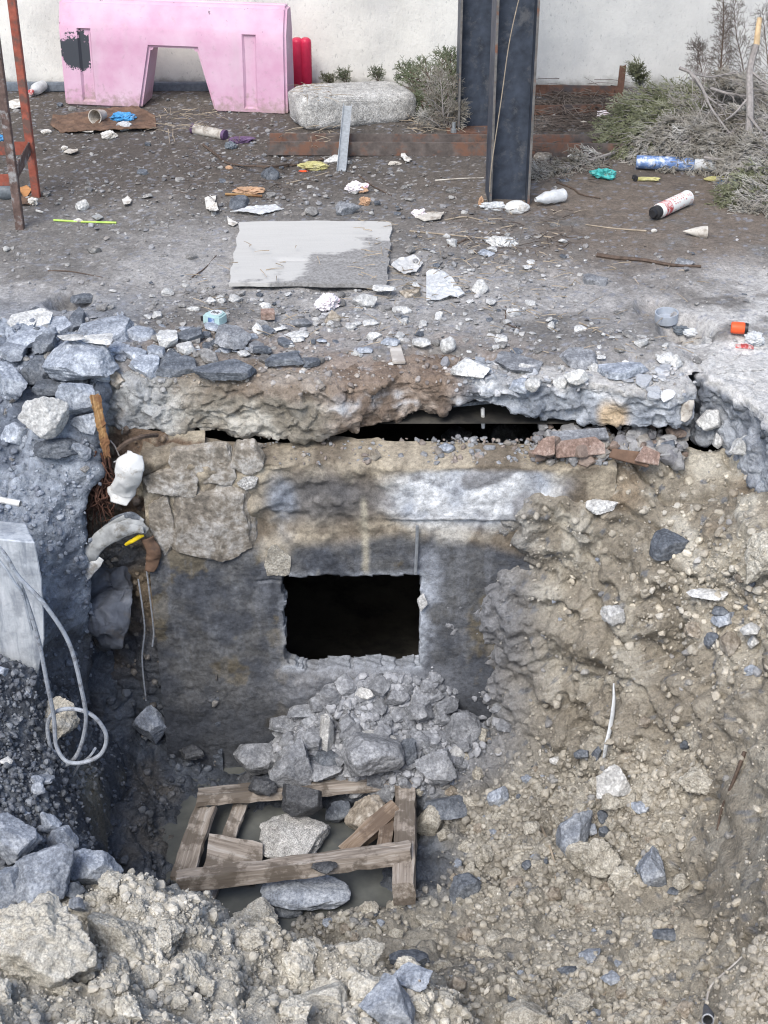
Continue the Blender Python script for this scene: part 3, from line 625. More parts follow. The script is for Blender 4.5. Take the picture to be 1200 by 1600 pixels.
# --- broken slab edges
def slab_strip(name, path, bottom, res, mat, colour, seed, label, cat, front_bulge=.02, back=.5):
    P = np.array(path, float); seg = np.r_[0, np.cumsum(np.hypot(*np.diff(P, axis=0).T))]; n = int(seg[-1]/res); u = np.linspace(0, seg[-1], n)
    cx, cy = np.interp(u, seg, P[:, 0]), np.interp(u, seg, P[:, 1])
    tx, ty = np.gradient(cx), np.gradient(cy); k = np.ones(9)/9
    tx = np.convolve(np.pad(tx, 4, 'edge'), k, 'valid'); ty = np.convolve(np.pad(ty, 4, 'edge'), k, 'valid'); L = np.hypot(tx, ty); nx, ny = -ty/L, tx/L        # pointing back into the slab
    zb = np.array([bottom(a) for a in u])
    m = 110; rows = []
    for i in range(n):
        b = zb[i]; prof = np.array([(back, -.014), (.18, -.012), (.06, -.012), (.022, -.018), (.004, -.04), (-front_bulge*.3, b*.55), (0, b*.93), (.012, b), (.10, b+.004), (back, b+.004)])
        s = np.r_[0, np.cumsum(np.hypot(*np.diff(prof, axis=0).T))]
        t = np.concatenate([np.linspace(s[0], s[1], 8)[:-1], np.linspace(s[1], s[-2], m-16), np.linspace(s[-2], s[-1], 9)[1:]])
        o_, z_ = np.interp(t, s, prof[:, 0]), np.interp(t, s, prof[:, 1])
        rows.append(np.stack([cx[i]+nx[i]*o_, cy[i]+ny[i]*o_, z_], 1))
    G = np.array(rows); m = G.shape[1]; N = grid_normals(G).reshape(-1, 3); Q = G.reshape(-1, 3)
    if (N.reshape(n, m, 3)[:, m//2, 1]).mean() > 0: N = -N
    l, _ = lumps(Q+.02*fbm(Q, 8, 2, seed)[:, None], 11, seed+1); l2, _ = lumps(Q, 32, seed+2); ch, _, cid = worley(Q*np.array([1, 1, 1.5])+.03*fbm(Q, 7, 3, seed+9)[:, None], 9, seed+3)
    ch2, _, cid2 = worley(Q*np.array([1, 1, 1.2])+.02*fbm(Q, 12, 3, seed+19)[:, None], 22, seed+13); d = .014*fbm(Q, 5, 4, seed+4)+.006*l2+.026*(cid-.5)+.020*(cid2-.5)+.014*fbm(Q, 22, 3, seed+5)-.025*np.abs(fbm(Q, 8, 4, seed+6))
    fade = np.tile(np.clip(np.minimum(np.arange(m)/10, (m-1-np.arange(m))/10), 0, 1), n); d = d*fade
    lipfade = sstep(-.012, -.05, Q[:, 2]); d *= .35+.65*lipfade
    Q2 = Q+N*d[:, None]; col = colour(Q2, d)
    me = np_mesh(name, Q2, grid_faces(n, m), True, col); bm = bmesh.new(); bm.from_mesh(me); bm.verts.ensure_lookup_table()
    for e in (0, (n-1)*m):
        try: bm.faces.new([bm.verts[e+j] for j in range(m)])
        except ValueError: pass
    bmesh.ops.recalc_face_normals(bm, faces=bm.faces); bm.to_mesh(me); bm.free()
    o = put(name, me, MAT[mat]); tag(o, label, cat)
    SURF['slab%d' % seed] = (Q2, N, col); return o
bpts = [(x, atY(x, y, 4.55).z) for x, y in ((130, 676), (200, 680), (330, 682), (440, 681), (520, 676), (570, 672), (640, 664), (690, 652), (722, 638), (762, 634), (800, 640), (832, 655), (880, 664), (980, 660), (1080, 655))]
xs = [atY(p[0], 670, 4.55).x for p in bpts]; x0 = atY(152, 640, 4.55).x; x1 = atY(1083, 620, 4.55).x
def slab_bottom(u): return float(np.interp(x0+u, xs, [p[1] for p in bpts]))
def slab_col(Q, d):
    n = len(Q); x, z = Q[:, 0], Q[:, 2]; a = fbm(Q, 5, 5, 131); b = fbm(Q, 18, 4, 132)
    left = mixc(V3(n, (.22, .20, .165)), (.47, .45, .40), sstep(-.3, .3, a+.6*b)); left = mixc(left, (.36, .38, .4), .75*blob(x, z, -.9, -.12, .17, .16, .5)); left = mixc(left, (.23, .15, .09), .5*sstep(.15, .45, fbm(Q, 6, 4, 133))*sstep(-.5, -.9, x))
    mid = mixc(V3(n, (.15, .115, .09)), (.33, .275, .23), sstep(-.3, .3, b)); mid = mixc(mid, (.55, .58, .62), .9*sstep(.05, .4, a+.4*b+.25*blob(x, z, .02, -.1, .2, .05, .7))*sstep(-.17, -.08, z))
    right = mixc(V3(n, (.17, .19, .22)), (.36, .385, .42), sstep(-.35, .3, a+.7*b)); right = mixc(right, (.48, .35, .2), .8*blob(x, z, .785, -.13, .05, .06, .4))
    right = mixc(right, (.62, .64, .66), .6*sstep(.2, .5, b)*sstep(-.12, -.05, z))
    c = mixc(left, mid, sstep(-.27, -.12, x+.08*a)); c = mixc(c, right, sstep(.18, .34, x+.1*a))
    c = mixc(c, (.19, .14, .105), .6*sstep(-.09, -.05, z+.04*b)*sstep(-.75, -.55, x+.2*a)*sstep(.35, .15, x+.1*b))
    c = mixc(c, (.42, .4, .37), .7*sstep(-.06, -.02, z+.02*b)*sstep(.3, .5, x))
    return cat1(np.clip(c*(1+.22*fbm(Q, 45, 3, 134))[:, None], .02, .85), np.zeros(n))
pth = [(x, 4.55+.03*math.sin(x*5)+.02*math.sin(x*11+1)-.02*(x > .35)) for x in np.linspace(x0, x1, 60)]
slab_strip('concrete_slab', pth, slab_bottom, .0065, 'broken_concrete', slab_col, 200, 'broken concrete floor slab overhanging the back of the pit, its edge stained brown and grey', 'concrete slab')
r0 = atZ(1093, 583); pth = [(r0.x-.01, 4.85), (r0.x, 4.7), (r0.x+.02, 4.57)]+[tuple(atZ(a, b)[:2]) for a, b in ((1130, 592), (1165, 622), (1200, 655), (1250, 700), (1330, 770), (1450, 850))]
def slab2_col(Q, d):
    n = len(Q); z = Q[:, 2]; b = fbm(Q, 15, 4, 141); a = fbm(Q, 4, 4, 142)
    c = mixc(V3(n, (.15, .165, .19)), (.33, .35, .38), sstep(-.35, .35, b+.5*a)); return cat1(mixc(c, (.52, .51, .49), sstep(-.06, -.02, z+.03*b))*(1+.2*fbm(Q, 45, 3, 143))[:, None], np.zeros(n))
slab_strip('concrete_slab', pth, lambda u: -.27, .0065, 'broken_concrete', slab2_col, 230, 'grey broken slab corner at the right with a dusty pale top, under the orange cap', 'concrete slab', -.05)

# --- old foundation wall with the square opening
wroot = empty('foundation_wall', (0, WY, -1.0)); tag(wroot, 'dark old foundation wall below the slab with a square hole cut through it', 'wall')
wxz = lambda px, py: atY(px, py, WY)
Hl, Hr, Ht, Hb = wxz(443, 903).x, wxz(657, 900).x, wxz(550, 901).z, wxz(550, 1042).z
res = .0065; X = np.arange(wxz(225, 800).x, .80, res); Zz = np.arange(-1.72, -.245, res); nu, nv = len(X), len(Zz)
Q = np.stack(np.meshgrid(X, Zz, indexing='ij'), -1).reshape(-1, 2); P = np.stack([Q[:, 0], np.full(len(Q), WY), Q[:, 1]], 1)
x, z = P[:, 0], P[:, 2]; N = V3(len(P), (0, -1, 0)); a = fbm(P, 3, 5, 151); b = fbm(P, 11, 4, 152)
pl = wxz(640, 812); patch = sstep(0, .01, z-pl.z-.006*b)*sstep(wxz(600, 760).x-.015, wxz(600, 760).x+.02, x+.02*b)
low = sstep(.02, -.06, z-wxz(400, 845).z-.1*a)
l, _ = lumps(P, 20, 153); f1, f2, cid = worley(P*np.array([1, 1, 1.3]), 5.5, 154)
masonry = sstep(wxz(640, 760).x, wxz(560, 760).x, x)*(1-low)
d = .010*fbm(P, 6, 5, 155)+.006*fbm(P, 20, 4, 156)+.003*b+.018*patch+masonry*(.02*l*sstep(-.1, .3, b)+.03*fbm(P, 9, 3, 157)-.01)+(1-low)*(1-masonry)*.012*np.abs(b)
d += .016*np.abs(fbm(P, 8, 4, 158))*sstep(-.62, -.72, z)*sstep(wxz(420, 900).x, wxz(300, 900).x, x)
d += .02*sstep(.012, .0, np.abs(x-wxz(570, 800).x-.008*a))*sstep(wxz(570, 900).z, wxz(570, 890).z, z)*sstep(wxz(570, 780).z, wxz(570, 800).z, z)*0
d -= .015*sstep(.006, .0, np.abs(z-wxz(500, 908).z))*sstep(wxz(400, 908).x, wxz(405, 908).x, x)*(x < Hl)
tl = sstep(.045, 0., -.22-z-.02*b); P2 = P+N*d[:, None]; P2[:, 1] += tl*.04; P2[:, 2] -= .03*sstep(-.30, -.22, z)*(.5+a)
n = len(P)
e5 = fbm(P, 9, 6, 171, .62); e6 = fbm(P*np.array([1, 1, .45]), 16, 5, 172, .6); c = mixc(V3(n, (.062, .068, .08)), (.100, .102, .104), sstep(-.2, .3, a*.5+.7*e5)); c = mixc(c, (.125, .105, .068), .7*sstep(.08, .2, fbm(P, 3.5, 6, 161, .6)+.25*e6)); c = mixc(c, (.16, .172, .19), .3*sstep(.2, .4, e6+.3*e5)); c = mixc(c, (.03, .033, .04), .7*sstep(.012, .0, np.abs(fbm(P, 3, 5, 173)))*(e5 > -.1)); c = mixc(c, (.04, .045, .055), .6*sstep(.006, .0, np.abs(z-(-.95)-.01*a))*sstep(-.5, .1, b)+.5*sstep(.005, .0, np.abs(z-(-.72)-.008*a))*(x < Hl)); c = mixc(c, (.045, .05, .06), .7*sstep(-1.15, -1.4, z+.1*a))
streak = fbm(P*np.array([22, 1, 2.2]), 1, 6, 162, .62); c = mixc(c, (.17, .18, .20), .35*sstep(.22, .36, streak)*sstep(-1.2, -.9, z))
up = mixc(V3(n, (.15, .125, .095)), (.32, .28, .215), sstep(-.3, .3, b+.4*a)); up = mixc(up, (.09, .092, .1), .8*blob(x, z, wxz(500, 780).x, wxz(500, 780).z, .2, .1, .5)); c = mixc(up, c, low)
c = mixc(c, (.2, .235, .29), .6*blob(x, z, wxz(440, 790).x, wxz(440, 790).z, .05, .12, .6)*sstep(-.3, .2, b))
wh = blob(x+.05*a, z+.05*b, wxz(735, 765).x, wxz(735, 765).z, .30, .15, .35); c = mixc(c, mixc(V3(n, (.34, .37, .42)), (.56, .575, .59), sstep(-.3, .3, b)), np.clip(wh*1.3*sstep(-.262, -.30, z), 0, 1)*(.5+.5*sstep(-.6, -.1, a+b)))
c = mixc(c, (.52, .50, .45), .6*blob(x, z, wxz(720, 835).x+.05*0, wxz(720, 830).z, .16, .05, .7)*sstep(-.3, .3, b))
c = mixc(c, (.4, .37, .29), .75*sstep(.02, .0, np.abs(x-wxz(570, 840).x-.01*a))*sstep(wxz(570, 905).z, wxz(570, 895).z, z)*sstep(wxz(570, 770).z, wxz(570, 790).z, z))
c = mixc(c, (.36, .32, .25), .7*blob(x+.03*a, z, wxz(430, 860).x, wxz(430, 860).z, .055, .05, .5))
rim = np.maximum(np.maximum(Hl-x, x-Hr), np.maximum(Hb-z, z-Ht)); edgew = sstep(.04, .004, rim+.012*b); c = mixc(c, (.36, .39, .43), edgew*(.45+.4*((x > Hr-.02) | (z < Hb+.01)))*sstep(-.4, .2, a+b))
c = mixc(c, (.36, .39, .44), .85*blob(x+.03*b, z, Hr+.03, wxz(0, 935).z, .05, .2, .6)*sstep(-.4, .2, b))
apron = blob(x+.1*b, z+.05*b, (Hl+Hr)/2+.04, Hb-.08, .30, .11, .8); c = mixc(c, (.20, .21, .23), apron*sstep(-.5, .2, b+.2)); d = d
c *= (1+.25*fbm(P, 45, 3, 163))[:, None]
P2[:, 1] -= .035*apron*sstep(Hb+.01, Hb-.05, z)*(.4+.9*np.abs(fbm(P, 12, 4, 166)))
jx = .013*fbm(P, 16, 4, 165); inside = (x > Hl+jx) & (x < Hr+.7*jx) & (z > Hb+1.6*jx) & (z < Ht+.4*jx)
me = np_mesh('wall_face', P2, grid_faces(nu, nv, ~inside), True, cat1(np.clip(c, .02, .8), .35*low*(1-wh)))
bm = bmesh.new(); bm.from_mesh(me)
be = [e for e in bm.edges if e.is_boundary and all(Hl-.05 < v.co.x < Hr+.05 and Hb-.06 < v.co.z < Ht+.05 for v in e.verts)]
r = bmesh.ops.extrude_edge_only(bm, edges=be)
for v in [g for g in r['geom'] if isinstance(g, bmesh.types.BMVert)]: v.co.y += .07
te = [e for e in bm.edges if e.is_boundary and all(v.co.z > -.31 and v.co.y < WY+.1 for v in e.verts)]
r = bmesh.ops.extrude_edge_only(bm, edges=te)
for v in [g for g in r['geom'] if isinstance(g, bmesh.types.BMVert)]: v.co.y += .13; v.co.z += .012
bmesh.ops.subdivide_edges(bm, edges=[e for e in bm.edges if e.calc_length() > .03 and e.verts[0].co.y > WY-.05 and e.verts[1].co.y > WY-.05 and Hb-.1 < e.verts[0].co.z < Ht+.1], cuts=8)
for v in bm.verts:
    if v.co.y > WY-.03 and Hl-.06 < v.co.x < Hr+.06 and Hb-.08 < v.co.z < Ht+.06:
        q_ = v.co*22; e_ = math.sin(q_.x*3.1+q_.y*5.3)*math.sin(q_.z*4.1+q_.y*2.7+q_.x); v.co.z += .004*e_; v.co.x += .003*math.sin(q_.y*6+q_.z*3)
bm.to_mesh(me); bm.free()
o = put('wall_face', me, MAT['wall_concrete'], wroot); o.matrix_parent_inverse = Matrix.Translation(-Vector(wroot.location))
SURF['wall'] = (P2, N, c)
# dark chamber behind the wall and under the slab (closed room of rough concrete)
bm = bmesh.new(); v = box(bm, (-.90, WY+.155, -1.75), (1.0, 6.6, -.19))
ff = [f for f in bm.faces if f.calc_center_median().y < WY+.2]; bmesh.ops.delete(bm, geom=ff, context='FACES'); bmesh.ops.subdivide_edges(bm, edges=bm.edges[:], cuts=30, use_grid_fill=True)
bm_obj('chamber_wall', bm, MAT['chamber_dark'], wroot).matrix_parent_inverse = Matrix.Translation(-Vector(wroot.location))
# facing stones bedded in the upper left of the wall
def wstone(px, py, wpx, hpx, seed, mat='brown_stone', thick=.05, kind='mason', tilt=0):
    p = atY(px, py, WY+.012); m = mpp(p); v, f = rock_np(seed, 5, kind, 12); v = v[:, [0, 2, 1]]; f = f[:, ::-1]; th = R(tilt)
    v = v @ np.array([[math.cos(th), 0, math.sin(th)], [0, 1, 0], [-math.sin(th), 0, math.cos(th)]])
    v = v/np.abs(v).max(0)*np.array([wpx/2*m, thick, hpx/2*m/.8]); v[:, 1] += .010*fbm(v+seed, 14, 5, seed)
    o = put('stone', np_mesh('stone', v, f), MAT[mat], wroot); o.location = p-Vector(wroot.location); return o
for t in ((332, 814, 148, 126, 11, 'masonry_stone', .03), (256, 826, 44, 104, 12, 'masonry_stone', .02), (318, 724, 108, 60, 13, 'masonry_stone', .016), (268, 752, 88, 42, 14, 'masonry_stone', .03), (386, 714, 56, 46, 15, 'masonry_stone', .018), (388, 750, 36, 18, 16, 'granite', .024), (434, 872, 44, 50, 21, 'clay_lump', .024)): wstone(*t)

# --- plastered yard wall
bm = bmesh.new(); yw = atZ(600, 136).y
box(bm, (-9, yw, -.2), (9, yw+.3, 3.6)); o = bm_obj('plastered_wall', bm, MAT['rough_plaster']); tag(o, 'tall off-white rough plastered wall closing the back of the yard', 'wall')
# ------------------------------------------------------------------ resting places on the built ground
bpy.context.view_layer.update(); DG = bpy.context.evaluated_depsgraph_get()
def hit(px, py):
    d = ray(px, py).normalized(); ok, loc, nor, *_ = sc.ray_cast(DG, CAM, d)
    if not ok: loc = atZ(px, py, 0); nor = Vector((0, 0, 1))
    return loc.copy(), nor.copy()
def drop(x, y, z=3.0):
    ok, loc, nor, *_ = sc.ray_cast(DG, Vector((x, y, z)), Vector((0, 0, -1)))
    return loc.copy() if ok else Vector((x, y, 0))
def refresh():
    global DG
    bpy.context.view_layer.update(); DG = bpy.context.evaluated_depsgraph_get()
rnd = random.Random(7)

# ------------------------------------------------------------------ pink plastic barrier
BL, BR = atZ(102, 166), atZ(449, 182)
W = (BR-BL).length; yaw = math.atan2(BR.y-BL.y, BR.x-BL.x); H = .535
b = empty('plastic_barrier', BL, (0, 0, yaw)); tag(b, 'faded pink plastic road barrier with an arched gap, leaning by the rough wall', 'barrier')
def barrier_body(name, W, H, parent, mat, notch=True):
    bm = bmesh.new(); S = W/1.21
    lv = [0, .035, .05, .30, .405, .43, H-.03, H]
    def dep(z): return (-.0, .38) if z < .40 else None
    def yfront(z): return .0+.02*min(z, .405)/.405 if z <= .405 else .02+(z-.405)/(H-.405)*.05
    def yback(z): return .20-.5*yfront(z)
    if notch: nl = lambda z: (.42+min(z, .32)/.32*.07)*S; nr = lambda z: (.82-min(z, .32)/.32*.085)*S
    zs = [0, .03, .16, .30, .32, .405, .43, H]
    def xs_(z): return [0, .10*S, .175*S, nl(z), nr(z), .98*S, 1.055*S, W] if notch else [0, .3*W, .6*W, W]
    V = {}
    nx = len(xs_(0))
    for i, z in enumerate(zs):
        for j, x in enumerate(xs_(z)):
            for s, y in ((0, yfront(z)), (1, yback(z))): V[i, j, s] = bm.verts.new((x, y, z))
    gap = lambda i, j: notch and j == 3 and zs[i+1] <= .3201
    for i in range(len(zs)-1):
        for j in range(nx-1):
            if gap(i, j): continue
            bm.faces.new([V[i, j, 0], V[i, j+1, 0], V[i+1, j+1, 0], V[i+1, j, 0]]); bm.faces.new([V[i, j, 1], V[i+1, j, 1], V[i+1, j+1, 1], V[i, j+1, 1]])
    n = len(zs)-1
    for i in range(n):
        for j, fl in ((0, 0), (nx-1, 1)):
            q = [V[i, j, 0], V[i+1, j, 0], V[i+1, j, 1], V[i, j, 1]]; bm.faces.new(q)
        if notch and zs[i+1] <= .3201:
            for j in (3, 4): bm.faces.new([V[i, j, 0], V[i+1, j, 0], V[i+1, j, 1], V[i, j, 1]])
    for j in range(nx-1):
        bm.faces.new([V[n, j, 0], V[n, j+1, 0], V[n, j+1, 1], V[n, j, 1]])
        if not (notch and j == 3): bm.faces.new([V[0, j, 0], V[0, j, 1], V[0, j+1, 1], V[0, j+1, 0]])
    if notch: k = zs.index(.32); bm.faces.new([V[k, 3, 0], V[k, 3, 1], V[k, 4, 1], V[k, 4, 0]])
    bmesh.ops.recalc_face_normals(bm, faces=bm.faces)
    if notch:                                # two pressed grooves in the front
        ff = [f for f in bm.faces if f.normal.y < -.5 and .02 < f.calc_center_median().z < .405 and (abs(f.calc_center_median().x-.1375*S) < .05*S or abs(f.calc_center_median().x-1.0175*S) < .05*S)]
        r = bmesh.ops.inset_region(bm, faces=ff, thickness=.012, depth=0)
        for v in {v for f in ff for v in f.verts}: v.co.y += .014
    bevs = [e for e in bm.edges if e.is_manifold and e.calc_face_angle(0) > .6]
    bmesh.ops.bevel(bm, geom=bevs, offset=.014, segments=3, affect='EDGES', clamp_overlap=True)
    o = bm_obj(name, bm, mat, parent, True); return o
body_ = barrier_body('body', W, H, b, MAT['faded_pink'])
# moulded seam along the top and a white sticker
v, f = merge([tube_np([(.02, .12, H-.002), (W*.5, .12, H-.001), (W-.02, .12, H-.002)], .009, 6)]); put('top_seam', np_mesh('top_seam', v, f), MAT['faded_pink'], body_)
bm = bmesh.new(); pts = [(.0, 0), (.047, .003), (.05, .03), (.03, .038), (.004, .034)]
bm.faces.new([bm.verts.new((W-.085+x, .018, .325+z)) for x, z in pts]); r = bmesh.ops.extrude_face_region(bm, geom=bm.faces[:])
for q in r['geom']:
    if isinstance(q, bmesh.types.BMVert): q.co.y += .012
bm_obj('sticker', bm, MAT['paper'], body_)
# red end post of a second barrier, behind the pink one
p = atZ(462, 152); q = empty('barrier_end', (p.x, p.y+.06, 0)); tag(q, 'red plastic barrier end of two upright round tubes, showing past the pink barrier', 'barrier')
for dx, r in ((.012, .033), (.058, .031)):
    lathe('tube', [(0, r*.9), (.02, r), (.93, r), (.97, r*.9), (1, r*.55), (1, 0)], (dx, 0, 0), (dx, 0, .30), MAT['red_pole'], q, 20)
# ------------------------------------------------------------------ grey bar at the foot of the wall
bm = bmesh.new(); box(bm, (-2.6, yw-.10, .0), (-.42, yw-.05, .045)); o = bm_obj('metal_strip', bm, MAT['sky_bluegrey_bar'], bevel=.006); tag(o, 'long blue-grey metal bar lying along the foot of the wall behind the pink barrier', 'metal bar')
# ------------------------------------------------------------------ granite kerb block
Lk, Rk = atZ(474, 209), atZ(652, 191)
v, f = ico(5); v = np.sign(v)*np.abs(v)**.38; v /= np.abs(v).max(0); Lg = (Rk-Lk).length
v = v*np.array([Lg/2+.012, .15, .088]); v += (v/np.linalg.norm(v, axis=1)[:, None])*(.010*fbm(v, 9, 4, 301)+.007*fbm(v, 30, 3, 302))[:, None]; v[:, 2] -= .05*np.clip(v[:, 0]/Lg, -1, 1)*(v[:, 2] > 0)*.6
o = put('kerb_block', np_mesh('kerb_block', v, f), MAT['granite']); ya = math.atan2(Rk.y-Lk.y, Rk.x-Lk.x); c_ = (Lk+Rk)/2
o.location = (c_.x-math.sin(ya)*.13, c_.y+math.cos(ya)*.13, .085); o.rotation_euler = (0, 0, ya); tag(o, 'long rounded granite kerb block lying between the pink barrier and the green bush', 'kerb stone')
# ------------------------------------------------------------------ steel I-beam posts
def ibeam(px0, px1, py, label, plate, yaw=0):
    p = atZ((px0+px1)/2, py); D = (px1-px0)*mpp(p); r = empty('steel_post', (p.x, p.y, 0), (0, 0, yaw)); tag(r, label, 'steel post')
    h = 3.4; fw = .17
    bm = bmesh.new(); box(bm, (-D/2+.0095, -.004, .0), (D/2-.0095, .004, h)); bm_obj('web', bm, MAT['steel_painted'], r)
    for s in (-1, 1):
        bm = bmesh.new(); box(bm, (s*D/2-(0.0095 if s > 0 else 0), -fw/2, 0), (s*D/2+(0 if s > 0 else .0095), fw/2, h)); bm_obj('flange', bm, MAT['steel_painted'], r, bevel=.0015)
        bm = bmesh.new(); x = s*(D/2-.0045); box(bm, (x-.0052, -fw/2-.0012, .004), (x+.0052, -fw/2+.0005, h)); bm_obj('flange_edge', bm, MAT['steel_edge'], r)
    if plate:
        bm = bmesh.new(); box(bm, (-D/2-.055, -fw/2-.045, -.002), (D/2+.055, fw/2+.06, .012)); pl_ = bm_obj('base_plate', bm, MAT['rust_steel'], r, bevel=.002)
        for sx in (-1, 1):
            for sy in (-1, 1):
                x, y = sx*(D/2+.022), sy*(fw/2+.01)-.015
                lathe('bolt', [(0, .016), (.35, .016), (.36, .009), (1, .009), (1, 0)], (x, y, .012), (x, y, .062), MAT['zinc_bolt'], pl_, 8)
    return r
ibeam(761, 823, 312, 'nearer dark blue-grey steel I-beam post with a hanging string, plastic bottles at its foot', False, R(3))
P2_ = ibeam(713, 770, 200, 'farther dark steel I-beam post on a bolted base plate, half hidden by the nearer post', True, R(2))
pts = [atY(820, -40, 6.24), atY(797, 60, 6.25), atY(784, 150, 6.25), atY(768, 260, 6.25), atY(765, 300, 6.25)]
o = tube('string', spline(pts, 20), .0022, MAT['dry_straw'], None, 5); tag(o, 'thin pale string hanging down the front of the nearer steel post', 'string')
# ------------------------------------------------------------------ rusty channel on the ground
a0, a1 = atZ(418, 243), atZ(1010, 246)
r = empty('steel_channel', a0, (0, 0, math.atan2(a1.y-a0.y, a1.x-a0.x))); tag(r, 'long rusty steel channel lying across the yard behind the nearer post', 'steel channel'); Lc = (a1-a0).length
bm = bmesh.new(); box(bm, (0, 0, 0), (Lc, .012, .066)); bm_obj('front_flange', bm, MAT['channel_steel'], r, bevel=.002)
bm = bmesh.new(); box(bm, (0, .135, 0), (Lc, .147, .066)); bm_obj('rear_flange', bm, MAT['channel_steel'], r, bevel=.002)
bm = bmesh.new(); box(bm, (0.001, .0125, .018), (Lc-.001, .1345, .030)); bm_obj('web', bm, MAT['channel_steel'], r)
# rusty rails and bar right of the posts
g = 'rusty rails lying at the foot of the wall'
for (x0_, y0_, x1_, y1_, h_, lab) in ((828, 150, 968, 152, .04, 'orange rusty steel rail lying closest to the wall right of the posts'), (826, 180, 960, 178, .03, 'dark rusty rail lying under dry twigs right of the posts')):
    A0, A1 = atZ(x0_, y0_), atZ(x1_, y1_); r = empty('steel_rail', A0, (0, 0, math.atan2(A1.y-A0.y, A1.x-A0.x))); tag(r, lab, 'steel rail', g); Lr = (A1-A0).length
    bm = bmesh.new(); box(bm, (0, 0, 0), (Lr, .05, .012)); bm_obj('foot', bm, MAT['rust_steel'], r)
    bm = bmesh.new(); box(bm, (0, 0, .0125), (Lr, .008, h_+.02)); bm_obj('flange', bm, MAT['rust_steel'], r)
    for k in (.15, .8):
        bm = bmesh.new(); box(bm, (Lr*k, .0085, .0125), (Lr*k+.006, .05, h_)); bm_obj('stiffener', bm, MAT['rust_steel'], r)
p = atZ(966, 162); r = empty('rusty_stake', p, (0, R(2), 0)); tag(r, 'short rusty angle-iron stake standing upright before the wall', 'steel stake')
bm = bmesh.new(); box(bm, (-.015, 0, -.02), (.015, .005, .20)); bm_obj('front_leg', bm, MAT['rust_steel'], r)
bm = bmesh.new(); box(bm, (.0152, 0, -.02), (.02, .03, .199)); bm_obj('side_leg', bm, MAT['rust_steel'], r)
# galvanised profile leaning on the kerb block
A0, A1 = atZ(533, 270), atY(543, 166, 7.24); M, L = frame_along(A0, A1, (0, -1, .3)); r = empty('metal_profile'); r.matrix_world = M; tag(r, 'light grey galvanised steel strip leaning over the channel onto the kerb block', 'metal strip')
bm = bmesh.new(); box(bm, (0, -.019, 0), (L, .019, .003)); bm_obj('web', bm, MAT['galvanised'], r)
for s in (-1, 1):
    bm = bmesh.new(); box(bm, (0, s*.0205-.0015, 0), (L, s*.0205+.0015, .016)); bm_obj('lip', bm, MAT['galvanised'], r)
# ------------------------------------------------------------------ red scaffold frame at the left
pa, pb = atZ(57, 307), atZ(32, 358); r = empty('scaffold_frame', pb); tag(r, 'rusty red steel trestle frame at the left edge of the yard', 'trestle frame')
ax = pa-pb
def bar(name, P, Q, wd, ht, mat, par, roll=0, bev=.002):
    M, L = frame_along(P, Q, (0, 0, 1) if abs((Vector(Q)-Vector(P)).normalized().z) < .9 else (0, 1, 0), roll); bm = bmesh.new(); box(bm, (0, -wd/2, -ht/2), (L, wd/2, ht/2)); o = bm_obj(name, bm, mat, par, bevel=bev); o.matrix_local = M; return o
for (P, mat) in (((0, 0, 0), 'scaffold_dark'), (ax, 'scaffold_red'), ((-.62, -.02, 0), 'scaffold_red'), ((ax.x-.62, ax.y-.02, 0), 'scaffold_red')):
    P = Vector(P); bar('upright', P+Vector((0, 0, -.01)), P+Vector((0, 0, 1.7)), .034, .034, MAT[mat], r)
zr = atY(52, 230, pa.y).z
bar('rail', Vector((0, .018, zr)), Vector((ax.x, ax.y-.018, zr)), .006, .06, MAT['scaffold_dark'], r)
bar('rail', Vector((-.018, 0, zr-.01)), Vector((-.60, -.02, zr-.01)), .006, .05, MAT['scaffold_red'], r)
bar('rail', Vector((ax.x-.018, ax.y, zr-.005)), Vector((ax.x-.60, ax.y-.02, zr-.005)), .006, .06, MAT['scaffold_red'], r)
bar('rail', Vector((-.62, -.002, zr)), Vector((ax.x-.62, ax.y-.038, zr)), .006, .06, MAT['scaffold_red'], r)
# ------------------------------------------------------------------ weathered board on the ground
s = NT('worn_board'); v = s.stretch(4, 45, 45); n = s.noise(1, 6, .65, v, .8); n2 = s.noise(5, 6, .6); n3 = s.noise(90, 4, .7); sx = s.n('ShaderNodeSeparateXYZ'); s.l(s.tc.outputs['Object'], sx.inputs[0])
c = s.ramp(n, [(.25, (.425, .418, .398)), (.5, (.45, .443, .422)), (.75, (.475, .468, .446))])
e = s.math('ADD', s.math('SUBTRACT', sx.outputs[0], s.math('MULTIPLY', sx.outputs[1], .9)), s.map(n2, .3, .7, -.16, .16)); e = s.math('ADD', e, s.map(n, .35, .65, -.05, .05))
dirt = s.ramp(n3, [(.35, (.13, .125, .12)), (.65, (.3, .295, .29))]); c = s.mix(s.map(e, .10, .17, 0, .92), c, dirt)
c = s.mix(s.map(n3, .6, .75, 0, .4), c, (.25, .24, .23)); s.done(c, .92, s.bump(n3, .3, .003, s.bump(n, .06, .002)))
C4 = [atZ(375, 350, .02), atZ(612, 350, .022), atZ(604, 452, .018), atZ(358, 448, .022)]; ctr = sum(C4, Vector())/4
bm = bmesh.new(); N_ = 40; lay = {}
gv = [[None]*(N_+1) for _ in range(N_+1)]
for i in range(N_+1):
    for j in range(N_+1):
        u, t = i/N_, j/N_; p = (C4[3]*(1-u)+C4[2]*u)*(1-t)+(C4[0]*(1-u)+C4[1]*u)*t-ctr; e = 0
        if i in (0, N_) or j in (0, N_): e = .004*math.sin(i*.45+j*.6)+.0012*math.sin(i*2.3+j*1.9)
        gv[i][j] = bm.verts.new(p+Vector((e, e*.8, .005*math.sin(u*3)+.004*math.cos(t*4)-(.006 if abs(t-.36) < .013 and .25 < u < .9 else 0))))
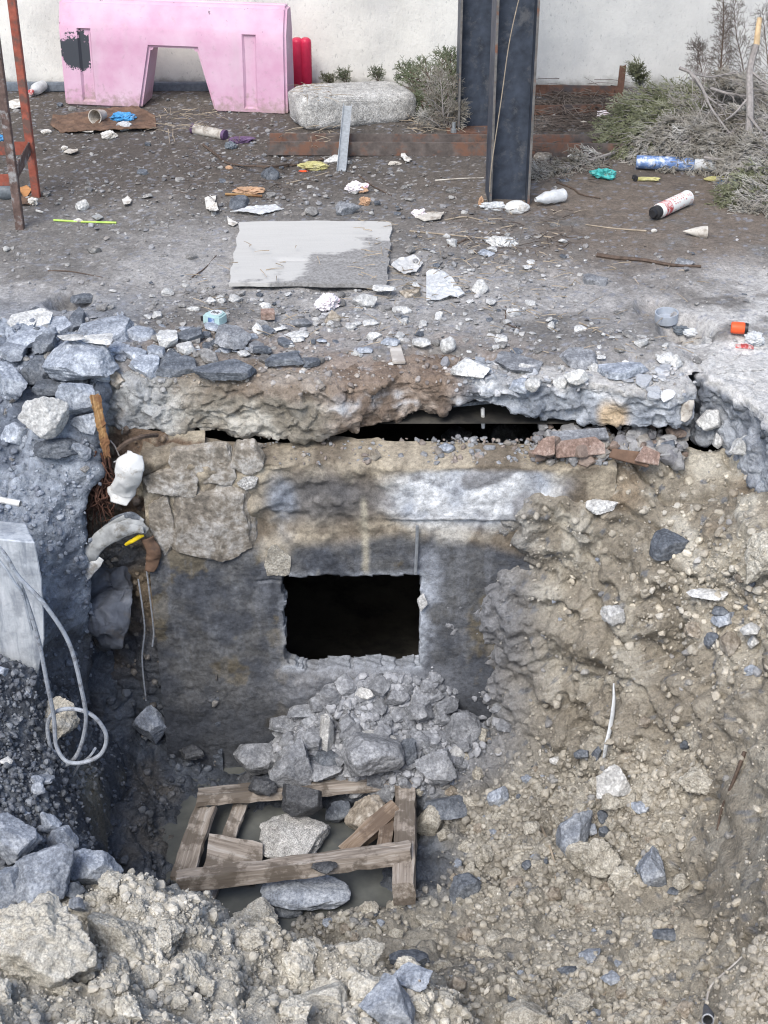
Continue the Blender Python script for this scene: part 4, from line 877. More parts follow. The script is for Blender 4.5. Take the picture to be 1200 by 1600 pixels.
for i in range(N_):
    for j in range(N_): bm.faces.new([gv[i][j], gv[i+1][j], gv[i+1][j+1], gv[i][j+1]])
r_ = bmesh.ops.extrude_face_region(bm, geom=bm.faces[:])
for q in r_['geom']:
    if isinstance(q, bmesh.types.BMVert): q.co.z -= .016
o = bm_obj('board', bm, MAT['worn_board'], None, True); o.location = ctr+Vector((0, 0, .012)); tag(o, 'square pale weathered board lying flat on the dirt, its right side muddy', 'board')

# ------------------------------------------------------------------ wooden pallet frame in the puddle
pr = empty('pallet', atZ(460, 1300, -1.55)); tag(pr, 'broken grey wooden pallet frame lying in the muddy puddle', 'pallet'); po = Vector(pr.location)
def plank(name, P, Q, wd, ht, mat='weathered_wood', roll=0, seed=0, up=(0, 0, 1)):
    M, L = frame_along(P, Q, up, roll); n = max(4, int(L/.035)); rg = np.random.RandomState(seed+5); bm = bmesh.new(); rings = []
    for i in range(n+1):
        t = i/n; x = t*L; k = []
        for (y, z) in ((-1, -1), (-.3, -1), (.3, -1), (1, -1), (1, .0), (1, 1), (.3, 1), (-.3, 1), (-1, 1), (-1, 0)):
            e = rg.randn(3)*.0011; chip = 1-.06*max(0, rg.randn())*(abs(y)+abs(z) == 2)
            if i in (0, n): e = rg.randn(3)*.0015; e[0] *= 3
            k.append(bm.verts.new((x+e[0], y*wd/2*chip+e[1]+.004*math.sin(t*3+seed), z*ht/2*chip+e[2]+.003*math.sin(t*2.2+seed*2))))
        rings.append(k)
    for a, b_ in zip(rings, rings[1:]):
        for i in range(10): bm.faces.new([a[i], a[(i+1) % 10], b_[(i+1) % 10], b_[i]])
    bm.faces.new(rings[0]); bm.faces.new(rings[-1][::-1])
    o = bm_obj(name, bm, MAT[mat], pr, False); M.translation -= po; o.matrix_local = M; return o
zb = -1.50
plank('back_board', atZ(309, 1248, zb), atZ(648, 1216, zb+.01), .075, .045, seed=1, roll=R(-18))
plank('front_board', atZ(277, 1378, -1.46), atZ(640, 1330, -1.42), .055, .060, 'weathered_wood', seed=2, roll=R(-8))
plank('side_board', atZ(321, 1262, zb-.03), atZ(287, 1372, zb-.035), .085, .022, seed=3, roll=R(10))
plank('side_board', atZ(378, 1258, -1.555), atZ(320, 1415, -1.60), .052, .022, seed=4, roll=R(-8))
plank('loose_board', atZ(322, 1332, -1.50), atZ(405, 1352, -1.575), .15, .022, seed=5, roll=R(28))
plank('stringer', atZ(634, 1222, -1.50), atZ(630, 1398, -1.49), .075, .105, 'weathered_wood', seed=6, roll=R(4))
plank('brace', atZ(540, 1335, -1.545), atZ(618, 1262, -1.46), .060, .045, 'brown_wood', seed=7, roll=R(15))
plank('stub', atZ(600, 1340, -1.475), atZ(603, 1290, -1.50), .05, .05, 'brown_wood', seed=8)

# ------------------------------------------------------------------ left: concrete block, pipe stub, cables
A0 = atY(60, 850, 3.92); bm = bmesh.new()
prof = [(-40, 838), (54, 848), (66, 905), (70, 1000), (60, 1060), (24, 1128), (-60, 1150)]
fr = []
for t, dy in ((0, 0), (1, .30)):
    for px, py in prof:
        yy = 3.9; p = atY(px, py, yy); fr.append(bm.verts.new(p-A0+Vector((-.06*t, dy*.5, -.02*t))))
n = len(prof); bm.faces.new(fr[:n]); bm.faces.new(fr[n:][::-1])
for i in range(n): bm.faces.new([fr[i], fr[(i+1) % n], fr[n+(i+1) % n], fr[n+i]])
bmesh.ops.recalc_face_normals(bm, faces=bm.faces)
bmesh.ops.bevel(bm, geom=bm.edges[:], offset=.004, segments=1, affect='EDGES', clamp_overlap=True)
bmesh.ops.triangulate(bm, faces=bm.faces[:]); bmesh.ops.subdivide_edges(bm, edges=[e for e in bm.edges if e.calc_length() > .04], cuts=6, use_grid_fill=True)
bmesh.ops.triangulate(bm, faces=bm.faces[:])
q = np.array([tuple(v.co) for v in bm.verts]); dd = .012*fbm(q, 9, 4, 311)+.005*fbm(q, 30, 3, 312)
for v, e in zip(bm.verts, dd): v.co.y += float(e)*.45; v.co.x += float(e)*.12
s = NT('streaked_concrete'); v_ = s.stretch(30, 30, 5); n1 = s.noise(1, 6, .7, v_, .3); n2 = s.noise(8, 5, .6); n3 = s.noise(70, 4, .7)
c = s.ramp(n1, [(.33, (.22, .245, .28)), (.48, (.42, .45, .48)), (.66, (.54, .565, .59))]); c = s.mix(s.map(n2, .5, .62, 0, .6), c, (.2, .22, .25)); s.done(c, .9, s.bump(n3, .5, .005, s.bump(n1, .15, .004)))
o = bm_obj('concrete_block', bm, MAT['streaked_concrete'], None, False); o.location = A0; tag(o, 'pale streaked concrete block at the left edge behind the hanging cable loops', 'concrete block')
p0 = atY(32, 787, 4.02); p1 = p0+Vector((-.35, .12, .0))
r = empty('pipe_stub', p0); tag(r, 'thin white plastic pipe end sticking in from the left bank', 'pipe')
o = lathe('pipe', [(0, .0085), (.01, .0105), (1, .0105)], (0, 0, 0), p1-p0, MAT['white_plastic'], r, 14)
# cables hang down, make a loop and end in the mud; they hang clear of the block at arm's length
yc = 3.62
def cpath(L): return [atY(a, b, yc+c) for a, b, c in L]
c1 = cpath([(-60, 810, .05), (0, 858, 0), (28, 900, 0), (70, 945, 0), (108, 1005, .02), (128, 1080, .03), (134, 1130, .05), (120, 1180, .08), (95, 1196, .1), (78, 1165, .1), (76, 1125, .1), (100, 1108, .07), (140, 1115, .05), (165, 1145, .05), (160, 1175, .05), (135, 1190, .05), (105, 1190, .05), (88, 1165, .06), (84, 1120, .06), (74, 1070, .04), (60, 1000, .02), (40, 935, .01), (20, 890, .0), (-10, 855, .02), (-60, 825, .05)])
o = tube('cable', spline(c1, 260), .0068, MAT['cable_grey'], None, 8); tag(o, 'grey cable hanging in a double strand ending in a loop', 'cable')
c2 = cpath([(-60, 830, .06), (-5, 872, .0), (24, 912, -.01), (36, 930, .0), (50, 985, .02)]); o = tube('cable', spline(c2, 50), .0045, MAT['cable_grey'], None, 6); tag(o, 'short thin cable beside the long looped cable at the left edge', 'cable')
c3 = cpath([(150, 1168, .12), (140, 1182, .1), (124, 1195, .12), (112, 1215, .14), (98, 1228, .16)]); o = tube('cable', spline(c3, 40), .0045, MAT['cable_grey'], None, 6); tag(o, 'thin cable tail curling below the cable loop into the mud', 'cable')

# ------------------------------------------------------------------ recess: stake, root, white sheet, torn membranes, wires
A0, A1 = atY(150, 622, 4.40), atY(166, 706, 4.37); r = empty('wooden_stake', A0); tag(r, 'splintered orange-brown wooden stake wedged at the left end of the slab', 'wooden stake')
M, L = frame_along(A0, A1, (0, 1, 0)); bm = bmesh.new(); rg = np.random.RandomState(3); rings = []
for i in range(25):
    t = i/24; wd = .015*(1-.2*t)+.0015*math.sin(t*17); k = []
    for a in np.linspace(0, 2*np.pi, 13)[:-1]:
        rr = wd*(1+.28*math.cos(3*a+1+t)+.16*math.cos(7*a)+.16*rg.randn()*(.4+.8*t)); k.append(bm.verts.new((t*L+(.035*rg.rand()*(i-21)/3 if i > 21 else (-.02*rg.rand() if i == 0 else 0)), rr*math.cos(a), .7*rr*math.sin(a))))
    rings.append(k)
for a, b_ in zip(rings, rings[1:]):
    for i in range(12): bm.faces.new([a[i], a[(i+1) % 12], b_[(i+1) % 12], b_[i]])
bm.faces.new(rings[0]); bm.faces.new(rings[-1][::-1]); o = bm_obj('shaft', bm, MAT['stake_wood'], r); M.translation -= A0; o.matrix_local = M
parts = []; rg = random.Random(5)
for i in range(70):
    x = rg.uniform(148, 172); y = rg.uniform(700, 770); p = [atY(x+rg.uniform(-8, 8)*k+rg.uniform(-2, 2), y+k*rg.uniform(10, 26), 4.42+rg.uniform(-.02, .05)) for k in range(4)]
    parts.append(tube_np(spline(p, 8), np.linspace(.004, .0012, len(spline(p, 8))), 4))
v, f = merge(parts); o = put('root_bundle', np_mesh('root_bundle', v, f), MAT['root_fibre']); tag(o, 'shaggy red-brown rotten root hanging below the wooden stake', 'root')
o = tube('root', spline([atY(185, 702, 4.40), atY(200, 690, 4.38), atY(225, 682, 4.42), atY(245, 680, 4.5)], 20), .008, MAT['stem_brown'], None, 6); tag(o, 'short bent root poking out under the slab beside the stake', 'root')
for k, (pp, lab) in enumerate((([(172, 688), (180, 698), (186, 712)], 'thin grey rootlet just right of the stake tip'), ([(178, 722), (190, 716), (197, 708)], 'thin pale splinter lying above the white plastic sheet'))):
    o = tube('rootlet', spline([atY(a, b_, 4.40) for a, b_ in pp], 12), .0028, MAT['stem_grey'] if k == 0 else MAT['paper'], None, 5); tag(o, lab, 'root')
def ribbon(name, centre, widths, mat, thick=.004, seed=0, parent=None, crumple=.006, axis=None, nw=14, curl=0):
    """a bent strip of sheet: centre line points, width per point (m)"""
    C = [Vector(p) for p in centre]; n = 36; S = spline(C, n); m = len(S); wi = np.interp(np.linspace(0, 1, m), np.linspace(0, 1, len(widths)), widths)
    v = []; 
    for i in range(m):
        T = (S[min(i+1, m-1)]-S[max(i-1, 0)]).normalized(); B = T.cross(Vector((0, -1, .25)) if axis is None else Vector(axis)).normalized(); N = B.cross(T)
        for j in range(nw):
            t = j/(nw-1)-.5; v.append(S[i]+B*t*wi[i]*(1-.35*curl)+N*((.15+curl)*wi[i]*(1-(2*t)**2)))
    v = np.array([tuple(x) for x in v]); off = np.array([seed*3.1, 0, 0])
    v += np.stack([fbm(v+off, 12, 3, seed+k) for k in range(3)], 1)*crumple*1.6
    f = grid_faces(m, nw); me = np_mesh(name, v, f); o = put(name, me, mat, parent)
    md = o.modifiers.new('thickness', 'SOLIDIFY'); md.thickness = thick; return o
o = ribbon('plastic_sheet', [atY(214, 708, 4.40), atY(206, 730, 4.37), atY(200, 752, 4.37), atY(190, 770, 4.40), atY(184, 788, 4.38)], [.05, .095, .08, .09, .05], MAT['white_plastic'], .0022, 1, None, .013, None, 24, .10); tag(o, 'crumpled white plastic sheet stuck in the soil under the stake', 'plastic sheet')
r = empty('roof_membrane', atY(185, 830, 4.42)); tag(r, 'torn grey layered membrane with a yellow edge curling out of the soil', 'membrane'); r0_ = Vector(r.location)
for k, (pts, wd, mat) in enumerate(((((130, 888), (150, 850), (185, 828), (228, 826)), [.05, .06, .07, .02], 'grey_membrane'), (((150, 855), (175, 832), (205, 822), (232, 830)), [.03, .05, .05, .02], 'grey_membrane'), (((160, 838), (180, 820), (205, 812), (226, 820)), [.02, .04, .04, .02], 'grey_membrane'), (((168, 826), (188, 810), (204, 808), (218, 814)), [.02, .03, .035, .02], 'dark_slate'))):
    o = ribbon('layer', [atY(a, b_, 4.36+.012*k)-r0_ for a, b_ in pts], wd, MAT[mat], .004, 20+k, r, .010)
o = ribbon('yellow_layer', [atY(a, b_, 4.372)-r0_ for a, b_ in ((196, 852), (205, 846), (218, 838), (226, 836))], [.006, .018, .014, .004], MAT['yellow_foam'], .003, 30, r, .008)
o = ribbon('torn_flap', [atY(a, b_, 4.35)-r0_ for a, b_ in ((158, 872), (148, 885), (138, 896), (126, 906))], [.03, .05, .045, .03], MAT['white_plastic'], .003, 31, r, .012)
o = ribbon('side_flap', [atY(a, b_, 4.40)-r0_ for a, b_ in ((228, 836), (236, 855), (238, 875), (234, 892))], [.04, .05, .04, .03], MAT['cardboard_brown'], .004, 32, r, .012)
o = ribbon('membrane_sheet', [atY(165, 880, 4.60), atY(168, 915, 4.50), atY(168, 950, 4.40), atY(165, 975, 4.37), atY(160, 990, 4.44)], [.22, .21, .20, .18, .16], MAT['black_membrane'], .004, 41, None, .03, None, 30); tag(o, 'black wrinkled membrane sagging like a pocket in the dark recess', 'membrane')
for k, pp in enumerate(([(216, 905), (222, 945), (226, 985), (222, 1030), (228, 1095)], [(228, 880), (234, 930), (240, 985), (238, 1010)], [(122, 950), (135, 975), (150, 1010)])):
    o = tube('wire', spline([atY(a, b_, 4.44-.01*k) for a, b_ in pp], 24), .003 if k < 2 else .002, MAT['cable_grey'] if k < 2 else MAT['black_plastic'], None, 5)
    tag(o, ('long grey wire dangling down the recess beside the dark wall', 'shorter grey wire hanging beside the long one in the recess', 'thin black wire hanging at the left of the black membrane')[k], 'wire')
# slit under the slab: bracket bar with a white pin
p = atY(752, 650, 4.63); r = empty('bracket', p); tag(r, 'white pin hanging from a dark bar in the gap under the slab', 'bracket')
bar('bar', Vector((-.10, .02, .035)), Vector((.09, .05, .04)), .02, .012, MAT['dark_slate'], r, 0, 0)
lathe('pin', [(0, .007), (.9, .007), (1, .006), (1, 0)], (.004, 0, .03), (.008, -.005, -.045), MAT['white_plastic'], r, 10)
# pvc pipe collar sunk in the ground
p = atZ(1042, 492, .0); r = empty('pipe_collar', p+Vector((0, 0, -.03)), (R(4), R(-3), 0)); tag(r, 'grey plastic pipe collar set in a broken hole in the ground', 'pipe')
lathe('collar', [(0, .040), (0, .043), (1, .0435), (1, .0395), (.3, .038), (.3, .0)], (0, 0, .006), (0, 0, .042), MAT['grey_plastic'], r, 32)
# folded pale strip standing in the crack at the slab's right end
o = ribbon('plastic_strip', [atY(1076, 612, 4.53), atY(1077, 628, 4.50), atY(1074, 645, 4.50), atY(1068, 656, 4.49)], [.028, .036, .04, .015], MAT['paper_dirty'], .003, 51, None, .006); tag(o, 'folded pale plastic strip wedged in the crack at the right end of the slab', 'plastic strip')
# reinforcing bar by the opening
o = tube('rebar', spline([atY(652, 822, WY-.025), atY(651, 860, WY-.022), atY(649, 897, WY-.02)], 12), .006, MAT['galvanised'], None, 7); tag(o, 'thin grey steel rod standing on the upper right corner of the square hole', 'steel rod')
# small square hole mouth in the pale patch, its shade painted on a block
bm = bmesh.new(); box(bm, (-.022, .004, -.018), (.022, .03, .018)); o = bm_obj('dark_hole_block', bm, MAT['mud_and_hole_dark'], wroot, bevel=.003); o.location = atY(713, 736, WY-.016)-Vector(wroot.location)
# ------------------------------------------------------------------ single rocks, each placed on the ground it lies on
refresh()
HERO = []
def rock(px, py, wpx, hpx, mat, label, kind='ang', seed=None, dep=.8, tilt=0, sink=.3, name='rock', cat='rock', thin=None, sub=None, Yat=None, group=None):
    seed = seed if seed is not None else int(px*7+py*13) % 9973
    loc, nor = hit(px, py)
    if Yat: loc = atY(px, py, Yat)
    m = mpp(loc); rx = wpx/2*m*1.04; phi = math.atan2(CAMZ-loc.z, loc.y); happ = hpx/2*m*1.04
    if thin:                                 # flat piece lying down: depth from its apparent height
        rz = thin; ry = max(.3*rx, min(2.2*rx, math.sqrt(max(happ**2-(rz*math.cos(phi))**2, (.25*rx)**2))/math.sin(phi)))
    else:
        ry = dep*max(rx, happ)*.9; q = happ**2-(ry*math.sin(phi))**2
        if q < (.45*happ)**2: ry = .89*happ/math.sin(phi); q = (.45*happ)**2
        rz = math.sqrt(q)/math.cos(phi)
    if sub is None: sub = 5 if wpx > 48 else 4
    v, f = rock_np(seed, sub, kind if not thin else 'plate'); v = v*np.array([rx, ry, rz]); th = R(tilt)
    c, s_ = math.cos(th), math.sin(th); v = v @ np.array([[c, 0, -s_], [0, 1, 0], [s_, 0, c]])
    if wpx > 30: v *= (1+.035*fbm(v+seed, 1/(.25*max(rx, rz)), 4, seed))[:, None]
    rn = math.sqrt((rx*nor.x)**2+(ry*nor.y)**2+(rz*nor.z)**2)*(1-2*sink*.8); d = (loc-CAM).normalized(); k = rn/max(.35, -(d.dot(nor)))
    o = put(name, np_mesh(name, v, f, True), MAT[mat]); o.location = loc-d*k
    if abs(nor.z) > .8 and thin: 
        ax_ = Vector((0, 0, 1)).rotation_difference(nor); o.rotation_mode = 'QUATERNION'; o.rotation_quaternion = Quaternion().slerp(ax_, .6)
    tag(o, label, cat, group); HERO.append(o); return o
B, D, PA, CR, CL, MU, GR, BR_ = 'blue_grey_stone', 'dark_slate', 'pale_stone', 'concrete_rubble', 'clay_lump', 'mud_and_hole_dark', 'granite', 'brown_stone'
# mud and clay mounds first: heap boulders
rock(68, 1505, 175, 165, 'pale_clay', 'huge pale clay boulder at the bottom left corner of the picture', 'clod', 5, .9, sink=.42, name='clay_boulder', cat='clay boulder', sub=6)
rock(190, 1475, 105, 110, 'pale_clay', 'big pale clay boulder right of the huge corner one on the front heap', 'clod', 8, .9, sink=.4, name='clay_boulder', cat='clay boulder', sub=6)
rock(398, 1440, 70, 56, 'pale_clay', 'knobbly clay lump on the crest of the front heap', 'clod', 9, .9, sink=.35, name='clay_boulder', cat='clay boulder')
rock(570, 1490, 60, 44, 'pale_clay', 'clay lump at the right shoulder of the front heap', 'clod', 10, .9, sink=.35, name='clay_boulder', cat='clay boulder')
rock(512, 1566, 78, 62, 'pale_clay', 'smooth rounded clay lump at the bottom edge left of the blue rock', 'round', 12, .9, sink=.3, name='clay_boulder', cat='clay boulder')
rock(605, 1572, 84, 88, B, 'blue-grey rock at the bottom edge on the right side of the heap', 'ang', 13, .9, sink=.35)
rock(645, 1530, 62, 40, B, 'flat blue-grey rock dusted with clay above the bottom edge rock', 'ang', 14, .9, sink=.4)
T = [ # left bank and the yard edge
 (126, 562, 112, 62, B, 'large blunt pale grey rock jutting out at the top left corner of the pit', 'ang', .9, .2), (70, 646, 72, 64, PA, 'white angular rock perched on the left bank below the large rounded rock', 'ang', .8, .15),
 (120, 620, 58, 54, B, 'grey block touching the left side of the wooden stake', 'ang', .8, .2), (135, 662, 52, 42, B, 'smaller grey block under the one beside the stake', 'ang', .8, .3),
 (88, 700, 66, 36, D, 'dark flat stone below the white angular rock on the left bank', 'round', .8, .3), (124, 705, 36, 32, B, 'small grey stone right of the dark flat stone on the left bank', 'ang', .8, .3),
 (22, 680, 44, 40, B, 'grey stone at the left edge beside the white angular rock', 'ang', .8, .35), (52, 580, 56, 46, D, 'tilted dark slab behind the white angular rock', 'ang', .8, .3), (76, 603, 50, 22, D, 'thin dark slab in the shade above the white angular rock', 'slab', .8, .3),
 (20, 600, 50, 60, B, 'broad grey rock at the left edge above the bank', 'ang', .8, .4), (160, 588, 34, 20, B, 'small grey stone just right below the large rounded rock', 'ang', .8, .3), (183, 594, 26, 26, BR_, 'brown rounded stone at the left end of the slab edge', 'round', .8, .3),
 (25, 1312, 76, 66, B, 'blue-grey rock uppermost in the left foreground rock pile', 'ang', .9, .25), (52, 1380, 118, 92, B, 'largest blue-grey rock in the left foreground pile', 'ang', .9, .2), (8, 1392, 50, 66, B, 'pale blue rock cut by the left edge in the foreground pile', 'ang', .9, .2),
 (80, 1286, 32, 42, B, 'small upright blue-grey rock above the foreground pile', 'ang', .8, .2), (97, 1314, 46, 46, B, 'blue-grey rock with a clay smear in the foreground pile', 'ang', .8, .2), (146, 1356, 84, 62, B, 'rightmost large blue-grey rock of the foreground pile', 'ang', .8, .2),
 (66, 1217, 38, 16, B, 'flat pale stone on the dark gravelly spoil at left', 'ang', .8, .2), (60, 1233, 22, 22, B, 'small rounded stone under the flat pale stone on the left spoil', 'round', .8, .3), (10, 1189, 20, 12, PA, 'tiny pale stone at the left edge of the spoil', 'ang', .8, .2),
 (16, 1440, 52, 42, B, 'shaded blue-grey rock under the largest one at the left edge', 'ang', .8, .3), (112, 1392, 42, 30, D, 'dark stone in the hollow between the foreground rocks', 'ang', .8, .3), (120, 1412, 26, 22, B, 'small grey stone at the foot of the foreground rocks', 'ang', .8, .2),
 (0, 1310, 14, 40, B, 'pale sliver of rock at the very left edge above the pile', 'ang', .8, .2), (90, 1128, 66, 60, CL, 'yellowish clay lump behind the cable loop', 'lump', .8, .3), (236, 1136, 54, 58, B, 'lone grey rock standing in the dark mud', 'ang', .8, .2),
 # pallet and pit floor
 (460, 1312, 106, 66, GR, 'speckled granite boulder inside the pallet frame', 'round', 1.0, .25), (478, 1394, 136, 58, B, 'long blue-grey boulder in the puddle under the front pallet board', 'round', .8, .25),
 (576, 1272, 72, 64, BR_, 'rounded brown stone in the back right corner of the pallet', 'round', .9, .25), (530, 1268, 42, 36, D, 'small dark stone beside the rounded brown one in the pallet', 'ang', .8, .25), (672, 1283, 46, 50, CL, 'rounded clay lump touching the right side of the pallet', 'round', .9, .25),
 (698, 1262, 70, 40, D, 'dark wet rock just right of the pallet', 'round', .8, .4), (300, 1175, 40, 24, MU, 'dark mud clod at the wet edge of the puddle', 'lump', .8, .3), (385, 1218, 40, 26, MU, 'dark mud clod behind the back pallet board', 'lump', .8, .3), (410, 1228, 44, 30, MU, 'second dark mud clod behind the back pallet board, near the rubble', 'lump', .8, .3), (505, 1355, 44, 24, MU, 'muddy lump in the puddle inside the pallet', 'lump', .8, .4), (440, 1418, 80, 30, D, 'dark wet rock half sunk in front of the pallet', 'round', .8, .45),
 # rubble fan: large ones
 (408, 1184, 82, 58, CR, 'large grey concrete chunk at the left foot of the rubble fan', 'ang', .9, .2), (456, 1192, 68, 66, CR, 'jagged concrete chunk second from the left at the foot of the fan', 'ang', .8, .2), (512, 1182, 60, 32, D, 'dark smooth chunk in the middle of the rubble fan', 'round', .8, .3), (505, 1204, 62, 34, CR, 'concrete chunk just behind the back pallet board', 'ang', .8, .3),
 (583, 1182, 94, 78, CR, 'largest concrete chunk at the centre foot of the rubble fan', 'round', .9, .2), (578, 1152, 80, 26, PA, 'pale curved shard lying over the largest chunk of the fan', 'slab', .8, .3), (720, 1140, 62, 62, CR, 'rounded brownish rock at the right end of the rubble fan', 'round', .9, .25), (681, 1196, 64, 62, CR, 'brownish concrete chunk at the right foot of the fan', 'ang', .9, .2), (636, 1180, 34, 50, D, 'dark chunk between the two largest at the fan foot', 'ang', .8, .3),
 (476, 1112, 52, 24, CR, 'flat concrete chunk at the upper left of the rubble fan', 'ang', .8, .25), (510, 1142, 24, 56, PA, 'narrow pale shard standing upright in the rubble fan', 'slab', .6, .15), (553, 1138, 22, 20, PA, 'small pale cube-like chunk in the middle of the fan', 'ang', .8, .2), (445, 1132, 50, 30, CR, 'slab-like chunk left in the middle of the fan', 'ang', .8, .3), (655, 1110, 46, 30, CR, 'pale rough chunk high on the right of the fan', 'ang', .8, .3), (715, 1178, 28, 22, PA, 'white chip below the rounded brownish rock of the fan', 'ang', .8, .2), (660, 1162, 40, 32, CR, 'broken chunk above the brownish one at the fan right', 'ang', .8, .3), (620, 1088, 36, 24, CR, 'chunk near the sill of the square hole', 'ang', .8, .3), (570, 1085, 30, 24, PA, 'pale lump just under the middle of the hole sill', 'ang', .8, .3), (690, 1120, 36, 26, CR, 'grey chunk left of the rounded brownish rock', 'ang', .8, .3),
 # right slope
 (960, 1222, 56, 56, PA, 'pale blue-white rock on the right slope below the curved strip', 'ang', .8, .2), (898, 1308, 54, 76, B, 'tall wedge-shaped blue-grey rock stuck in the right slope', 'ang', .8, .2), (940, 1345, 60, 58, CL, 'clay lump leaning on the wedge-shaped rock', 'lump', .8, .25), (905, 1335, 44, 42, CL, 'smaller clay lump at the foot of the wedge-shaped rock', 'lump', .8, .25), (975, 1378, 52, 50, CL, 'clay lump between wedge rock and dark split rock', 'lump', .8, .3),
 (1020, 1364, 50, 60, B, 'dark split blue-grey rock on the right slope', 'ang', .8, .2), (1066, 1379, 30, 26, CL, 'smooth round clay ball right of the split rock', 'round', .9, .2), (778, 1245, 34, 34, B, 'round blue-grey stone on the slope right of the pallet', 'round', .9, .2), (730, 1386, 54, 40, D, 'flat dark slate piece right of the pallet corner', 'slab', .8, .3), (670, 1440, 40, 24, CL, 'clay lump in front of the pallet corner', 'lump', .8, .3),
 (908, 1178, 24, 18, D, 'small dark stone near the foot of the curved strip', 'ang', .8, .2), (932, 1178, 16, 20, D, 'dark pebble touching the foot of the curved strip', 'ang', .8, .2), (868, 1188, 20, 14, PA, 'small pale pebble left of the curved strip', 'round', .8, .2), (1002, 1262, 30, 22, B, 'grey stone right below the pale blue-white rock', 'ang', .8, .2), (1090, 1222, 62, 44, CL, 'clay lump high on the right slope', 'lump', .8, .35), (960, 1250, 40, 30, CL, 'clay lump under the pale blue-white rock', 'lump', .8, .3), (745, 1150, 38, 34, CL, 'clay clod beside the rounded brownish rock', 'lump', .8, .3),
 (893, 1518, 44, 18, D, 'dark flat stone on the lower right slope', 'ang', .8, .3), (715, 1538, 28, 26, BR_, 'small brown stone near the bottom centre', 'ang', .8, .2), (640, 1497, 62, 26, D, 'dark flat stone at the right foot of the clay heap', 'slab', .8, .3), (922, 1495, 34, 22, B, 'blue-grey stone in the lower right soil', 'ang', .8, .3), (955, 1528, 34, 20, B, 'bluish stone cluster piece in the lower right soil', 'ang', .8, .3), (822, 1592, 70, 60, CL, 'rounded clay boulder at the bottom edge right of centre', 'round', .9, .35), (900, 1568, 56, 34, CL, 'long clay clod near the bottom edge right of centre', 'lump', .8, .3), (1042, 1458, 44, 18, D, 'dark purple-grey stone right of the lower slope', 'ang', .8, .3), (945, 1300, 20, 18, D, 'little dark stone beside the wedge-shaped rock', 'ang', .8, .2), (954, 1336, 16, 16, D, 'little dark stone below the other one by the wedge rock', 'ang', .8, .2), (1055, 1392, 26, 14, D, 'dark sliver under the clay ball on the slope', 'ang', .8, .2), (920, 1296, 24, 18, B, 'blue chip beside the top of the wedge rock', 'ang', .8, .2),
 # right bank
 (1106, 930, 62, 20, PA, 'white flat stone in the right bank', 'ang', .8, .25), (1048, 852, 62, 40, D, 'dark slate slab sticking out of the upper right bank', 'slab', .8, .3), (1192, 868, 50, 76, CL, 'big clay block hanging at the right edge of the bank', 'lump', .8, .3), (1130, 968, 36, 24, B, 'blue-grey stone below the white flat stone', 'ang', .8, .2), (1110, 1002, 20, 26, D, 'small black stone in the right bank', 'ang', .8, .2), (1172, 985, 30, 20, PA, 'whitish stone near the right edge of the bank', 'ang', .8, .2), (1142, 1006, 34, 32, BR_, 'brown stone between black and whitish stones in the bank', 'ang', .8, .2), (1178, 1002, 18, 22, PA, 'round white pebble right under the whitish stone', 'round', .8, .2), (1172, 1048, 20, 20, B, 'small blue stone at the right edge of the bank', 'ang', .8, .2), (1125, 955, 28, 16, D, 'dark stone wedged over the blue-grey one in the bank', 'ang', .8, .2), (958, 960, 38, 30, PA, 'pale chalky lump in the middle of the bank', 'lump', .8, .3), (940, 790, 50, 26, PA, 'chalky lump high in the bank below the tiles', 'lump', .8, .4), (660, 940, 16, 24, PA, 'little chip on the right jamb of the hole', 'ang', .7, .3),
 # gap under slab
 (713, 681, 46, 36, B, 'blue-grey broken stone lying in the gap under the slab', 'ang', .8, .15), (798, 676, 66, 44, B, 'largest blue-grey stone in the gap under the slab', 'ang', .8, .15), (832, 692, 38, 24, B, 'small blue-grey stone right of the largest one in the gap', 'ang', .8, .15), (766, 673, 40, 14, D, 'thin dark flat stone between the two grey ones in the gap', 'slab', .8, .2), (698, 700, 26, 16, B, 'small chip left of the grey stones in the gap', 'ang', .8, .2), (742, 690, 24, 18, BR_, 'small brown stone between the grey stones in the gap', 'ang', .8, .2), (585, 711, 20, 20, BR_, 'small brown stone on the wall top under the slab', 'ang', .8, .2),
 (1108, 656, 38, 34, PA, 'pale stone lying below the right slab corner', 'ang', .8, .2), (1158, 696, 38, 34, PA, 'pale cracked stone on the broken side of the right slab corner', 'ang', .8, .2), (1122, 688, 16, 24, PA, 'narrow pale stone between the two below the right slab corner', 'ang', .8, .2), (1040, 700, 40, 30, D, 'dark stone left of the right slab corner', 'ang', .8, .25), (1010, 690, 30, 22, B, 'grey stone beside the brown tile shards', 'ang', .8, .25),
 # stones lying along the slab edge
 (735, 577, 60, 32, PA, 'pale broken slab piece at the edge above the gap', 'ang', .8, .3), (810, 570, 74, 30, CR, 'flat grey slab piece at the edge right of the pale one', 'slab', .8, .3), (900, 588, 38, 28, PA, 'white stone on the slab edge right of centre', 'ang', .8, .2), (876, 598, 24, 20, PA, 'small rounded white stone left of the white one on the edge', 'round', .8, .2), (833, 602, 26, 22, PA, 'pale wedge hanging on the slab edge', 'ang', .8, .2), (818, 576, 18, 18, PA, 'small pale chip standing on the slab edge', 'ang', .8, .2), (812, 602, 34, 22, B, 'bluish chip on the slab edge', 'ang', .8, .25), (905, 560, 60, 22, CR, 'flat grey piece behind the white stone on the edge', 'slab', .8, .3), (975, 578, 80, 26, B, 'long bluish concrete flake at the right of the slab edge', 'slab', .8, .3), (1057, 565, 20, 26, PA, 'pale upright chip near the right end of the slab', 'ang', .8, .2), (1040, 560, 28, 18, PA, 'pale flat chip near the right end of the slab', 'ang', .8, .2), (930, 573, 24, 14, PA, 'small pale flake between white stone and long flake', 'ang', .8, .2),
 # centre yard rubble
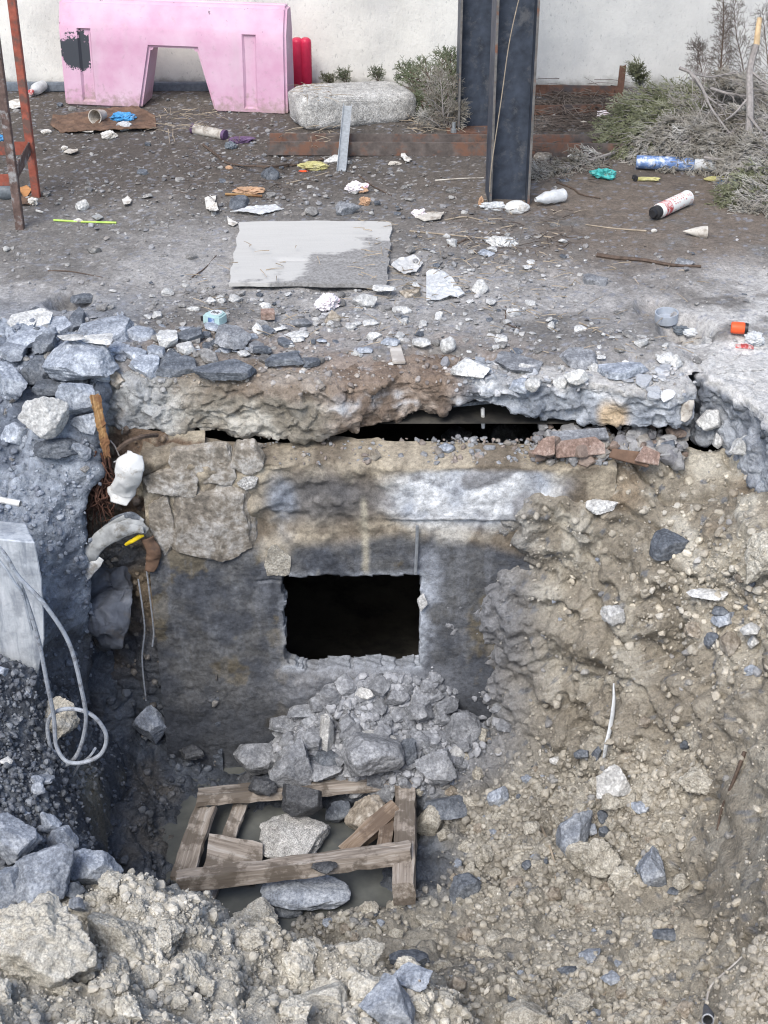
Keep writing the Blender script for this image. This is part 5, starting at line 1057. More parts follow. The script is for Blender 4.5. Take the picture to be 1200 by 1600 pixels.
 (570, 470, 40, 24, PA, 'white flat stone in front of the board', 'ang', .8, .2), (628, 484, 30, 15, PA, 'smooth white stone right of the white flat one', 'round', .8, .2), (750, 449, 27, 24, PA, 'round white stone right of the plastic bag', 'round', .9, .15), (610, 533, 30, 14, B, 'bluish flat chip at the top of the chip-board strip', 'ang', .8, .2), (700, 540, 24, 26, PA, 'pale rounded stone near the slab edge centre', 'round', .8, .25), (659, 536, 28, 16, PA, 'pale stone right of the chip-board strip', 'ang', .8, .2), (463, 524, 38, 12, PA, 'long pale splinter of stone below the brick piece', 'ang', .8, .2), (470, 506, 34, 20, CR, 'grey angular stone below the pink packet', 'ang', .8, .2), (428, 512, 42, 10, PA, 'thin pale stone under the red brick piece', 'ang', .8, .2), (580, 505, 26, 12, PA, 'pale stone in front of the white flat one', 'ang', .8, .2), (548, 512, 18, 12, PA, 'small white triangle of stone near the centre', 'ang', .8, .2), (520, 497, 26, 24, BR_, 'tan stone leaning on the pink packet', 'ang', .8, .2), (640, 458, 34, 18, BR_, 'brownish stone left of the plastic bag', 'ang', .8, .2), (600, 450, 36, 12, PA, 'pale long stone right below the board', 'ang', .8, .2), (585, 526, 24, 16, PA, 'white chip left of the chip-board strip', 'ang', .8, .2), (570, 546, 24, 12, B, 'bluish chip left of the chip-board strip', 'ang', .8, .2), (415, 478, 18, 14, PA, 'small white cube of stone left in front of the board', 'ang', .8, .2), (367, 468, 20, 14, PA, 'white chip below the left board corner', 'ang', .8, .2), (330, 470, 18, 12, PA, 'white chip above the tape measure', 'ang', .8, .2), (345, 468, 16, 12, PA, 'second white chip above the tape measure', 'ang', .8, .2), (302, 483, 20, 12, PA, 'white chip left of the tape measure', 'ang', .8, .2),
 (785, 377, 50, 22, PA, 'white lumpy stone right of the board', 'lump', .8, .2), (373, 318, 30, 24, D, 'blue-grey slate tile piece left of centre in the yard', 'slab', .8, .25), (128, 322, 22, 20, PA, 'white crumbly lump by the green straw', 'lump', .8, .2), (840, 640, 4, 4, PA, 'tiny chip on slab edge', 'ang', .8, .2), (930, 436, 36, 18, CR, 'flat grey piece right of centre in the yard', 'slab', .8, .25), (925, 440, 14, 10, PA, 'tiny pale chip on the flat grey piece', 'ang', .8, .2), (1070, 410, 32, 12, CR, 'grey piece at the right end of the long stick', 'ang', .8, .2), (760, 395, 26, 10, B, 'bluish chip left of the white lumpy stone', 'ang', .8, .2), (525, 250, 38, 16, PA, 'pale crumbs of mortar lying in the channel', 'ang', .8, .2), (848, 247, 28, 16, BR_, 'brown stone behind the bottles by the channel', 'round', .8, .25), (422, 273, 28, 26, D, 'dark stone below the left end of the channel', 'round', .8, .3), (465, 530, 20, 10, PA, 'pale crumb right of the slab piece by the tape', 'ang', .8, .2), (545, 330, 40, 26, CR, 'grey stones below the orange paper', 'ang', .8, .3)]
for (px, py, wp, hp, mt, lab, kd, dp, sk) in T:
    if wp < 6: continue
    rock(px, py, wp, hp, mt, lab, 'clod' if kd == 'lump' else kd, None, dp, 0, sk, thin=(.016 if kd == 'slab' and py < 620 else None), name={'lump': 'clay_lump' if mt == CL else 'lump'}.get(kd, 'rock'))
refresh()
rock(472, 1250, 62, 58, MU, 'dark clod sitting on the back board of the pallet', 'ang', 77, .9, sink=.12, Yat=4.08, name='mud_clod', cat='mud clod')
rock(150, 531, 50, 18, PA, 'pale flat stone on top of the large rounded rock', 'ang', 78, 1.0, sink=.1); rock(112, 527, 44, 11, PA, 'thin pale stone beside the flat one on the large rounded rock', 'ang', 79, 1.0, sink=.1)
# flat pavement pieces lying at the yard edge
for (px, py, wp, hp, mt, th, lab) in ((48, 502, 64, 26, PA, .018, 'pale flat flagstone at the far left of the yard edge'), (46, 527, 62, 28, B, .016, 'grey flat piece just below the pale flagstone'), (70, 535, 34, 22, D, .016, 'small dark flat piece right below the pale flagstone'), (163, 513, 84, 34, B, .018, 'large flat grey paving piece above the large rounded rock'), (92, 510, 44, 20, B, .014, 'grey flat piece between flagstone and paving piece'), (120, 500, 26, 26, D, .016, 'dark flat piece by the hole at the upper left'), (222, 521, 46, 22, B, .014, 'grey flat piece right of the large paving piece'), (262, 528, 34, 28, PA, .02, 'pale triangular piece left of the slab by the tape measure'), (296, 525, 42, 20, D, .014, 'dark flat piece between pale triangle and tape measure'), (291, 544, 30, 16, PA, .014, 'pale flat chip under the dark piece by the tape measure'),
   (225, 571, 48, 22, B, .016, 'grey flat piece above the left slab edge'), (275, 572, 66, 22, D, .014, 'dark flat piece above the left slab edge'), (352, 575, 92, 30, D, .018, 'largest dark slate flake above the slab edge'), (210, 553, 40, 18, B, .014, 'bluish flat chip left of the dark flakes'), (185, 545, 34, 16, B, .014, 'bluish chip right of the large rounded rock'), (365, 524, 54, 32, CR, .022, 'brownish paving piece with clean edges beside the tape measure'), (400, 542, 24, 18, CR, .012, 'grey chip right of the brownish paving piece'), (445, 560, 60, 14, D, .012, 'dark flake at the middle of the slab edge'), (485, 566, 30, 14, D, .012, 'small dark flake right of the middle dark flake'), (245, 548, 30, 16, B, .012, 'blue chip above the grey flat pieces'), (130, 465, 40, 14, D, .014, 'dark slab shading the hole at upper left'), (20, 545, 44, 30, B, .02, 'grey flat piece at the left edge of the yard')):
    rock(px, py, wp, hp, mt, lab, 'plate', None, .8, 0, .15, thin=th, name='paving_piece', cat='paving piece')
# broken red tiles in the gap
def shard(px, py, poly, mat, label, thick, tiltv, name='tile_shard', cat='tile', Yat=None, bend=0):
    loc, nor = hit(px, py); loc = atY(px, py, Yat) if Yat else loc; m = mpp(loc); bm = bmesh.new()
    vs = [bm.verts.new((x*m, y*m, bend*(x*m)**2)) for x, y in poly]; bm.faces.new(vs); r_ = bmesh.ops.extrude_face_region(bm, geom=bm.faces[:])
    for q in r_['geom']:
        if isinstance(q, bmesh.types.BMVert): q.co.z += thick
    bmesh.ops.recalc_face_normals(bm, faces=bm.faces); o = bm_obj(name, bm, MAT[mat], bevel=min(.002, thick*.3)); o.rotation_euler = tiltv; o.location = loc+nor*(thick*.3+.002); tag(o, label, cat); return o
shard(850, 700, [(-20, -12), (-3, 12), (15, 18), (17, -12), (3, -15)], 'brick_red', 'broken red tile standing left of the two tile pieces in the gap', .016, (R(62), 0, R(-6)), Yat=4.40)
shard(905, 698, [(-40, -13), (-40, 13), (24, 15), (38, 1), (37, -14)], 'brick_red', 'wide red tile leaning in the middle of the gap rubble', .018, (R(52), R(-4), R(4)), Yat=4.44)
shard(920, 684, [(-62, -10), (-60, 14), (26, 16), (28, -6)], 'concrete_rubble', 'grey slate lath lying on the red tiles', .012, (R(18), R(-2), R(3)), Yat=4.47)
shard(985, 716, [(-32, -5), (-28, 10), (16, 13), (34, 3), (31, -9)], 'cardboard_brown', 'brown tile shard under the slab at the right', .014, (R(50), R(8), R(-8)), Yat=4.38)
shard(1010, 712, [(-22, -10), (-8, 16), (20, 8), (18, -12)], 'brick_red', 'small red-brown shard right of the brown one', .014, (R(55), R(14), R(10)), Yat=4.37)
shard(418, 500, [(-11, -9), (-11, 9), (10, 9), (11, -8)], 'brick_red', 'small red brick piece in front of the board', .028, (R(6), 0, R(4)), 'brick_piece', 'brick')
shard(621, 556, [(-10, -30), (-12, 26), (6, 30), (10, -30)], 'chip_board', 'narrow chip-board strip pointing at the slab edge', .010, (R(4), 0, R(4)), 'board_strip', 'board strip')

# ------------------------------------------------------------------ litter in the yard
def crumple(px, py, wp, hp, mat, label, cat, seed, flatf=.5, amp=.35, name=None, freq=1.6, sub=5, up=0):
    loc, nor = hit(px, py+hp*.25); m = mpp(loc); v, f = ico(sub); off = seed*2.7; v = v.copy()
    v *= (1-.5*amp+amp*fbm(v+off, freq, 2, seed)+.7*amp*(1-2*np.abs(fbm(v+off, freq*1.8, 3, seed+1)))-.3*amp*np.abs(fbm(v+off, freq*5, 3, seed+2)))[:, None]
    v -= (v.max(0)+v.min(0))/2; v /= np.abs(v).max(0); phi = .38
    rx = wp/2*m; rz = hp/2*m*(.8 if flatf > .4 else .5); ry = max(hp/2*m, rx*flatf)
    v = v*np.array([rx, ry, rz]); o = put(name or cat.replace(' ', '_'), np_mesh('litter', v, f, True), MAT[mat]); o.location = loc+Vector((0, ry*.2, rz*.62+up)); o.rotation_euler = (0, 0, 0); tag(o, label, cat); return o
def scrap(px, py, poly, mat, label, cat, seed, amp=.012, name=None, thick=.0025, tilt=(0, 0, 0), up=.006):
    """a torn flat piece of film, paper or card: polygon in photo pixels laid on the ground, crinkled"""
    loc, nor = hit(px, py); g0 = loc.z
    pts = [atZ(px+a, py+b_, g0) for a, b_ in poly]; c = sum(pts, Vector())/len(pts); bm = bmesh.new()
    bm.faces.new([bm.verts.new(p-c) for p in pts]); bmesh.ops.triangulate(bm, faces=bm.faces[:])
    for _ in range(4): bmesh.ops.subdivide_edges(bm, edges=[e for e in bm.edges if e.calc_length() > .012], cuts=1); bmesh.ops.triangulate(bm, faces=bm.faces[:])
    q = np.array([tuple(v.co) for v in bm.verts]); dz = amp*(1.2*fbm(q+seed, 14, 3, seed)+.8*np.abs(fbm(q+seed, 30, 3, seed+1)))
    for v, e in zip(bm.verts, dz): v.co.z += float(e)+amp*.5
    o = bm_obj(name or cat.replace(' ', '_'), bm, MAT[mat], None, False); o.location = (c.x, c.y, g0+up); o.rotation_euler = tilt
    md = o.modifiers.new('thickness', 'SOLIDIFY'); md.thickness = thick; tag(o, label, cat); return o
def ground(px, py, up=0): l, n = hit(px, py); return l+Vector((0, 0, up))
# left, around the barrier foot
scrap(175, 197, [(-96, 2), (-92, -12), (-30, -18), (5, -24), (40, -25), (68, -12), (70, 8), (30, 10), (-30, 12), (-80, 14)], 'cardboard_brown', 'sheet of dark rusty metal or card lying under the blue bag', 'rusty sheet', 4, .012, 'rusty_sheet', .004)
o = crumple(193, 184, 44, 22, 'blue_plastic', 'crumpled bright blue plastic bag in front of the pink barrier', 'plastic bag', 3, .7, .45)
o = crumple(194, 198, 28, 20, 'clear_plastic', 'clear crumpled plastic cup below the blue bag', 'plastic cup', 4, .8, .25)
def cone_cup(px, py, wp, hp, mat, label, yawd, cat='paper cup'):
    g = ground(px, py, .012); m = mpp(g); L = wp*m; d = Vector((math.cos(R(yawd)), math.sin(R(yawd)), .12)); A0 = g-d*L/2; B0 = g+d*L/2; r = hp*m/2
    A0.z += r*.8; B0.z += r*.8; o = lathe(cat.replace(' ', '_'), [(0, 0), (0, r*.65), (.5, r*.85), (.97, r), (1, r*1.06), (1, r*.95), (.5, r*.78), (.04, r*.58), (.04, 0)], A0, B0, MAT[mat], None, 20); tag(o, label, cat); return o
cone_cup(156, 193, 26, 22, 'paper_dirty', 'upturned dirty white cup left of the blue bag', 250); crumple(171, 212, 28, 18, 'paper', 'white crumpled wrapper with dark marks below the cup', 'wrapper', 6, .7, .35); scrap(134, 206, [(-12, 2), (0, -4), (14, -2), (12, 4)], 'paper', 'thin white paper strip left of the cup', 'paper strip', 5, .006)
# bottle with red cap near the wall
g = ground(58, 150); r = empty('plastic_bottle', g); tag(r, 'crushed clear bottle with a red cap lying near the wall at the left', 'bottle')
lathe('body', [(0, .0), (.02, .028), (.5, .032), (.72, .030), (.9, .014), (1, .013)], (.02, .09, .035), (-.02, -.02, .03), MAT['clear_plastic'], r, 18); lathe('cap', [(0, .0155), (.9, .0155), (1, .013), (1, 0)], (-.021, -.022, .03), (-.026, -.04, .029), MAT['red_label'], r, 16)
scrap(24, 166, [(-12, -3), (6, -6), (12, 2), (2, 6), (-10, 4)], 'paper', 'white paper scrap behind the red trestle', 'paper scrap', 7); crumple(72, 206, 18, 10, 'paper', 'small white crumpled paper right of the trestle rail', 'paper scrap', 8, .7, .3); crumple(101, 231, 11, 8, 'paper', 'white pebble-like paper ball below the cups', 'paper scrap', 9, .8, .2); scrap(111, 240, [(-12, 0), (-4, -5), (10, -4), (12, 2), (0, 5)], 'paper_dirty', 'grey flattened scrap beneath the white paper ball', 'paper scrap', 10)
# rolled cartridge and purple wrapper
g0, g1 = ground(302, 208, .022), ground(352, 218, .022); r = empty('cartridge', g0); tag(r, 'dirty white rolled cartridge with dark ends in front of the barrier', 'cartridge'); L = g1-g0
lathe('tube', [(0, 0), (0, .024), (.05, .025), (.95, .025), (1, .024), (1, 0)], (0, 0, 0), L, MAT['paper_dirty'], r, 18); lathe('end_cap', [(0, .0), (0, .0258), (1, .0258), (1, 0)], L*-.02, L*.05, MAT['purple_label'], r, 18); lathe('end_cap', [(0, .0), (0, .0258), (1, .0258), (1, 0)], L*.93, L*1.02, MAT['purple_label'], r, 18)
crumple(378, 219, 44, 12, 'purple_label', 'dark purple and white crushed wrapper right of the cartridge', 'wrapper', 11, .5, .4); crumple(361, 228, 20, 18, 'bag_dark', 'small dark plastic bag hanging from the purple wrapper', 'plastic bag', 12, .7, .4)
# near scaffold foot
g0 = ground(14, 308, .03); o = lathe('plastic_container', [(0, 0), (0, .045), (.7, .04), (1, .02), (1, 0)], g0+Vector((-.09, 0, 0)), g0+Vector((.05, -.02, 0)), MAT['bag_dark'], None, 18); tag(o, 'dark grey plastic container lying at the foot of the red trestle', 'plastic container')
scrap(36, 306, [(-8, -8), (6, -12), (14, -6), (4, 8)], 'orange_card', 'orange card behind the near trestle upright', 'card', 13, .006); scrap(40, 315, [(-10, -6), (18, -4), (14, 6), (-8, 8)], 'cardboard_brown', 'brown card piece between the trestle uprights', 'card', 14, .006)
crumple(52, 316, 16, 18, 'paper', 'white wrapper at the foot of the farther trestle upright', 'wrapper', 15, .6, .4); o = tube('cigarette_end', [ground(57, 331, .006), ground(68, 334, .006)], .005, MAT['paper'], None, 8); tag(o, 'small white stub lying below the trestle', 'white stub'); crumple(2, 216, 14, 14, 'blue_plastic', 'bit of blue plastic at the left edge behind the trestle', 'plastic piece', 16, .6, .3)
o = tube('drinking_straw', [ground(84, 346, .006), ground(133, 349, .007), ground(182, 350, .006)], .0042, MAT['lime'], None, 8); tag(o, 'bright lime-green straw lying on the dirt at the left', 'straw')
crumple(122, 345, 16, 9, 'paper', 'white scrap touching the lime-green straw', 'paper scrap', 17, .6, .3); scrap(152, 343, [(-9, -2), (2, -5), (10, 0), (0, 4)], 'grey_membrane', 'grey scrap behind the lime-green straw', 'scrap', 18, .004); scrap(200, 318, [(-9, -2), (0, -8), (6, -2), (4, 5), (-6, 6)], 'paper', 'white torn scrap right of the crumbly lump', 'paper scrap', 19, .01)
# centre back
crumple(490, 260, 52, 17, 'yellow_green', 'mossy yellow-green crumpled rag by the channel', 'rag', 20, .5, .35); crumple(474, 267, 16, 6, 'orange_cap', 'orange tip at the left end of the mossy rag', 'plastic piece', 21, .4, .2)
crumple(388, 298, 52, 14, 'orange_peel', 'orange-brown peel and wood scraps left of centre', 'peel', 22, .5, .5); crumple(405, 297, 20, 11, 'yellow_foam' if False else 'orange_peel', 'tan shell-like piece on the peel heap', 'peel', 23, .7, .2); o = tube('splinter', [ground(352, 306, .008), ground(410, 309, .008)], .006, MAT['stake_wood'], None, 6); tag(o, 'light wood splinter lying under the orange peel', 'splinter')
crumple(557, 294, 40, 24, 'packet_pink', 'crumpled pinkish packet right below the galvanised strip', 'packet', 24, .6, .5); crumple(565, 297, 22, 16, 'orange_peel', 'orange inside of the crumpled pinkish packet', 'peel', 25, .6, .4); crumple(570, 315, 20, 20, 'orange_peel', 'yellow-brown leaf scraps below the pinkish packet', 'leaf scrap', 26, .5, .6)
scrap(330, 322, [(-10, -10), (8, -14), (6, 0), (12, 12), (-2, 16), (-8, 4)], 'paper', 'white torn paper left of the slate tile piece', 'paper scrap', 27, .02); scrap(410, 334, [(-50, 0), (-20, -6), (20, -10), (34, -4), (0, 6)], 'clear_plastic', 'clear flattened film behind the board', 'plastic film', 28, .012); scrap(363, 350, [(-8, -6), (0, -2), (10, 2), (2, 6), (-6, 4)], 'paper', 'white curl of paper at the top left board corner', 'paper scrap', 29, .012); crumple(655, 333, 26, 20, 'packet_pink', 'small pink-white scrap right behind the board', 'packet', 30, .5, .5); scrap(672, 342, [(-24, 2), (-4, -5), (22, -6), (16, 5), (-10, 8)], 'paper_dirty', 'flattened grey-white scrap beside the small pink one', 'paper scrap', 31, .008); crumple(617, 256, 22, 10, 'paper_dirty', 'pale leaf-like crumb in front of the channel', 'paper scrap', 32, .6, .5); scrap(632, 247, [(-4, -10), (2, 0), (12, 6), (2, 10), (-6, 2)], 'paper', 'pointed white scrap in front of the channel', 'paper scrap', 33, .015); crumple(358, 262, 12, 8, 'orange_peel', 'small orange crumb left of the mossy rag', 'peel', 34, .6, .3)
# at the foot of the nearer post
g0, g1 = ground(836, 324, .035), ground(882, 315, .032); r = empty('clear_bottle', g0); tag(r, 'clear crushed plastic bottle right of the nearer post foot', 'bottle'); L = g1-g0
lathe('body', [(0, .010), (.08, .012), (.35, .028), (.5, .026), (.62, .030), (.8, .027), (.95, .029), (1, .022), (1, 0)], (0, 0, 0), L, MAT['clear_plastic'], r, 20)
crumple(808, 325, 40, 28, 'white_plastic', 'milky white plastic canister at the foot of the nearer post', 'canister', 36, .5, .10, freq=1.0); crumple(770, 322, 44, 18, 'clear_plastic', 'crumpled clear plastic bag left at the post foot', 'plastic bag', 37, .5, .4); crumple(752, 316, 10, 20, 'orange_peel', 'small brown leaf at the left of the post foot', 'leaf scrap', 38, .5, .4)
# right side litter
crumple(942, 273, 44, 26, 'turquoise_plastic', 'crumpled turquoise plastic bag below the cut branches', 'plastic bag', 39, .6, .5); g0, g1 = ground(993, 264, .035), ground(1118, 270, .035); r = empty('cartridge', g0); tag(r, 'long blue and white cartridge lying under the cut branches', 'cartridge'); L = g1-g0
lathe('sleeve', [(0, 0), (0, .029), (.02, .031), (.72, .031), (.72, 0)], (0, 0, 0), L, MAT['navy_label'], r, 20); lathe('white_end', [(.725, 0), (.725, .030), (.97, .030), (1, .024), (1, 0)], (0, 0, 0), L, MAT['clear_plastic'], r, 20)
crumple(1010, 279, 46, 12, 'yellow_green', 'pale yellow foam strip under the blue cartridge', 'foam piece', 41, .35, .35); crumple(992, 279, 10, 14, 'black_plastic', 'small dark bit at the left end of the yellow foam strip', 'plastic piece', 42, .5, .3); crumple(1121, 278, 44, 17, 'yellow_green', 'fat yellow-green foam piece right of the blue cartridge', 'foam piece', 43, .4, .25); scrap(1135, 288, [(-16, 0), (-6, -5), (14, -6), (16, 2), (-4, 5)], 'blue_flat', 'flat blue plastic piece under the yellow-green foam', 'plastic piece', 44, .006); crumple(943, 181, 22, 13, 'packet_pink', 'white and lilac packet on the dry twigs', 'packet', 45, .5, .35, up=.01); crumple(904, 246, 36, 15, 'paper', 'white rounded plastic piece in front of the channel end', 'plastic piece', 46, .5, .25); crumple(912, 192, 12, 9, 'paper_dirty', 'small pale scrap among the dry twigs', 'paper scrap', 47, .6, .3)
g0, g1 = ground(1018, 346, .033), ground(1073, 320, .033); r = empty('spray_can', g0); tag(r, 'white spray can with red print and a black nozzle end lying on brown dirt', 'spray can'); L = g1-g0
lathe('body', [(.16, .0), (.16, .028), (.18, .032), (.95, .032), (.98, .0335), (1, .0335), (1, .029), (.985, 0)], (0, 0, 0), L, MAT['can_label'], r, 24); lathe('red_band', [(.24, .0318), (.24, .0324), (.42, .0324), (.42, .0318)], (0, 0, 0), L, MAT['red_label'], r, 24); lathe('nozzle', [(0, 0), (0, .017), (.05, .02), (.06, .028), (.16, .028)], (0, 0, 0), L, MAT['black_plastic'], r, 20)
for i, (t, wv) in enumerate(((.5, .010), (.56, .016), (.62, .008), (.68, .014), (.74, .010), (.80, .012))):   # illegible red print
    M_, LL = frame_along((0, 0, 0), L); bm = bmesh.new()
    for a in (60, 78, 96, 114, 132):
        if (i*3+a) % 4 == 1: continue
        v_ = [(t*LL-.004, a-6), (t*LL+.004, a-6), (t*LL+.004, a+5), (t*LL-.004, a+5)]; bm.faces.new([bm.verts.new(M_ @ Vector((x, .0323*math.sin(R(a-120)), .0323*math.cos(R(a-120))))) for x, a in v_])
    bm_obj('print', bm, MAT['red_label'], r)
g0, g1 = ground(1066, 369, .022), ground(1104, 371, .022); o = lathe('torn_cone', [(0, .001), (.5, .018), (.8, .026), (1, .027), (1, .022), (.5, .012)], g0, g1, MAT['paper_dirty'], None, 18); tag(o, 'rust-stained white torn cone of packaging below the spray can', 'torn cone'); crumple(1022, 361, 10, 8, 'paper', 'white pebble of paper right below the spray can', 'paper scrap', 49, .7, .2)
# around the board
scrap(690, 452, [(-24, -22), (-4, -26), (12, -16), (36, 12), (10, 18), (-12, 22), (-24, 24)], 'clear_plastic', 'clear plastic bag corner spread on the rubble right of the board', 'plastic bag', 50, .016, 'plastic_bag', .002); scrap(637, 418, [(-26, 4), (-12, -12), (10, -14), (24, -2), (14, 12), (-6, 14)], 'milky_film', 'milky plastic scrap at the right edge of the board', 'plastic bag', 51, .014, 'plastic_bag', .002)
crumple(511, 474, 42, 40, 'packet_pink', 'crumpled white packet with pink print in front of the board', 'packet', 52, .6, .5)
g = ground(338, 505); r = empty('tape_measure', g, (0, 0, R(-28))); tag(r, 'pale blue-green tape measure lying on its side left of the paving piece', 'tape measure')
bm = bmesh.new(); k = [(-.036, -.02), (-.030, .012), (-.012, .030), (.014, .032), (.034, .018), (.037, -.012), (.034, -.03), (-.034, -.032)]
bm.faces.new([bm.verts.new((a, b_, 0)) for a, b_ in k]); q = bmesh.ops.extrude_face_region(bm, geom=bm.faces[:])
for e in q['geom']:
    if isinstance(e, bmesh.types.BMVert): e.co.z += .042
bm_obj('case', bm, MAT['tape_body'], r, True, .006); lathe('face_label', [(0, .0), (0, .022), (1, .022), (1, 0)], (.002, .0, .041), (.002, .0, .0435), MAT['light_pipe'], r, 24)
for k_ in range(5):
    bm = bmesh.new(); box(bm, (-.012+k_*.006, -.012+.003*(k_ % 2), .0437), (-.0085+k_*.006, .008-.004*(k_ % 3), .0443)); bm_obj('print', bm, MAT['black_plastic'], r)
bm = bmesh.new(); box(bm, (-.012, -.0335, .008), (.014, -.0315, .032)); bm_obj('side_label', bm, MAT['navy_label'], r); bm = bmesh.new(); box(bm, (-.046, -.03, .012), (-.034, -.026, .030)); bm_obj('tape_hook', bm, MAT['black_plastic'], r)
g = ground(1152, 524, .03); r = empty('hose_fitting', g, (0, 0, R(-6))); tag(r, 'bright orange hose cap with a dark ring on the pale slab at the right', 'hose fitting')
lathe('cap', [(0, 0), (0, .017), (.06, .0205), (.2, .0205), (.2, .0215), (.9, .0215), (1, .0195), (1, 0)], (-.026, 0, 0), (.022, -.004, 0), MAT['orange_cap'], r, 32); lathe('ring', [(0, 0), (0, .0205), (.5, .021), (.5, .019), (1, .019), (1, 0)], (.0222, -.004, 0), (.034, -.005, 0), MAT['black_plastic'], r, 24)
crumple(1178, 530, 32, 34, 'clear_plastic', 'torn grey plastic bag caught on the orange hose cap', 'plastic bag', 55, .6, .45)
o = ribbon('red_mesh', [ground(1146, 544, .006), ground(1160, 546, .008), ground(1174, 548, .006)], [.018, .02, .012], MAT['red_label'], .002, 56, None, .006, (0, .5, .1)); tag(o, 'scrap of red netting under the orange hose cap', 'netting'); crumple(1080, 520, 30, 18, 'light_pipe', 'pale bluish plaster lump on the rim of the pipe hole', 'plaster lump', 57, .6, .3); crumple(1064, 516, 34, 20, 'bag_dark', 'dark crumpled rubbish inside the hole by the pipe collar', 'rubbish', 58, .6, .5)
# right slope: curved strip, twigs, hoses, soil covered sheet
o = ribbon('plastic_strip', [atY(958, 1068, 4.06), atY(958, 1100, 4.02), atY(954, 1135, 3.99), atY(948, 1160, 3.96), atY(943, 1184, 3.95)], [.004, .014, .018, .017, .012], MAT['light_pipe'], .003, 61, None, .0015, (.4, -.7, .2), 4); tag(o, 'curved pale plastic strip standing upright on the right slope', 'plastic strip')
for pts, rr, lab in (([(1163, 1178), (1145, 1225), (1128, 1265), (1120, 1300)], .007, 'brown root running down the right slope'), ([(845, 1294), (856, 1318), (866, 1350), (868, 1378)], .0055, 'pale root sticking out beside the wedge rock'), ([(655, 1535), (672, 1544), (690, 1552)], .003, 'thin orange twig near the bottom centre')):
    o = tube('root', spline([ground(a, b_, .008) for a, b_ in pts], 20), np.linspace(rr, rr*.4, len(spline([ground(a, b_, .008) for a, b_ in pts], 20))), MAT['stem_brown' if 'brown' in lab else 'dry_straw'], None, 6); tag(o, lab, 'root')
A4 = [atY(a, b_, yv) for a, b_, yv in ((1205, 1452, 2.72), (1150, 1505, 2.70), (1112, 1540, 2.67), (1104, 1568, 2.62), (1122, 1592, 2.56), (1180, 1650, 2.45), (1330, 1620, 2.42), (1330, 1440, 2.62))]; c = sum(A4, Vector())/8
bm = bmesh.new(); bm.faces.new([bm.verts.new(p-c) for p in A4]); bmesh.ops.triangulate(bm, faces=bm.faces[:])
for _ in range(5): bmesh.ops.subdivide_edges(bm, edges=[e for e in bm.edges if e.calc_length() > .014], cuts=1); bmesh.ops.triangulate(bm, faces=bm.faces[:])
q = np.array([tuple(v.co) for v in bm.verts]); l_, _ = lumps(q+7, 40, 63); ed = np.array([v.is_boundary for v in bm.verts]); dz = (.022*fbm(q, 10, 4, 62)+.016*l_)*(~ed)
for v, e in zip(bm.verts, dz): v.co.z += float(e); v.co.y -= float(e)*.6
r = empty('covered_sheet', c); tag(r, 'earth-covered sheet with a pale cut edge at the lower right corner', 'sheet'); me = None
o = bm_obj('sheet', bm, MAT['pit_clay'], r, True); a_ = o.data.attributes.new('Col', 'FLOAT_COLOR', 'POINT'); a_.data.foreach_set('color', np.concatenate([mixc(V3(len(o.data.vertices), (.2, .18, .145)), (.36, .33, .27), sstep(-.3, .3, fbm(np.array([tuple(v.co) for v in o.data.vertices]), 14, 5, 640))), np.full((len(o.data.vertices), 1), .05)], 1).astype(np.float32).ravel())
o = tube('cut_edge', spline([p-c for p in A4[:4]], 30), .0035, MAT['light_pipe'], r, 6); o.data.materials[0] = MAT['chip_board']
for k, (px, py, rr) in enumerate(((1106, 1594, .015), (1134, 1604, .019))):
    p = atY(px, py, 2.55); o = lathe('pipe_end', [(0, .012), (0, rr*.86), (.0, rr), (1, rr)], p, p+Vector((.03, .10, -.07)), MAT['black_membrane'], None, 20); tag(o, ('dark round pipe end poking out at the lower right, left one of two', 'dark round pipe end at the bottom right edge, right one of two')[k], 'pipe'); rim_ = lathe('pale_rim', [(0, rr*.86), (0, rr*1.02), (1, rr*1.02), (1, rr*.86)], p, p+Vector((.03, .10, -.07))*.05, MAT['light_pipe'], o, 20)

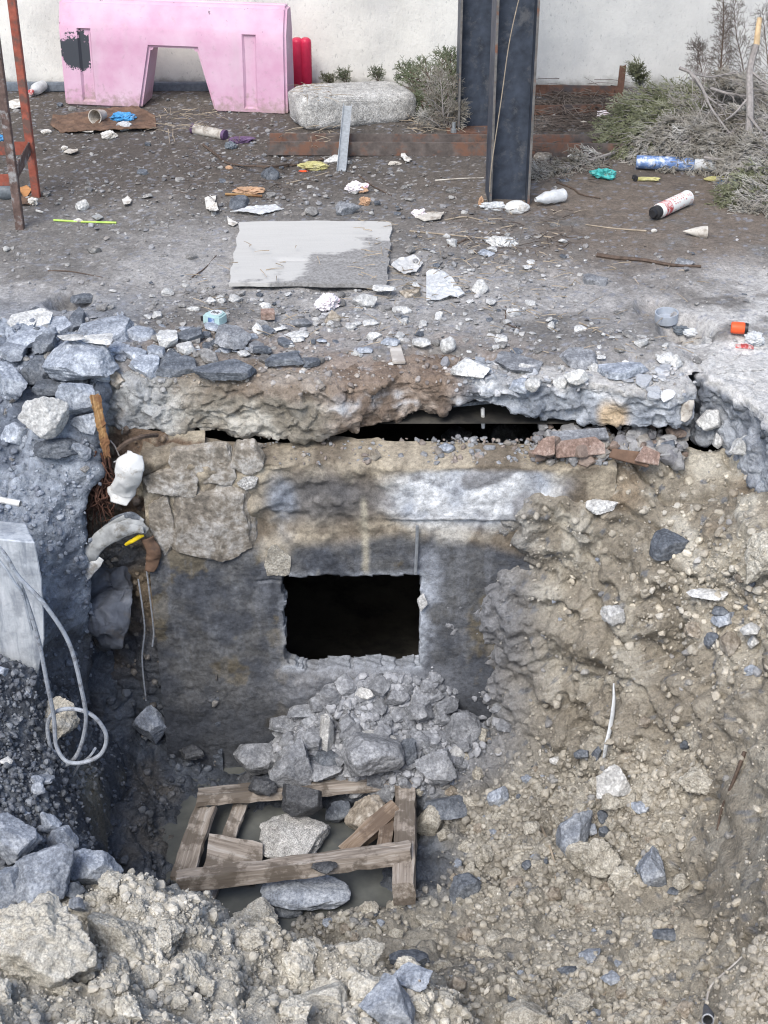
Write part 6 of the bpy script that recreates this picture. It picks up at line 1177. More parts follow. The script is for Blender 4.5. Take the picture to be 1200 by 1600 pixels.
# ------------------------------------------------------------------ sticks on the ground
for pts, rr, mt, lab in (([(932, 401), (965, 406), (1005, 409), (1050, 417), (1095, 419)], .010, 'stem_brown', 'long dark stick lying on the dirt below the spray can'), ([(318, 228), (340, 245), (360, 258), (420, 262), (455, 258)], .007, 'stem_brown', 'bent dark stick left of the mossy rag'), ([(640, 362), (690, 367), (762, 374)], .004, 'dry_straw', 'thin straight pale stick right of the board'), ([(890, 248), (915, 258), (932, 268)], .005, 'stem_grey', 'pale forked twig by the turquoise bag'),
   ([(870, 286), (895, 296), (908, 305), (938, 311)], .005, 'stem_brown', 'dark forked twig right of the nearer post'), ([(680, 283), (720, 280), (756, 279)], .004, 'paper_dirty', 'thin white rod left of the nearer post'), ([(695, 345), (725, 340), (752, 345)], .004, 'dry_straw', 'curved pale twig right of the board'), ([(448, 288), (480, 280), (514, 270)], .004, 'dry_straw', 'pale twig below the mossy rag'), ([(560, 275), (580, 290), (612, 307)], .004, 'stem_brown', 'dark twig right of the pinkish packet'), ([(505, 250), (480, 256), (440, 262), (410, 264)], .006, 'stem_brown', 'brown branch under the end of the steel channel'), ([(905, 505), (935, 518), (965, 532)], .003, 'dry_straw', 'thin straw near the pipe collar'), ([(1040, 545), (1065, 535), (1096, 528)], .004, 'chip_board', 'pale wood splinter below the pipe hole'), ([(300, 434), (320, 420), (338, 400)], .003, 'stem_brown', 'thin dark twig left of the board'), ([(75, 424), (110, 425), (160, 434)], .003, 'stem_brown', 'dark twig line at the left of the yard'), ([(700, 385), (718, 380), (728, 375)], .005, 'stem_brown', 'short dark twig right of the board'), ([(800, 475), (825, 487), (842, 496)], .003, 'dry_straw', 'thin pale stalk in the middle of the yard'), ([(1010, 362), (960, 358), (915, 352)], .004, 'dry_straw', 'pale twig left below the spray can'), ([(790, 480), (792, 505), (812, 515)], .003, 'stem_brown', 'little dark twig above the slab edge')):
    S_ = spline([ground(a, b_, rr*.8) for a, b_ in pts], 18); o = tube('stick', S_, np.linspace(rr, rr*.55, len(S_)), MAT[mt], None, 6); tag(o, lab, 'stick')
refresh()
# ------------------------------------------------------------------ plants
def twigs_np(S, Dv, Ln, r0, r1, bend, rg):
    """many thin 3-sided shoots at once: starts, directions, lengths -> verts, tris"""
    n = len(S); Dv = Dv/(np.linalg.norm(Dv, axis=1)[:, None]+1e-9); a = rg.randn(n, 3); Bn = np.cross(Dv, a); Bn /= np.linalg.norm(Bn, axis=1)[:, None]+1e-9; Cn = np.cross(Dv, Bn)
    V = []
    for k, t in enumerate((0, .5, 1)):
        c = S+Dv*(Ln*t)[:, None]+bend*(Ln*t*t)[:, None]; rr = (r0*(1-t)+r1*t)
        for th in (0, 2.094, 4.189): V.append(c+rr*(math.cos(th)*Bn+math.sin(th)*Cn))
    V = np.stack(V, 1).reshape(-1, 3); T = []
    for k in (0, 3):
        for i in range(3):
            a_, b_ = k+i, k+(i+1) % 3; T += [(a_, b_, b_+3), (a_, b_+3, a_+3)]
    T = np.array(T); F = (np.arange(n)[:, None, None]*9+T[None]).reshape(-1, 3); return V, F
def frond(seed, pts, spread, nbr, step, tl, rstem, flatn=(0, -.3, 1), leaf_r=.0019, drop_=-.12, start=.12):
    """a flat cypress-like branch along pts: returns (wood, foliage) arrays"""
    rg = np.random.RandomState(seed); S = spline(pts, 30); m = len(S); A = np.array([tuple(p) for p in S]); wood = [tube_np(A, np.linspace(rstem, rstem*.3, m), 5)]
    tot = np.linalg.norm(np.diff(A, axis=0), axis=1).sum(); FN = np.array(flatn, float); FN /= np.linalg.norm(FN); P0, D0, L0 = [], [], []
    for b_ in range(nbr):
        t = start+(1-start)*(b_+rg.rand())/nbr; i = min(m-2, int(t*(m-1))); T = A[i+1]-A[i]; T /= np.linalg.norm(T)+1e-9; side = np.cross(FN, T); side /= np.linalg.norm(side)+1e-9; sg = 1 if b_ % 2 else -1
        l = spread*tot*(.25+.9*(1-t)**.8)*rg.uniform(.6, 1.1); d = T*rg.uniform(.7, 1.1)+side*sg*rg.uniform(.5, .9)+FN*rg.uniform(-.25, .3); d /= np.linalg.norm(d); n_ = 7
        u = np.linspace(0, 1, n_); br = A[i]+np.outer(u, d*l)+np.outer(u**2, (T*.25+np.array([0, 0, drop_]))*l)+rg.randn(n_, 3)*.03*l*u[:, None]; wood.append(tube_np(br, np.linspace(rstem*.35, .0009, n_), 4, False))
        k = max(4, int(l/step)); uu = np.sort(rg.rand(k))*.95+.05; pos = np.stack([np.interp(uu, u, br[:, c]) for c in range(3)], 1); bt = br[-1]-br[0]; bt /= np.linalg.norm(bt)+1e-9; s2 = np.cross(FN, bt); sgn = np.where(np.arange(k) % 2, 1, -1)[:, None]
        dd = bt*rg.uniform(.6, 1.2, (k, 1))+s2*sgn*rg.uniform(.35, .9, (k, 1))+rg.randn(k, 3)*.2; P0.append(pos); D0.append(dd); L0.append(tl*rg.uniform(.5, 1.2, k)*(1.1-.5*uu))
    P0, D0, L0 = np.vstack(P0), np.vstack(D0), np.concatenate(L0); v1, f1 = twigs_np(P0, D0, L0, leaf_r*.8, leaf_r*.6, np.array([0, 0, -.15]), rg)
    n = len(P0); D1 = D0/np.linalg.norm(D0, axis=1)[:, None]; PP, DD, LL = [], [], []
    for u in (.3, .5, .7, .9):
        for sg in (-1, 1):
            sel = rg.rand(n) < .72; q = D1[sel]; s2 = np.cross(np.tile(FN, (len(q), 1)), q)+rg.randn(len(q), 3)*.35; PP.append(P0[sel]+q*(L0[sel]*u)[:, None]); DD.append(q+sg*.8*s2); LL.append(L0[sel]*.34*rg.uniform(.6, 1.3, len(q)))
    v2, f2 = twigs_np(np.vstack(PP), np.vstack(DD), np.concatenate(LL), leaf_r*.75, leaf_r*.5, np.array([0, 0, 0]), rg)
    return merge(wood), (np.vstack([v1, v2]), np.vstack([f1, f2+len(v1)]))
def plant(name, label, cat, fronds, leaf, wood, group=None, foliage='foliage'):
    r = empty(name); tag(r, label, cat, group); W_, L_ = [], []; ow = ol = 0; wv, wf, lv, lf = [], [], [], []
    for (w_, l_) in fronds: wv.append(w_[0]); wf.append(w_[1]+ow); ow += len(w_[0]); lv.append(l_[0]); lf.append(l_[1]+ol); ol += len(l_[0])
    o1 = put('stem', np_mesh('stem', np.vstack(wv), np.vstack(wf)), MAT[wood], r); o2 = put(foliage, np_mesh(foliage, np.vstack(lv), np.vstack(lf), False), MAT[leaf], r); return r
def P_(*t): return [atY(a, b_, c) for a, b_, c in t]
# the pile of cut juniper branches at the right: every branch a thing of its own
pile = [
 ('juniper_green', [(1120, 168, 7.45), (1050, 165, 7.35), (990, 190, 7.2), (946, 225, 7.05)], .34, 'wide olive branch at the left end of the pile, tip over the channel'),
 ('juniper_green', [(1140, 190, 7.3), (1070, 185, 7.2), (1010, 205, 7.0), (950, 246, 6.95)], .30, 'olive branch reaching down to the turquoise bag'),
 ('juniper_dry', [(1150, 195, 7.2), (1090, 195, 7.05), (1040, 215, 6.9), (985, 255, 6.85)], .30, 'grey-tipped branch hanging over the left end of the blue cartridge'),
 ('juniper_dry', [(1170, 200, 7.15), (1120, 195, 7.0), (1080, 215, 6.85), (1035, 250, 6.78)], .30, 'silvery branch in the middle of the pile above the blue cartridge'),
 ('juniper_green', [(1160, 160, 7.5), (1090, 150, 7.5), (1020, 158, 7.4), (965, 185, 7.3)], .28, 'green branch lying along the top of the pile'),
 ('juniper_dry', [(1190, 210, 7.0), (1150, 205, 6.9), (1110, 225, 6.8), (1080, 258, 6.75)], .32, 'dry branch over the right end of the blue cartridge'),
 ('juniper_dry', [(1240, 190, 7.1), (1195, 185, 7.0), (1150, 200, 6.9), (1110, 225, 6.9)], .34, 'dry tangled branch at the right edge of the pile'),
 ('juniper_dry', [(1230, 240, 6.7), (1195, 238, 6.6), (1160, 262, 6.5), (1150, 300, 6.45)], .36, 'dry branch drooping at the right edge above the lowest clump'),
 ('juniper_green', [(1250, 270, 6.5), (1200, 280, 6.4), (1165, 305, 6.3), (1138, 330, 6.25)], .36, 'greenish lowest branch clump at the right edge'),
 ('juniper_dry', [(1250, 300, 6.35), (1215, 300, 6.3), (1185, 315, 6.22), (1165, 335, 6.18)], .36, 'grey branch tip at the right edge under the others'),
 ('juniper_dry', [(960, 238, 6.95), (925, 250, 6.85), (880, 262, 6.75), (835, 272, 6.65)], .22, 'thin grey sprig lying between the post and the pile'),
 ('juniper_dry', [(1210, 130, 7.6), (1160, 140, 7.5), (1110, 150, 7.5), (1060, 150, 7.45)], .34, 'dry twiggy branch at the upper right of the pile'),
 ('juniper_dry', [(1240, 160, 7.3), (1200, 140, 7.3), (1165, 130, 7.35), (1130, 120, 7.4)], .36, 'dry branch rising at the right edge behind the trunk'),
 ('juniper_dry', [(1220, 200, 6.9), (1190, 220, 6.75), (1170, 240, 6.7), (1140, 250, 6.7)], .40, 'dense dry branch around the foot of the trunk')]
for k, (lf, pts, spd, lab) in enumerate(pile): plant('juniper_branch', lab, 'cut branch', [frond(400+k, P_(*pts), spd, 44, .015, .085, .007, (0, -.4, 1), .0030)], lf, 'stem_grey', 'cut juniper branches piled at the right')
fr = [frond(430+k, P_(*pts), .35, 30, .016, .055, .006) for k, pts in enumerate(([(1000, 140, 7.62), (1000, 125, 7.6), (999, 115, 7.58), (998, 106, 7.56)], [(1004, 150, 7.6), (1000, 130, 7.6), (994, 118, 7.56), (990, 110, 7.55)]))]
plant('juniper_sprig', 'small green sprig standing up between rusty stake and branch pile', 'sprig', fr, 'juniper_green', 'stem_grey')
# bare branches and trunk
r = empty('dead_branch'); tag(r, 'bare grey trunk with a peeled orange top leaning on the wall at the right', 'cut trunk')
S_ = spline(P_((1168, 240, 6.75), (1172, 170, 6.95), (1172, 110, 7.1), (1182, 70, 7.15)), 24); tube('lower_stem', S_, np.linspace(.019, .015, len(S_)), MAT['stem_grey'], r, 8)
S_ = spline(P_((1182, 71, 7.15), (1184, 50, 7.17), (1187, 28, 7.2)), 14); tube('peeled_top', S_, np.linspace(.015, .012, len(S_)), MAT['peeled_wood'], r, 8)
for k, pts in enumerate(([(1172, 110, 7.1), (1190, 125, 7.05), (1215, 140, 7.0)], [(1172, 150, 7.0), (1150, 175, 6.95), (1130, 190, 6.9)], [(1170, 180, 6.9), (1185, 200, 6.8), (1200, 215, 6.8)])):
    S_ = spline(P_(*pts), 14); tube('limb', S_, np.linspace(.008, .003, len(S_)), MAT['stem_grey'], r, 5)
gb = 'bare branches sticking out of the pile'
for pts, rr, lab in (([(1062, 106, 7.2), (1082, 116, 7.15), (1098, 140, 7.05), (1112, 170, 6.95), (1140, 208, 6.85)], .009, 'longest bare grey branch arching out of the pile'), ([(1078, 114, 7.15), (1105, 150, 7.08), (1135, 172, 7.0), (1165, 190, 6.95)], .006, 'bare branch forking below the longest one'), ([(1075, 113, 7.2), (1110, 120, 7.25), (1150, 112, 7.3)], .007, 'bare branch running right from the fork toward the wall'), ([(1110, 138, 7.2), (1145, 148, 7.15), (1180, 150, 7.1)], .009, 'thick pale bare branch across the upper pile'), ([(1100, 246, 6.72), (1130, 250, 6.7), (1175, 254, 6.68)], .008, 'bare pale branch low in the pile above the cartridge end'), ([(1163, 218, 6.75), (1168, 240, 6.7), (1180, 260, 6.65), (1190, 285, 6.6)], .006, 'bare white-knotted branch at the lower right of the pile')):
    S_ = spline(P_(*pts), 24); r = empty('bare_branch'); tag(r, lab, 'bare branch', gb); tube('stem', S_, np.linspace(rr, rr*.45, len(S_)), MAT['stem_grey'], r, 6); rg = np.random.RandomState(int(pts[0][0])); A = np.array([tuple(p) for p in S_]); i = rg.randint(4, len(A), 26); T = A[-1]-A[0]; T /= np.linalg.norm(T)
    v, f = twigs_np(A[i], T+rg.randn(26, 3)*.7, rg.uniform(.04, .15, 26), .0022, .0008, np.array([0, 0, -.3]), rg); put('twigs', np_mesh('twigs', v, f, False), MAT['stem_grey'], r)
fr = [frond(450, P_((1125, 125, 7.75), (1128, 80, 7.8), (1131, 30, 7.85), (1128, -40, 7.9)), .16, 44, .03, .05, .006, (0, -1, .1), .0014, -.2, .02)]
plant('dry_spire', 'tall dry brown twig standing against the wall above the pile', 'dry twig', fr, 'twig_dry', 'stem_brown', None, 'side_twigs')
for k, (pts, lab) in enumerate((([(1165, 140, 7.7), (1160, 100, 7.8), (1150, 50, 7.85), (1146, 0, 7.9)], 'thin brown twig haze rising left of the bare trunk'), ([(1205, 150, 7.6), (1200, 100, 7.7), (1196, 60, 7.75), (1192, 20, 7.8)], 'brown twiggy branch standing at the right edge'), ([(1100, 150, 7.7), (1098, 120, 7.75), (1092, 90, 7.8), (1090, 70, 7.82)], 'short brown twig between the grey fork and the tall twig'))):
    plant('dry_spire', lab, 'dry twig', [frond(455+k, P_(*pts), .3, 34, .03, .06, .004, (0, -1, .1), .0012, -.2, .02)], 'twig_dry', 'stem_brown', None, 'side_twigs')
# bush beside the farther post
fr = []
for k, pts in enumerate(([(690, 200, 7.5), (672, 160, 7.6), (655, 125, 7.65), (640, 112, 7.68)], [(692, 200, 7.5), (678, 150, 7.6), (668, 115, 7.65), (655, 100, 7.7)], [(694, 200, 7.5), (690, 150, 7.6), (690, 110, 7.65), (692, 85, 7.7)], [(696, 200, 7.52), (700, 150, 7.6), (702, 110, 7.66), (705, 84, 7.7)], [(690, 200, 7.5), (660, 165, 7.6), (640, 130, 7.68), (630, 105, 7.7)], [(696, 200, 7.55), (708, 165, 7.62), (714, 130, 7.66), (716, 95, 7.7)], [(692, 200, 7.5), (680, 175, 7.56), (662, 160, 7.58), (645, 158, 7.6)])):
    fr.append(frond(460+k, P_(*pts), .32, 30, .015, .05, .006, (0, -1, .2)))
plant('juniper_bush', 'dark green juniper bush between the kerb block and the farther post', 'bush', fr, 'bush_green', 'stem_brown')
fr = []
for k, pts in enumerate(([(697, 208, 7.42), (688, 180, 7.42), (676, 155, 7.4), (668, 125, 7.4)], [(697, 208, 7.42), (700, 180, 7.4), (706, 150, 7.4), (710, 128, 7.4)], [(696, 208, 7.42), (692, 170, 7.38), (690, 140, 7.38), (686, 112, 7.4)], [(698, 208, 7.42), (708, 190, 7.4), (716, 178, 7.38), (722, 168, 7.38)], [(696, 208, 7.42), (684, 195, 7.38), (670, 185, 7.36), (660, 180, 7.36)])):
    fr.append(frond(480+k, P_(*pts), .30, 20, .022, .05, .0055, (0, -1, .2), .0016))
plant('dry_bush', 'bare grey-brown shrub standing in front of the juniper bush', 'bush', fr, 'juniper_dry', 'stem_grey')
for k, (px, py, hpx, lf, lab) in enumerate(((540, 132, 22, 'bush_green', 'small green weed above the middle of the kerb block'), (591, 128, 20, 'bush_green', 'slim green weed above the right part of the kerb block'), (515, 134, 16, 'juniper_green', 'pale tuft of weed above the left part of the kerb block'))):
    Yb = yw-.06; fr = []
    for j in range(3):
        dx = (j-1.5)*5; fr.append(frond(500+k*5+j, P_((px, py+4, Yb), (px+dx*.5, py-hpx*.3, Yb-.01), (px+dx, py-hpx*.6, Yb-.02), (px+dx*1.4, py-hpx, Yb-.03)), .34, 9, .02, .03, .0025, (0, -1, .2), .0014))
    plant('weed', lab, 'weed', fr, lf, 'stem_brown')
def tangle(name, label_group, boxes, n, mat, lr, seed):
    rg = np.random.RandomState(seed); S, Dv, Ln = [], [], []
    for (x0_, y0_, x1_, y1_) in boxes:
        for _ in range(n):
            p = drop(*atZ(rg.uniform(x0_, x1_), rg.uniform(y0_, y1_), 0)[:2]); S.append((p.x, p.y, p.z+rg.uniform(.002, .035))); a = rg.uniform(0, 6.28); Dv.append((math.cos(a), math.sin(a)*.7, rg.uniform(-.12, .3))); Ln.append(rg.uniform(*lr))
    v, f = twigs_np(np.array(S), np.array(Dv), np.array(Ln), .0024, .001, np.array([0, 0, -.15]), rg); o = put(name, np_mesh(name, v, f, False), MAT[mat]); o['kind'] = 'stuff'; return o
tangle('dry_twigs', '', [(836, 150, 960, 210)], 420, 'twig_dry', (.06, .26), 71); tangle('dry_stalks', '', [(250, 175, 345, 215), (470, 195, 520, 240), (630, 190, 720, 212)], 60, 'dry_straw', (.03, .14), 72); tangle('dry_litter', '', [(830, 240, 960, 290), (700, 330, 900, 400), (280, 215, 470, 320)], 90, 'twig_dry', (.02, .09), 73); tangle('straw_litter', '', [(300, 400, 1100, 560), (560, 330, 900, 480)], 130, 'dry_straw', (.02, .08), 74)

# ------------------------------------------------------------------ loose stones: the largest as single things, the rest as stuff
def frame_px(P):
    d = P-np.array(CAM); a = d @ np.array(FWD); return 600+FPX*d[:, 0]/a, 800-FPX*(d @ np.array(UPV))/a, a
def pick(surf, n, wfn, seed, vis=True):
    P, N, C = SURF[surf]; rg = np.random.RandomState(seed); px, py, a = frame_px(P); wt = wfn(P, px, py, N).astype(float)
    if vis: wt *= (px > -15) & (px < 1215) & (py > -15) & (py < 1625)
    wt *= np.maximum(0, -((P-np.array(CAM))*N).sum(1)) > 0
    i = rg.choice(len(P), n, p=wt/wt.sum()); return P[i]+rg.randn(n, 3)*.003, N[i], C[i], rg
def clear_of(P, boxes):                          # keep-out areas on the ground plane: (x0, y0, x1, y1)
    k = np.ones(len(P), bool)
    for x0_, y0_, x1_, y1_ in boxes: k &= ~((P[:, 0] > x0_) & (P[:, 0] < x1_) & (P[:, 1] > y0_) & (P[:, 1] < y1_))
    return k
MARKS = [(490, 400, 'pale board'), (338, 503, 'tape measure'), (511, 474, 'pink packet'), (690, 452, 'clear plastic bag'), (750, 449, 'round white stone'), (785, 377, 'white lumpy stone'), (1042, 492, 'pipe collar'), (1152, 524, 'orange cap'), (1045, 333, 'spray can'), (1015, 408, 'long dark stick'), (808, 325, 'white canister'), (942, 273, 'turquoise bag'), (133, 348, 'green straw'), (390, 300, 'orange peel'), (557, 296, 'pinkish packet'), (490, 260, 'mossy rag'), (330, 215, 'dirty cartridge'), (190, 190, 'blue bag'), (45, 290, 'red trestle'), (126, 562, 'large rounded rock'), (70, 646, 'white angular rock'), (220, 521, 'paving pieces'), (112, 470, 'upper left hole'), (352, 575, 'largest slate flake'), (621, 556, 'chip-board strip'), (735, 577, 'pale slab piece'), (900, 588, 'white edge stone'), (570, 470, 'white flat stone'), (418, 500, 'brick piece'), (655, 335, 'small pink scrap'), (373, 318, 'slate tile piece'),
 (960, 1222, 'pale blue-white rock'), (898, 1308, 'wedge rock'), (1020, 1364, 'split rock'), (730, 1386, 'flat slate piece'), (778, 1245, 'round blue stone'), (950, 1130, 'curved strip'), (1106, 930, 'white bank stone'), (1048, 852, 'dark bank slab'), (1192, 868, 'hanging clay block'), (958, 960, 'chalky lump'), (640, 1340, 'pallet corner'), (605, 1572, 'bottom blue rock'), (893, 1518, 'dark flat stone'), (715, 1538, 'small brown stone'), (822, 1592, 'bottom clay boulder'), (1042, 1458, 'purple-grey stone'), (1130, 1240, 'brown root'), (1120, 1540, 'covered sheet'),
 (68, 1505, 'huge clay boulder'), (190, 1475, 'second clay boulder'), (398, 1440, 'knobbly crest lump'), (512, 1566, 'smooth clay lump'), (570, 1490, 'right shoulder lump'), (300, 1500, 'heap middle'), (52, 1380, 'largest foreground rock'), (146, 1356, 'rightmost foreground rock'), (66, 1217, 'flat pale spoil stone'), (90, 1128, 'yellow clay lump'),
 (408, 1184, 'left foot chunk'), (583, 1182, 'largest fan chunk'), (720, 1140, 'brown fan rock'), (510, 1142, 'upright shard'), (476, 1112, 'flat upper chunk'), (550, 1042, 'hole sill'), (681, 1196, 'right foot chunk'), (150, 660, 'wooden stake'), (30, 787, 'white pipe end')]
ORD = ['nearest', 'second', 'third', 'fourth', 'fifth', 'sixth', 'seventh', 'eighth', 'ninth', 'tenth', 'eleventh', 'twelfth', 'thirteenth', 'fourteenth', 'fifteenth', 'sixteenth', 'seventeenth', 'eighteenth', 'nineteenth', 'twentieth', 'twenty-first', 'twenty-second', 'twenty-third', 'twenty-fourth', 'twenty-fifth', 'twenty-sixth', 'twenty-seventh', 'twenty-eighth', 'twenty-ninth', 'thirtieth']
def relabel(objs, what):                         # each loose stone by the landmark it lies next to, and on which side of it
    q = {}
    for o in objs:
        px, py, _ = frame_px(np.array([tuple(o.location)])); px, py = px[0], py[0]
        d, m = min((math.hypot(px-x, py-y), (x, y, nm)) for x, y, nm in MARKS); dx, dy = px-m[0], py-m[1]
        side = ('right of' if dx > 0 else 'left of') if abs(dx) > abs(dy) else ('below' if dy > 0 else 'above'); q.setdefault((side, m[2]), []).append((d, o))
    while len(ORD) < 70: ORD.append(('thirty', 'forty', 'fifty', 'sixty')[(len(ORD)-30)//10]+'-'+('first', 'second', 'third', 'fourth', 'fifth', 'sixth', 'seventh', 'eighth', 'ninth', 'tenth')[(len(ORD)-30) % 10])
    for (side, nm), l in q.items():
        l.sort(key=lambda t: t[0])
        for k, (d, o) in enumerate(l):
            far = '' if len(l) == 1 else (ORD[k]+' ' if k < len(ORD) else 'far ')
            o['label'] = f'{far}{what} {side} the {nm}'
def singles(name, label, cat, group, surf, n, wfn, size, kind, mats, seed, sink=.3, flat_=(.55, 1.0), sub=3):
    P, N, C, rg = pick(surf, n, wfn, seed); meshes = []
    for k in range(9):
        v, f = rock_np(seed*31+k, sub, kind, 8); v = v*np.array([1, rg.uniform(.65, 1), rg.uniform(*flat_)])*.03; me = np_mesh(name, v, f, kind in ('clod', 'round')); me.materials.append(MAT[mats[k % len(mats)]]); meshes.append(me)
    first = put(name, meshes[0]); tag(first, label, cat, group); made = []
    for i in range(len(P)):
        o = first if i == 0 else first.copy()
        if i: o.data = meshes[rg.randint(9)]; COL.objects.link(o)
        s_ = size[0]*(size[1]/size[0])**(rg.rand()**1.7); o.scale = (s_/.03,)*3; nn = Vector(N[i]); nn = (nn*.7+Vector((0, 0, .5))).normalized()
        q = Vector((0, 0, 1)).rotation_difference(nn) @ Quaternion((0, 0, 1), rg.uniform(0, 6.28)) @ Quaternion((1, 0, 0), rg.uniform(-.35, .35)); o.rotation_mode = 'QUATERNION'; o.rotation_quaternion = q; o.location = Vector(P[i])+Vector(N[i])*s_*(.5-sink); made.append(o)
    relabel(made, label)
def stuff(name, surf, n, wfn, size, kind, cols, seed, sub=2, sink=.25, tint=.4, flat_=(.5, 1), vis=True):
    P, N, C, rg = pick(surf, n, wfn, seed, vis); base = [rock_np(seed*17+k, sub, kind, 7) for k in range(10)]; V, F, K = [], [], []; o_ = 0; cols = np.array(cols)
    which = rg.randint(10, size=n); ang = rg.rand(n, 3)*6.28; s_ = size[0]*(size[1]/size[0])**(rg.rand(n)**2.2)
    for k in range(10):
        idx = np.where(which == k)[0]; v, f = base[k]; m = len(idx)
        if not m: continue
        sc3 = s_[idx, None]*np.stack([np.ones(m), rg.uniform(.6, 1, m), rg.uniform(*flat_, m)], 1); w_ = v[None]*sc3[:, None]
        c, s2 = np.cos(ang[idx, 0])[:, None], np.sin(ang[idx, 0])[:, None]; x, y = w_[:, :, 0]*c-w_[:, :, 1]*s2, w_[:, :, 0]*s2+w_[:, :, 1]*c; t = (ang[idx, 1]-3.14)[:, None]*.16; z = w_[:, :, 2]; y, z = y*np.cos(t)-z*np.sin(t), y*np.sin(t)+z*np.cos(t)
        Nn = N[idx]*.7+np.array([0, 0, .4]); Nn /= np.linalg.norm(Nn, axis=1)[:, None]; e1 = np.cross(np.tile([0.13, 1, .07], (m, 1)), Nn); e1 /= np.linalg.norm(e1, axis=1)[:, None]; e2 = np.cross(Nn, e1)
        q = P[idx, None]+x[..., None]*e1[:, None]+y[..., None]*e2[:, None]+z[..., None]*Nn[:, None]+(N[idx]*(s_[idx]*(.5-sink))[:, None])[:, None]
        V.append(q.reshape(-1, 3)); F.append((np.arange(m)[:, None, None]*len(v)+f[None]).reshape(-1, 3)+o_); o_ += m*len(v)
        cc = cols[rg.randint(len(cols), size=m)]*(1-tint)+C[idx, :3]*tint; cc = cc*rg.uniform(.8, 1.2, (m, 1)); K.append(np.repeat(cc, len(v), 0))
    o = put(name, np_mesh(name, np.vstack(V), np.vstack(F), kind in ('clod', 'round') and sub > 2, np.vstack(K)), MAT['scatter_stone']); o['kind'] = 'stuff'; return o
board_keep = [(-.66, 5.30, .06, 6.1)]
def w_yard(P, px, py, N): return ((.25+1.5*blob(px, py, 560, 470, 330, 75, .6)+1.2*blob(px, py, 730, 385, 190, 45, .6)+1.2*blob(px, py, 380, 300, 260, 60, .6)+.9*blob(px, py, 620, 540, 420, 45, .6)+.9*blob(px, py, 220, 540, 230, 50, .6)+.5*blob(px, py, 80, 375, 130, 30, .6))*(1+.9*fbm(P, 2.5, 3, 601))).clip(0.02)*clear_of(P, board_keep)*(py > 150)*(1-.9*blob(px, py, 1010, 320, 230, 85, .5))
def w_edge(P, px, py, N): return blob(px, py, 620, 545, 480, 40, .6)*clear_of(P, board_keep)+.7*blob(px, py, 560, 480, 330, 45, .6)*clear_of(P, board_keep)
singles('stone_chip', 'small pale stone chip', 'stone chip', 'pale stone chips strewn over the yard', 'ground', 190, lambda P, px, py, N: w_edge(P, px, py, N)+.7*blob(px, py, 720, 400, 160, 40, .6)*clear_of(P, board_keep), (.007, .030), 'ang', [PA, PA, PA, 'dusty_stone'], 11, .2, (.35, .8))
singles('slate_chip', 'flat grey slate chip', 'slate chip', 'grey slate chips strewn over the yard', 'ground', 190, w_yard, (.009, .034), 'plate', ['dusty_stone', 'dusty_stone', D], 12, .25, (.18, .4))
singles('slate_flake', 'flat angular slate flake', 'slate flake', 'slate flakes along the left of the slab edge', 'ground', 70, lambda P, px, py, N: blob(px, py, 290, 545, 190, 32, .5)*(py < 585), (.014, .05), 'plate', [D, B, 'dusty_stone'], 19, .25, (.16, .34))
greys = [(.3, .31, .33), (.2, .21, .23), (.42, .42, .42), (.13, .14, .16), (.28, .26, .24)]
stuff('gravel', 'ground', 3000, w_yard, (.0035, .016), 'ang', greys+[(.5, .5, .48)], 21, 2, .25, .5, (.25, .7)); stuff('grit', 'ground', 5200, lambda P, px, py, N: clear_of(P, board_keep)*(.4*(1-.8*blob(px, py, 1010, 320, 230, 85, .5))+w_yard(P, px, py, N)), (.0022, .006), 'ang', greys+[(.5, .5, .48), (.2, .17, .14)], 22, 1, .25, .6)
stuff('edge_rubble', 'slab200', 700, lambda P, px, py, N: (N[:, 2] > .25)*1.0*(py < 640), (.003, .014), 'ang', greys+[(.5, .49, .46), (.3, .24, .18)], 23, 2, .3, .6); stuff('edge_rubble', 'slab200', 110, lambda P, px, py, N: (P[:, 0] > .2)*(N[:, 2] > .25)*1.0, (.008, .034), 'plate', [(.55, .55, .55), (.35, .37, .4), (.25, .27, .3)], 27, 3, .25, .3, (.2, .4))
# clay bank and heap
bank = lambda P: clayness(P)
def w_bank(P, px, py, N): return bank(P)*(.03+.97*sstep(1100, 1260, py)+.25*blob(px, py, 1120, 960, 90, 90, .6))*(.35+sstep(-.2, .3, fbm(P, 3, 3, 611)))*(1-.85*blob(px, py, 1160, 1300, 90, 160, .4))*(1-.7*blob(px, py, 700, 1480, 130, 45, .5))
singles('clay_clod', 'crumbly clay clod', 'clay clod', 'clay clods on the right slope', 'pit_floor', 260, w_bank, (.012, .036), 'clod', [CL, CL, CL, BR_], 13, .3, (.7, 1), 4)
singles('slope_stone', 'small dark blue-grey stone', 'stone', 'dark stones on the right slope', 'pit_floor', 80, w_bank, (.008, .026), 'ang', [B, D], 14, .3, (.5, .9))
singles('heap_clod', 'pale crumbly clod', 'clay clod', 'clods of the front clay heap', 'near_bank', 120, lambda P, px, py, N: (1-spoil(P))*1.0, (.016, .06), 'clod', ['pale_clay'], 15, .45, (.7, 1), 5)
singles('spoil_stone', 'small blue-grey stone', 'stone', 'stones on the dark spoil at left', 'near_bank', 50, lambda P, px, py, N: spoil(P)*1.0, (.008, .024), 'ang', [B, B, D], 16, .3, (.5, .9))
clays = [(.41, .375, .31), (.35, .32, .26), (.48, .45, .385), (.30, .275, .23)]
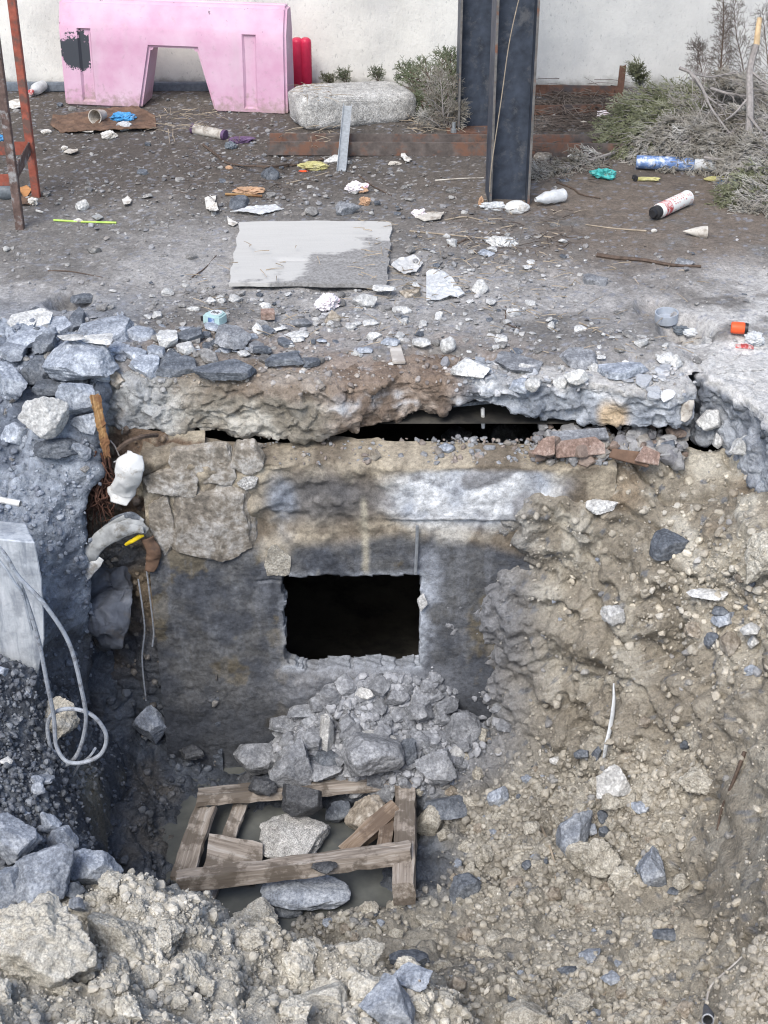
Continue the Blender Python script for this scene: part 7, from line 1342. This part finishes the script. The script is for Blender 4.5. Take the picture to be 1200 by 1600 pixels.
stuff('clay_crumbs', 'pit_floor', 7500, lambda P, px, py, N: bank(P)*(.03+w_bank(P, px, py, N)), (.004, .019), 'clod', clays, 24, 2, .3, .75, (.6, 1)); stuff('slope_grit', 'pit_floor', 1000, lambda P, px, py, N: bank(P)*(.05+w_bank(P, px, py, N)), (.004, .014), 'ang', clays+[(.17, .185, .21), (.5, .48, .43)], 34, 2, .3, .3, (.6, 1)); stuff('slope_dust', 'pit_floor', 7000, lambda P, px, py, N: bank(P)*(.3+w_bank(P, px, py, N)), (.0018, .006), 'ang', clays+[(.2, .19, .17), (.5, .48, .44)], 38, 1, .3, .6, (.6, 1)); stuff('bank_stones', 'pit_floor', 450, lambda P, px, py, N: bank(P)*(px > 830)*(py < 1150)*(.2+blob(px, py, 1110, 950, 120, 130, .6)), (.004, .020), 'ang', clays+[(.52, .5, .45), (.55, .5, .4), (.2, .21, .23)], 25, 2, .3, .4)
stuff('heap_crumbs', 'near_bank', 4500, lambda P, px, py, N: (1-spoil(P))*(.4+sstep(-.3, .3, fbm(P, 5, 3, 631))), (.003, .020), 'ang', [(.5, .47, .4), (.56, .53, .46), (.42, .39, .33)], 26, 2, .42, .75, (.6, 1)); stuff('heap_grit', 'near_bank', 7000, lambda P, px, py, N: (1-spoil(P))*1.0, (.0018, .006), 'ang', [(.47, .44, .38), (.54, .51, .45), (.36, .33, .28), (.28, .26, .23)], 37, 1, .3, .6, (.6, 1)); stuff('spoil_grit', 'near_bank', 2600, lambda P, px, py, N: spoil(P)*1.0, (.004, .015), 'ang', [(.14, .15, .17), (.2, .215, .235), (.08, .088, .1)], 28, 2, .2, .4, (.6, 1))
stuff('mud_crumbs', 'pit_floor', 1100, lambda P, px, py, N: (1-bank(P))*(P[:, 2] > WATER_Z+.015)*(px < 480)*(.2+sstep(-.1, .3, fbm(P, 4, 3, 621))), (.004, .022), 'ang', [(.08, .088, .1), (.11, .12, .135), (.06, .065, .075)], 29, 2, .35, .5, (.6, 1))
# rubble fan below the hole
def w_fan(P, px, py, N): return (blob(px, py, 565, 1145, 185, 85, .3)+.8*blob(px, py, 620, 1085, 85, 35, .4))*(P[:, 1] > 4.05)*(P[:, 2] > -1.56)
singles('concrete_fragment', 'rough grey concrete fragment', 'concrete fragment', 'concrete fragments of the rubble fan', 'pit_floor', 290, w_fan, (.015, .055), 'ang', [CR], 17, .15, (.4, .9), 4)
stuff('rubble', 'pit_floor', 5200, lambda P, px, py, N: w_fan(P, px, py, N)+1.2*blob(px, py, 620, 1075, 95, 30, .5)*(P[:, 1] > 4.2), (.0035, .024), 'ang', [(.30, .31, .33), (.37, .38, .40), (.23, .24, .26)], 30, 2, .1, .3)
# left bank and yard edge chunks
singles('bank_fragment', 'broken grey concrete fragment', 'concrete fragment', 'concrete fragments of the left bank', 'left_bank', 150, lambda P, px, py, N: (py < 745)*(px < 160)*(.3+.7*(py < 680)), (.008, .036), 'ang', [B, D, 'dusty_stone', B], 18, .3, (.4, .9), 4)
stuff('bank_grit', 'left_bank', 1800, lambda P, px, py, N: (px < 160)*1.0, (.003, .014), 'ang', [(.2, .22, .26), (.3, .33, .37), (.13, .14, .17)], 31, 2, .3, .5)
stuff('recess_crumbs', 'recess_soil', 700, lambda P, px, py, N: (px > 90)*1.0, (.004, .018), 'clod', [(.3, .26, .2), (.2, .16, .11), (.1, .1, .1)], 32, 2, .3, .6)
# rubble lying on the wall top, in the gap
rgw = np.random.RandomState(5); n = 900; xx = rgw.uniform(wxz(400, 700).x, wxz(1060, 700).x, n); pp = np.stack([xx, rgw.uniform(4.41, 4.56, n), np.full(n, -.25)], 1); pp[:, 2] = -.262+.02*(pp[:, 1]-4.41)/.15
SURF['wall_top'] = (pp, np.tile([0, -.2, .97], (n, 1)), np.tile([.2, .2, .21], (n, 1)))
stuff('gap_rubble', 'wall_top', 1000, lambda P, px, py, N: np.ones(len(P))*(.25+(px > 840)+.8*blob(px, py, 760, 700, 70, 30, .5)), (.003, .016), 'ang', [(.27, .28, .29), (.18, .185, .19), (.25, .22, .18), (.24, .19, .15)], 33, 2, .15, .3)
n = 700; pp = np.stack([rgw.uniform(wxz(835, 700).x, wxz(1078, 700).x, n), rgw.uniform(4.42, 4.60, n), rgw.uniform(-.27, -.215, n)], 1); SURF['gap_fill'] = (pp, np.tile([0, -.3, .95], (n, 1)), np.tile([.2, .19, .18], (n, 1)))
stuff('gap_rubble', 'gap_fill', 420, lambda P, px, py, N: np.ones(len(P)), (.010, .040), 'ang', [(.25, .25, .25), (.17, .17, .18), (.32, .3, .27), (.2, .15, .12)], 35, 3, .1, .1)

# earth lying on the sheet at the lower right
so = [o for o in bpy.data.objects if o.name.startswith('sheet')][0]; bpy.context.view_layer.update(); mw = np.array(so.matrix_world); vv = np.array([tuple(v.co) for v in so.data.vertices]) @ mw[:3, :3].T+mw[:3, 3]; nn_ = np.array([tuple(v.normal) for v in so.data.vertices]); nn_ = np.where(((np.array(CAM)-vv)*nn_).sum(1)[:, None] < 0, -nn_, nn_)
SURF['covered'] = (vv, nn_, np.tile([.3, .27, .22], (len(vv), 1))); stuff('clay_crumbs', 'covered', 500, lambda P, px, py, N: .2+sstep(-.1, .3, fbm(P, 8, 3, 650)), (.003, .016), 'clod', clays, 36, 2, .35, .6, (.6, 1))
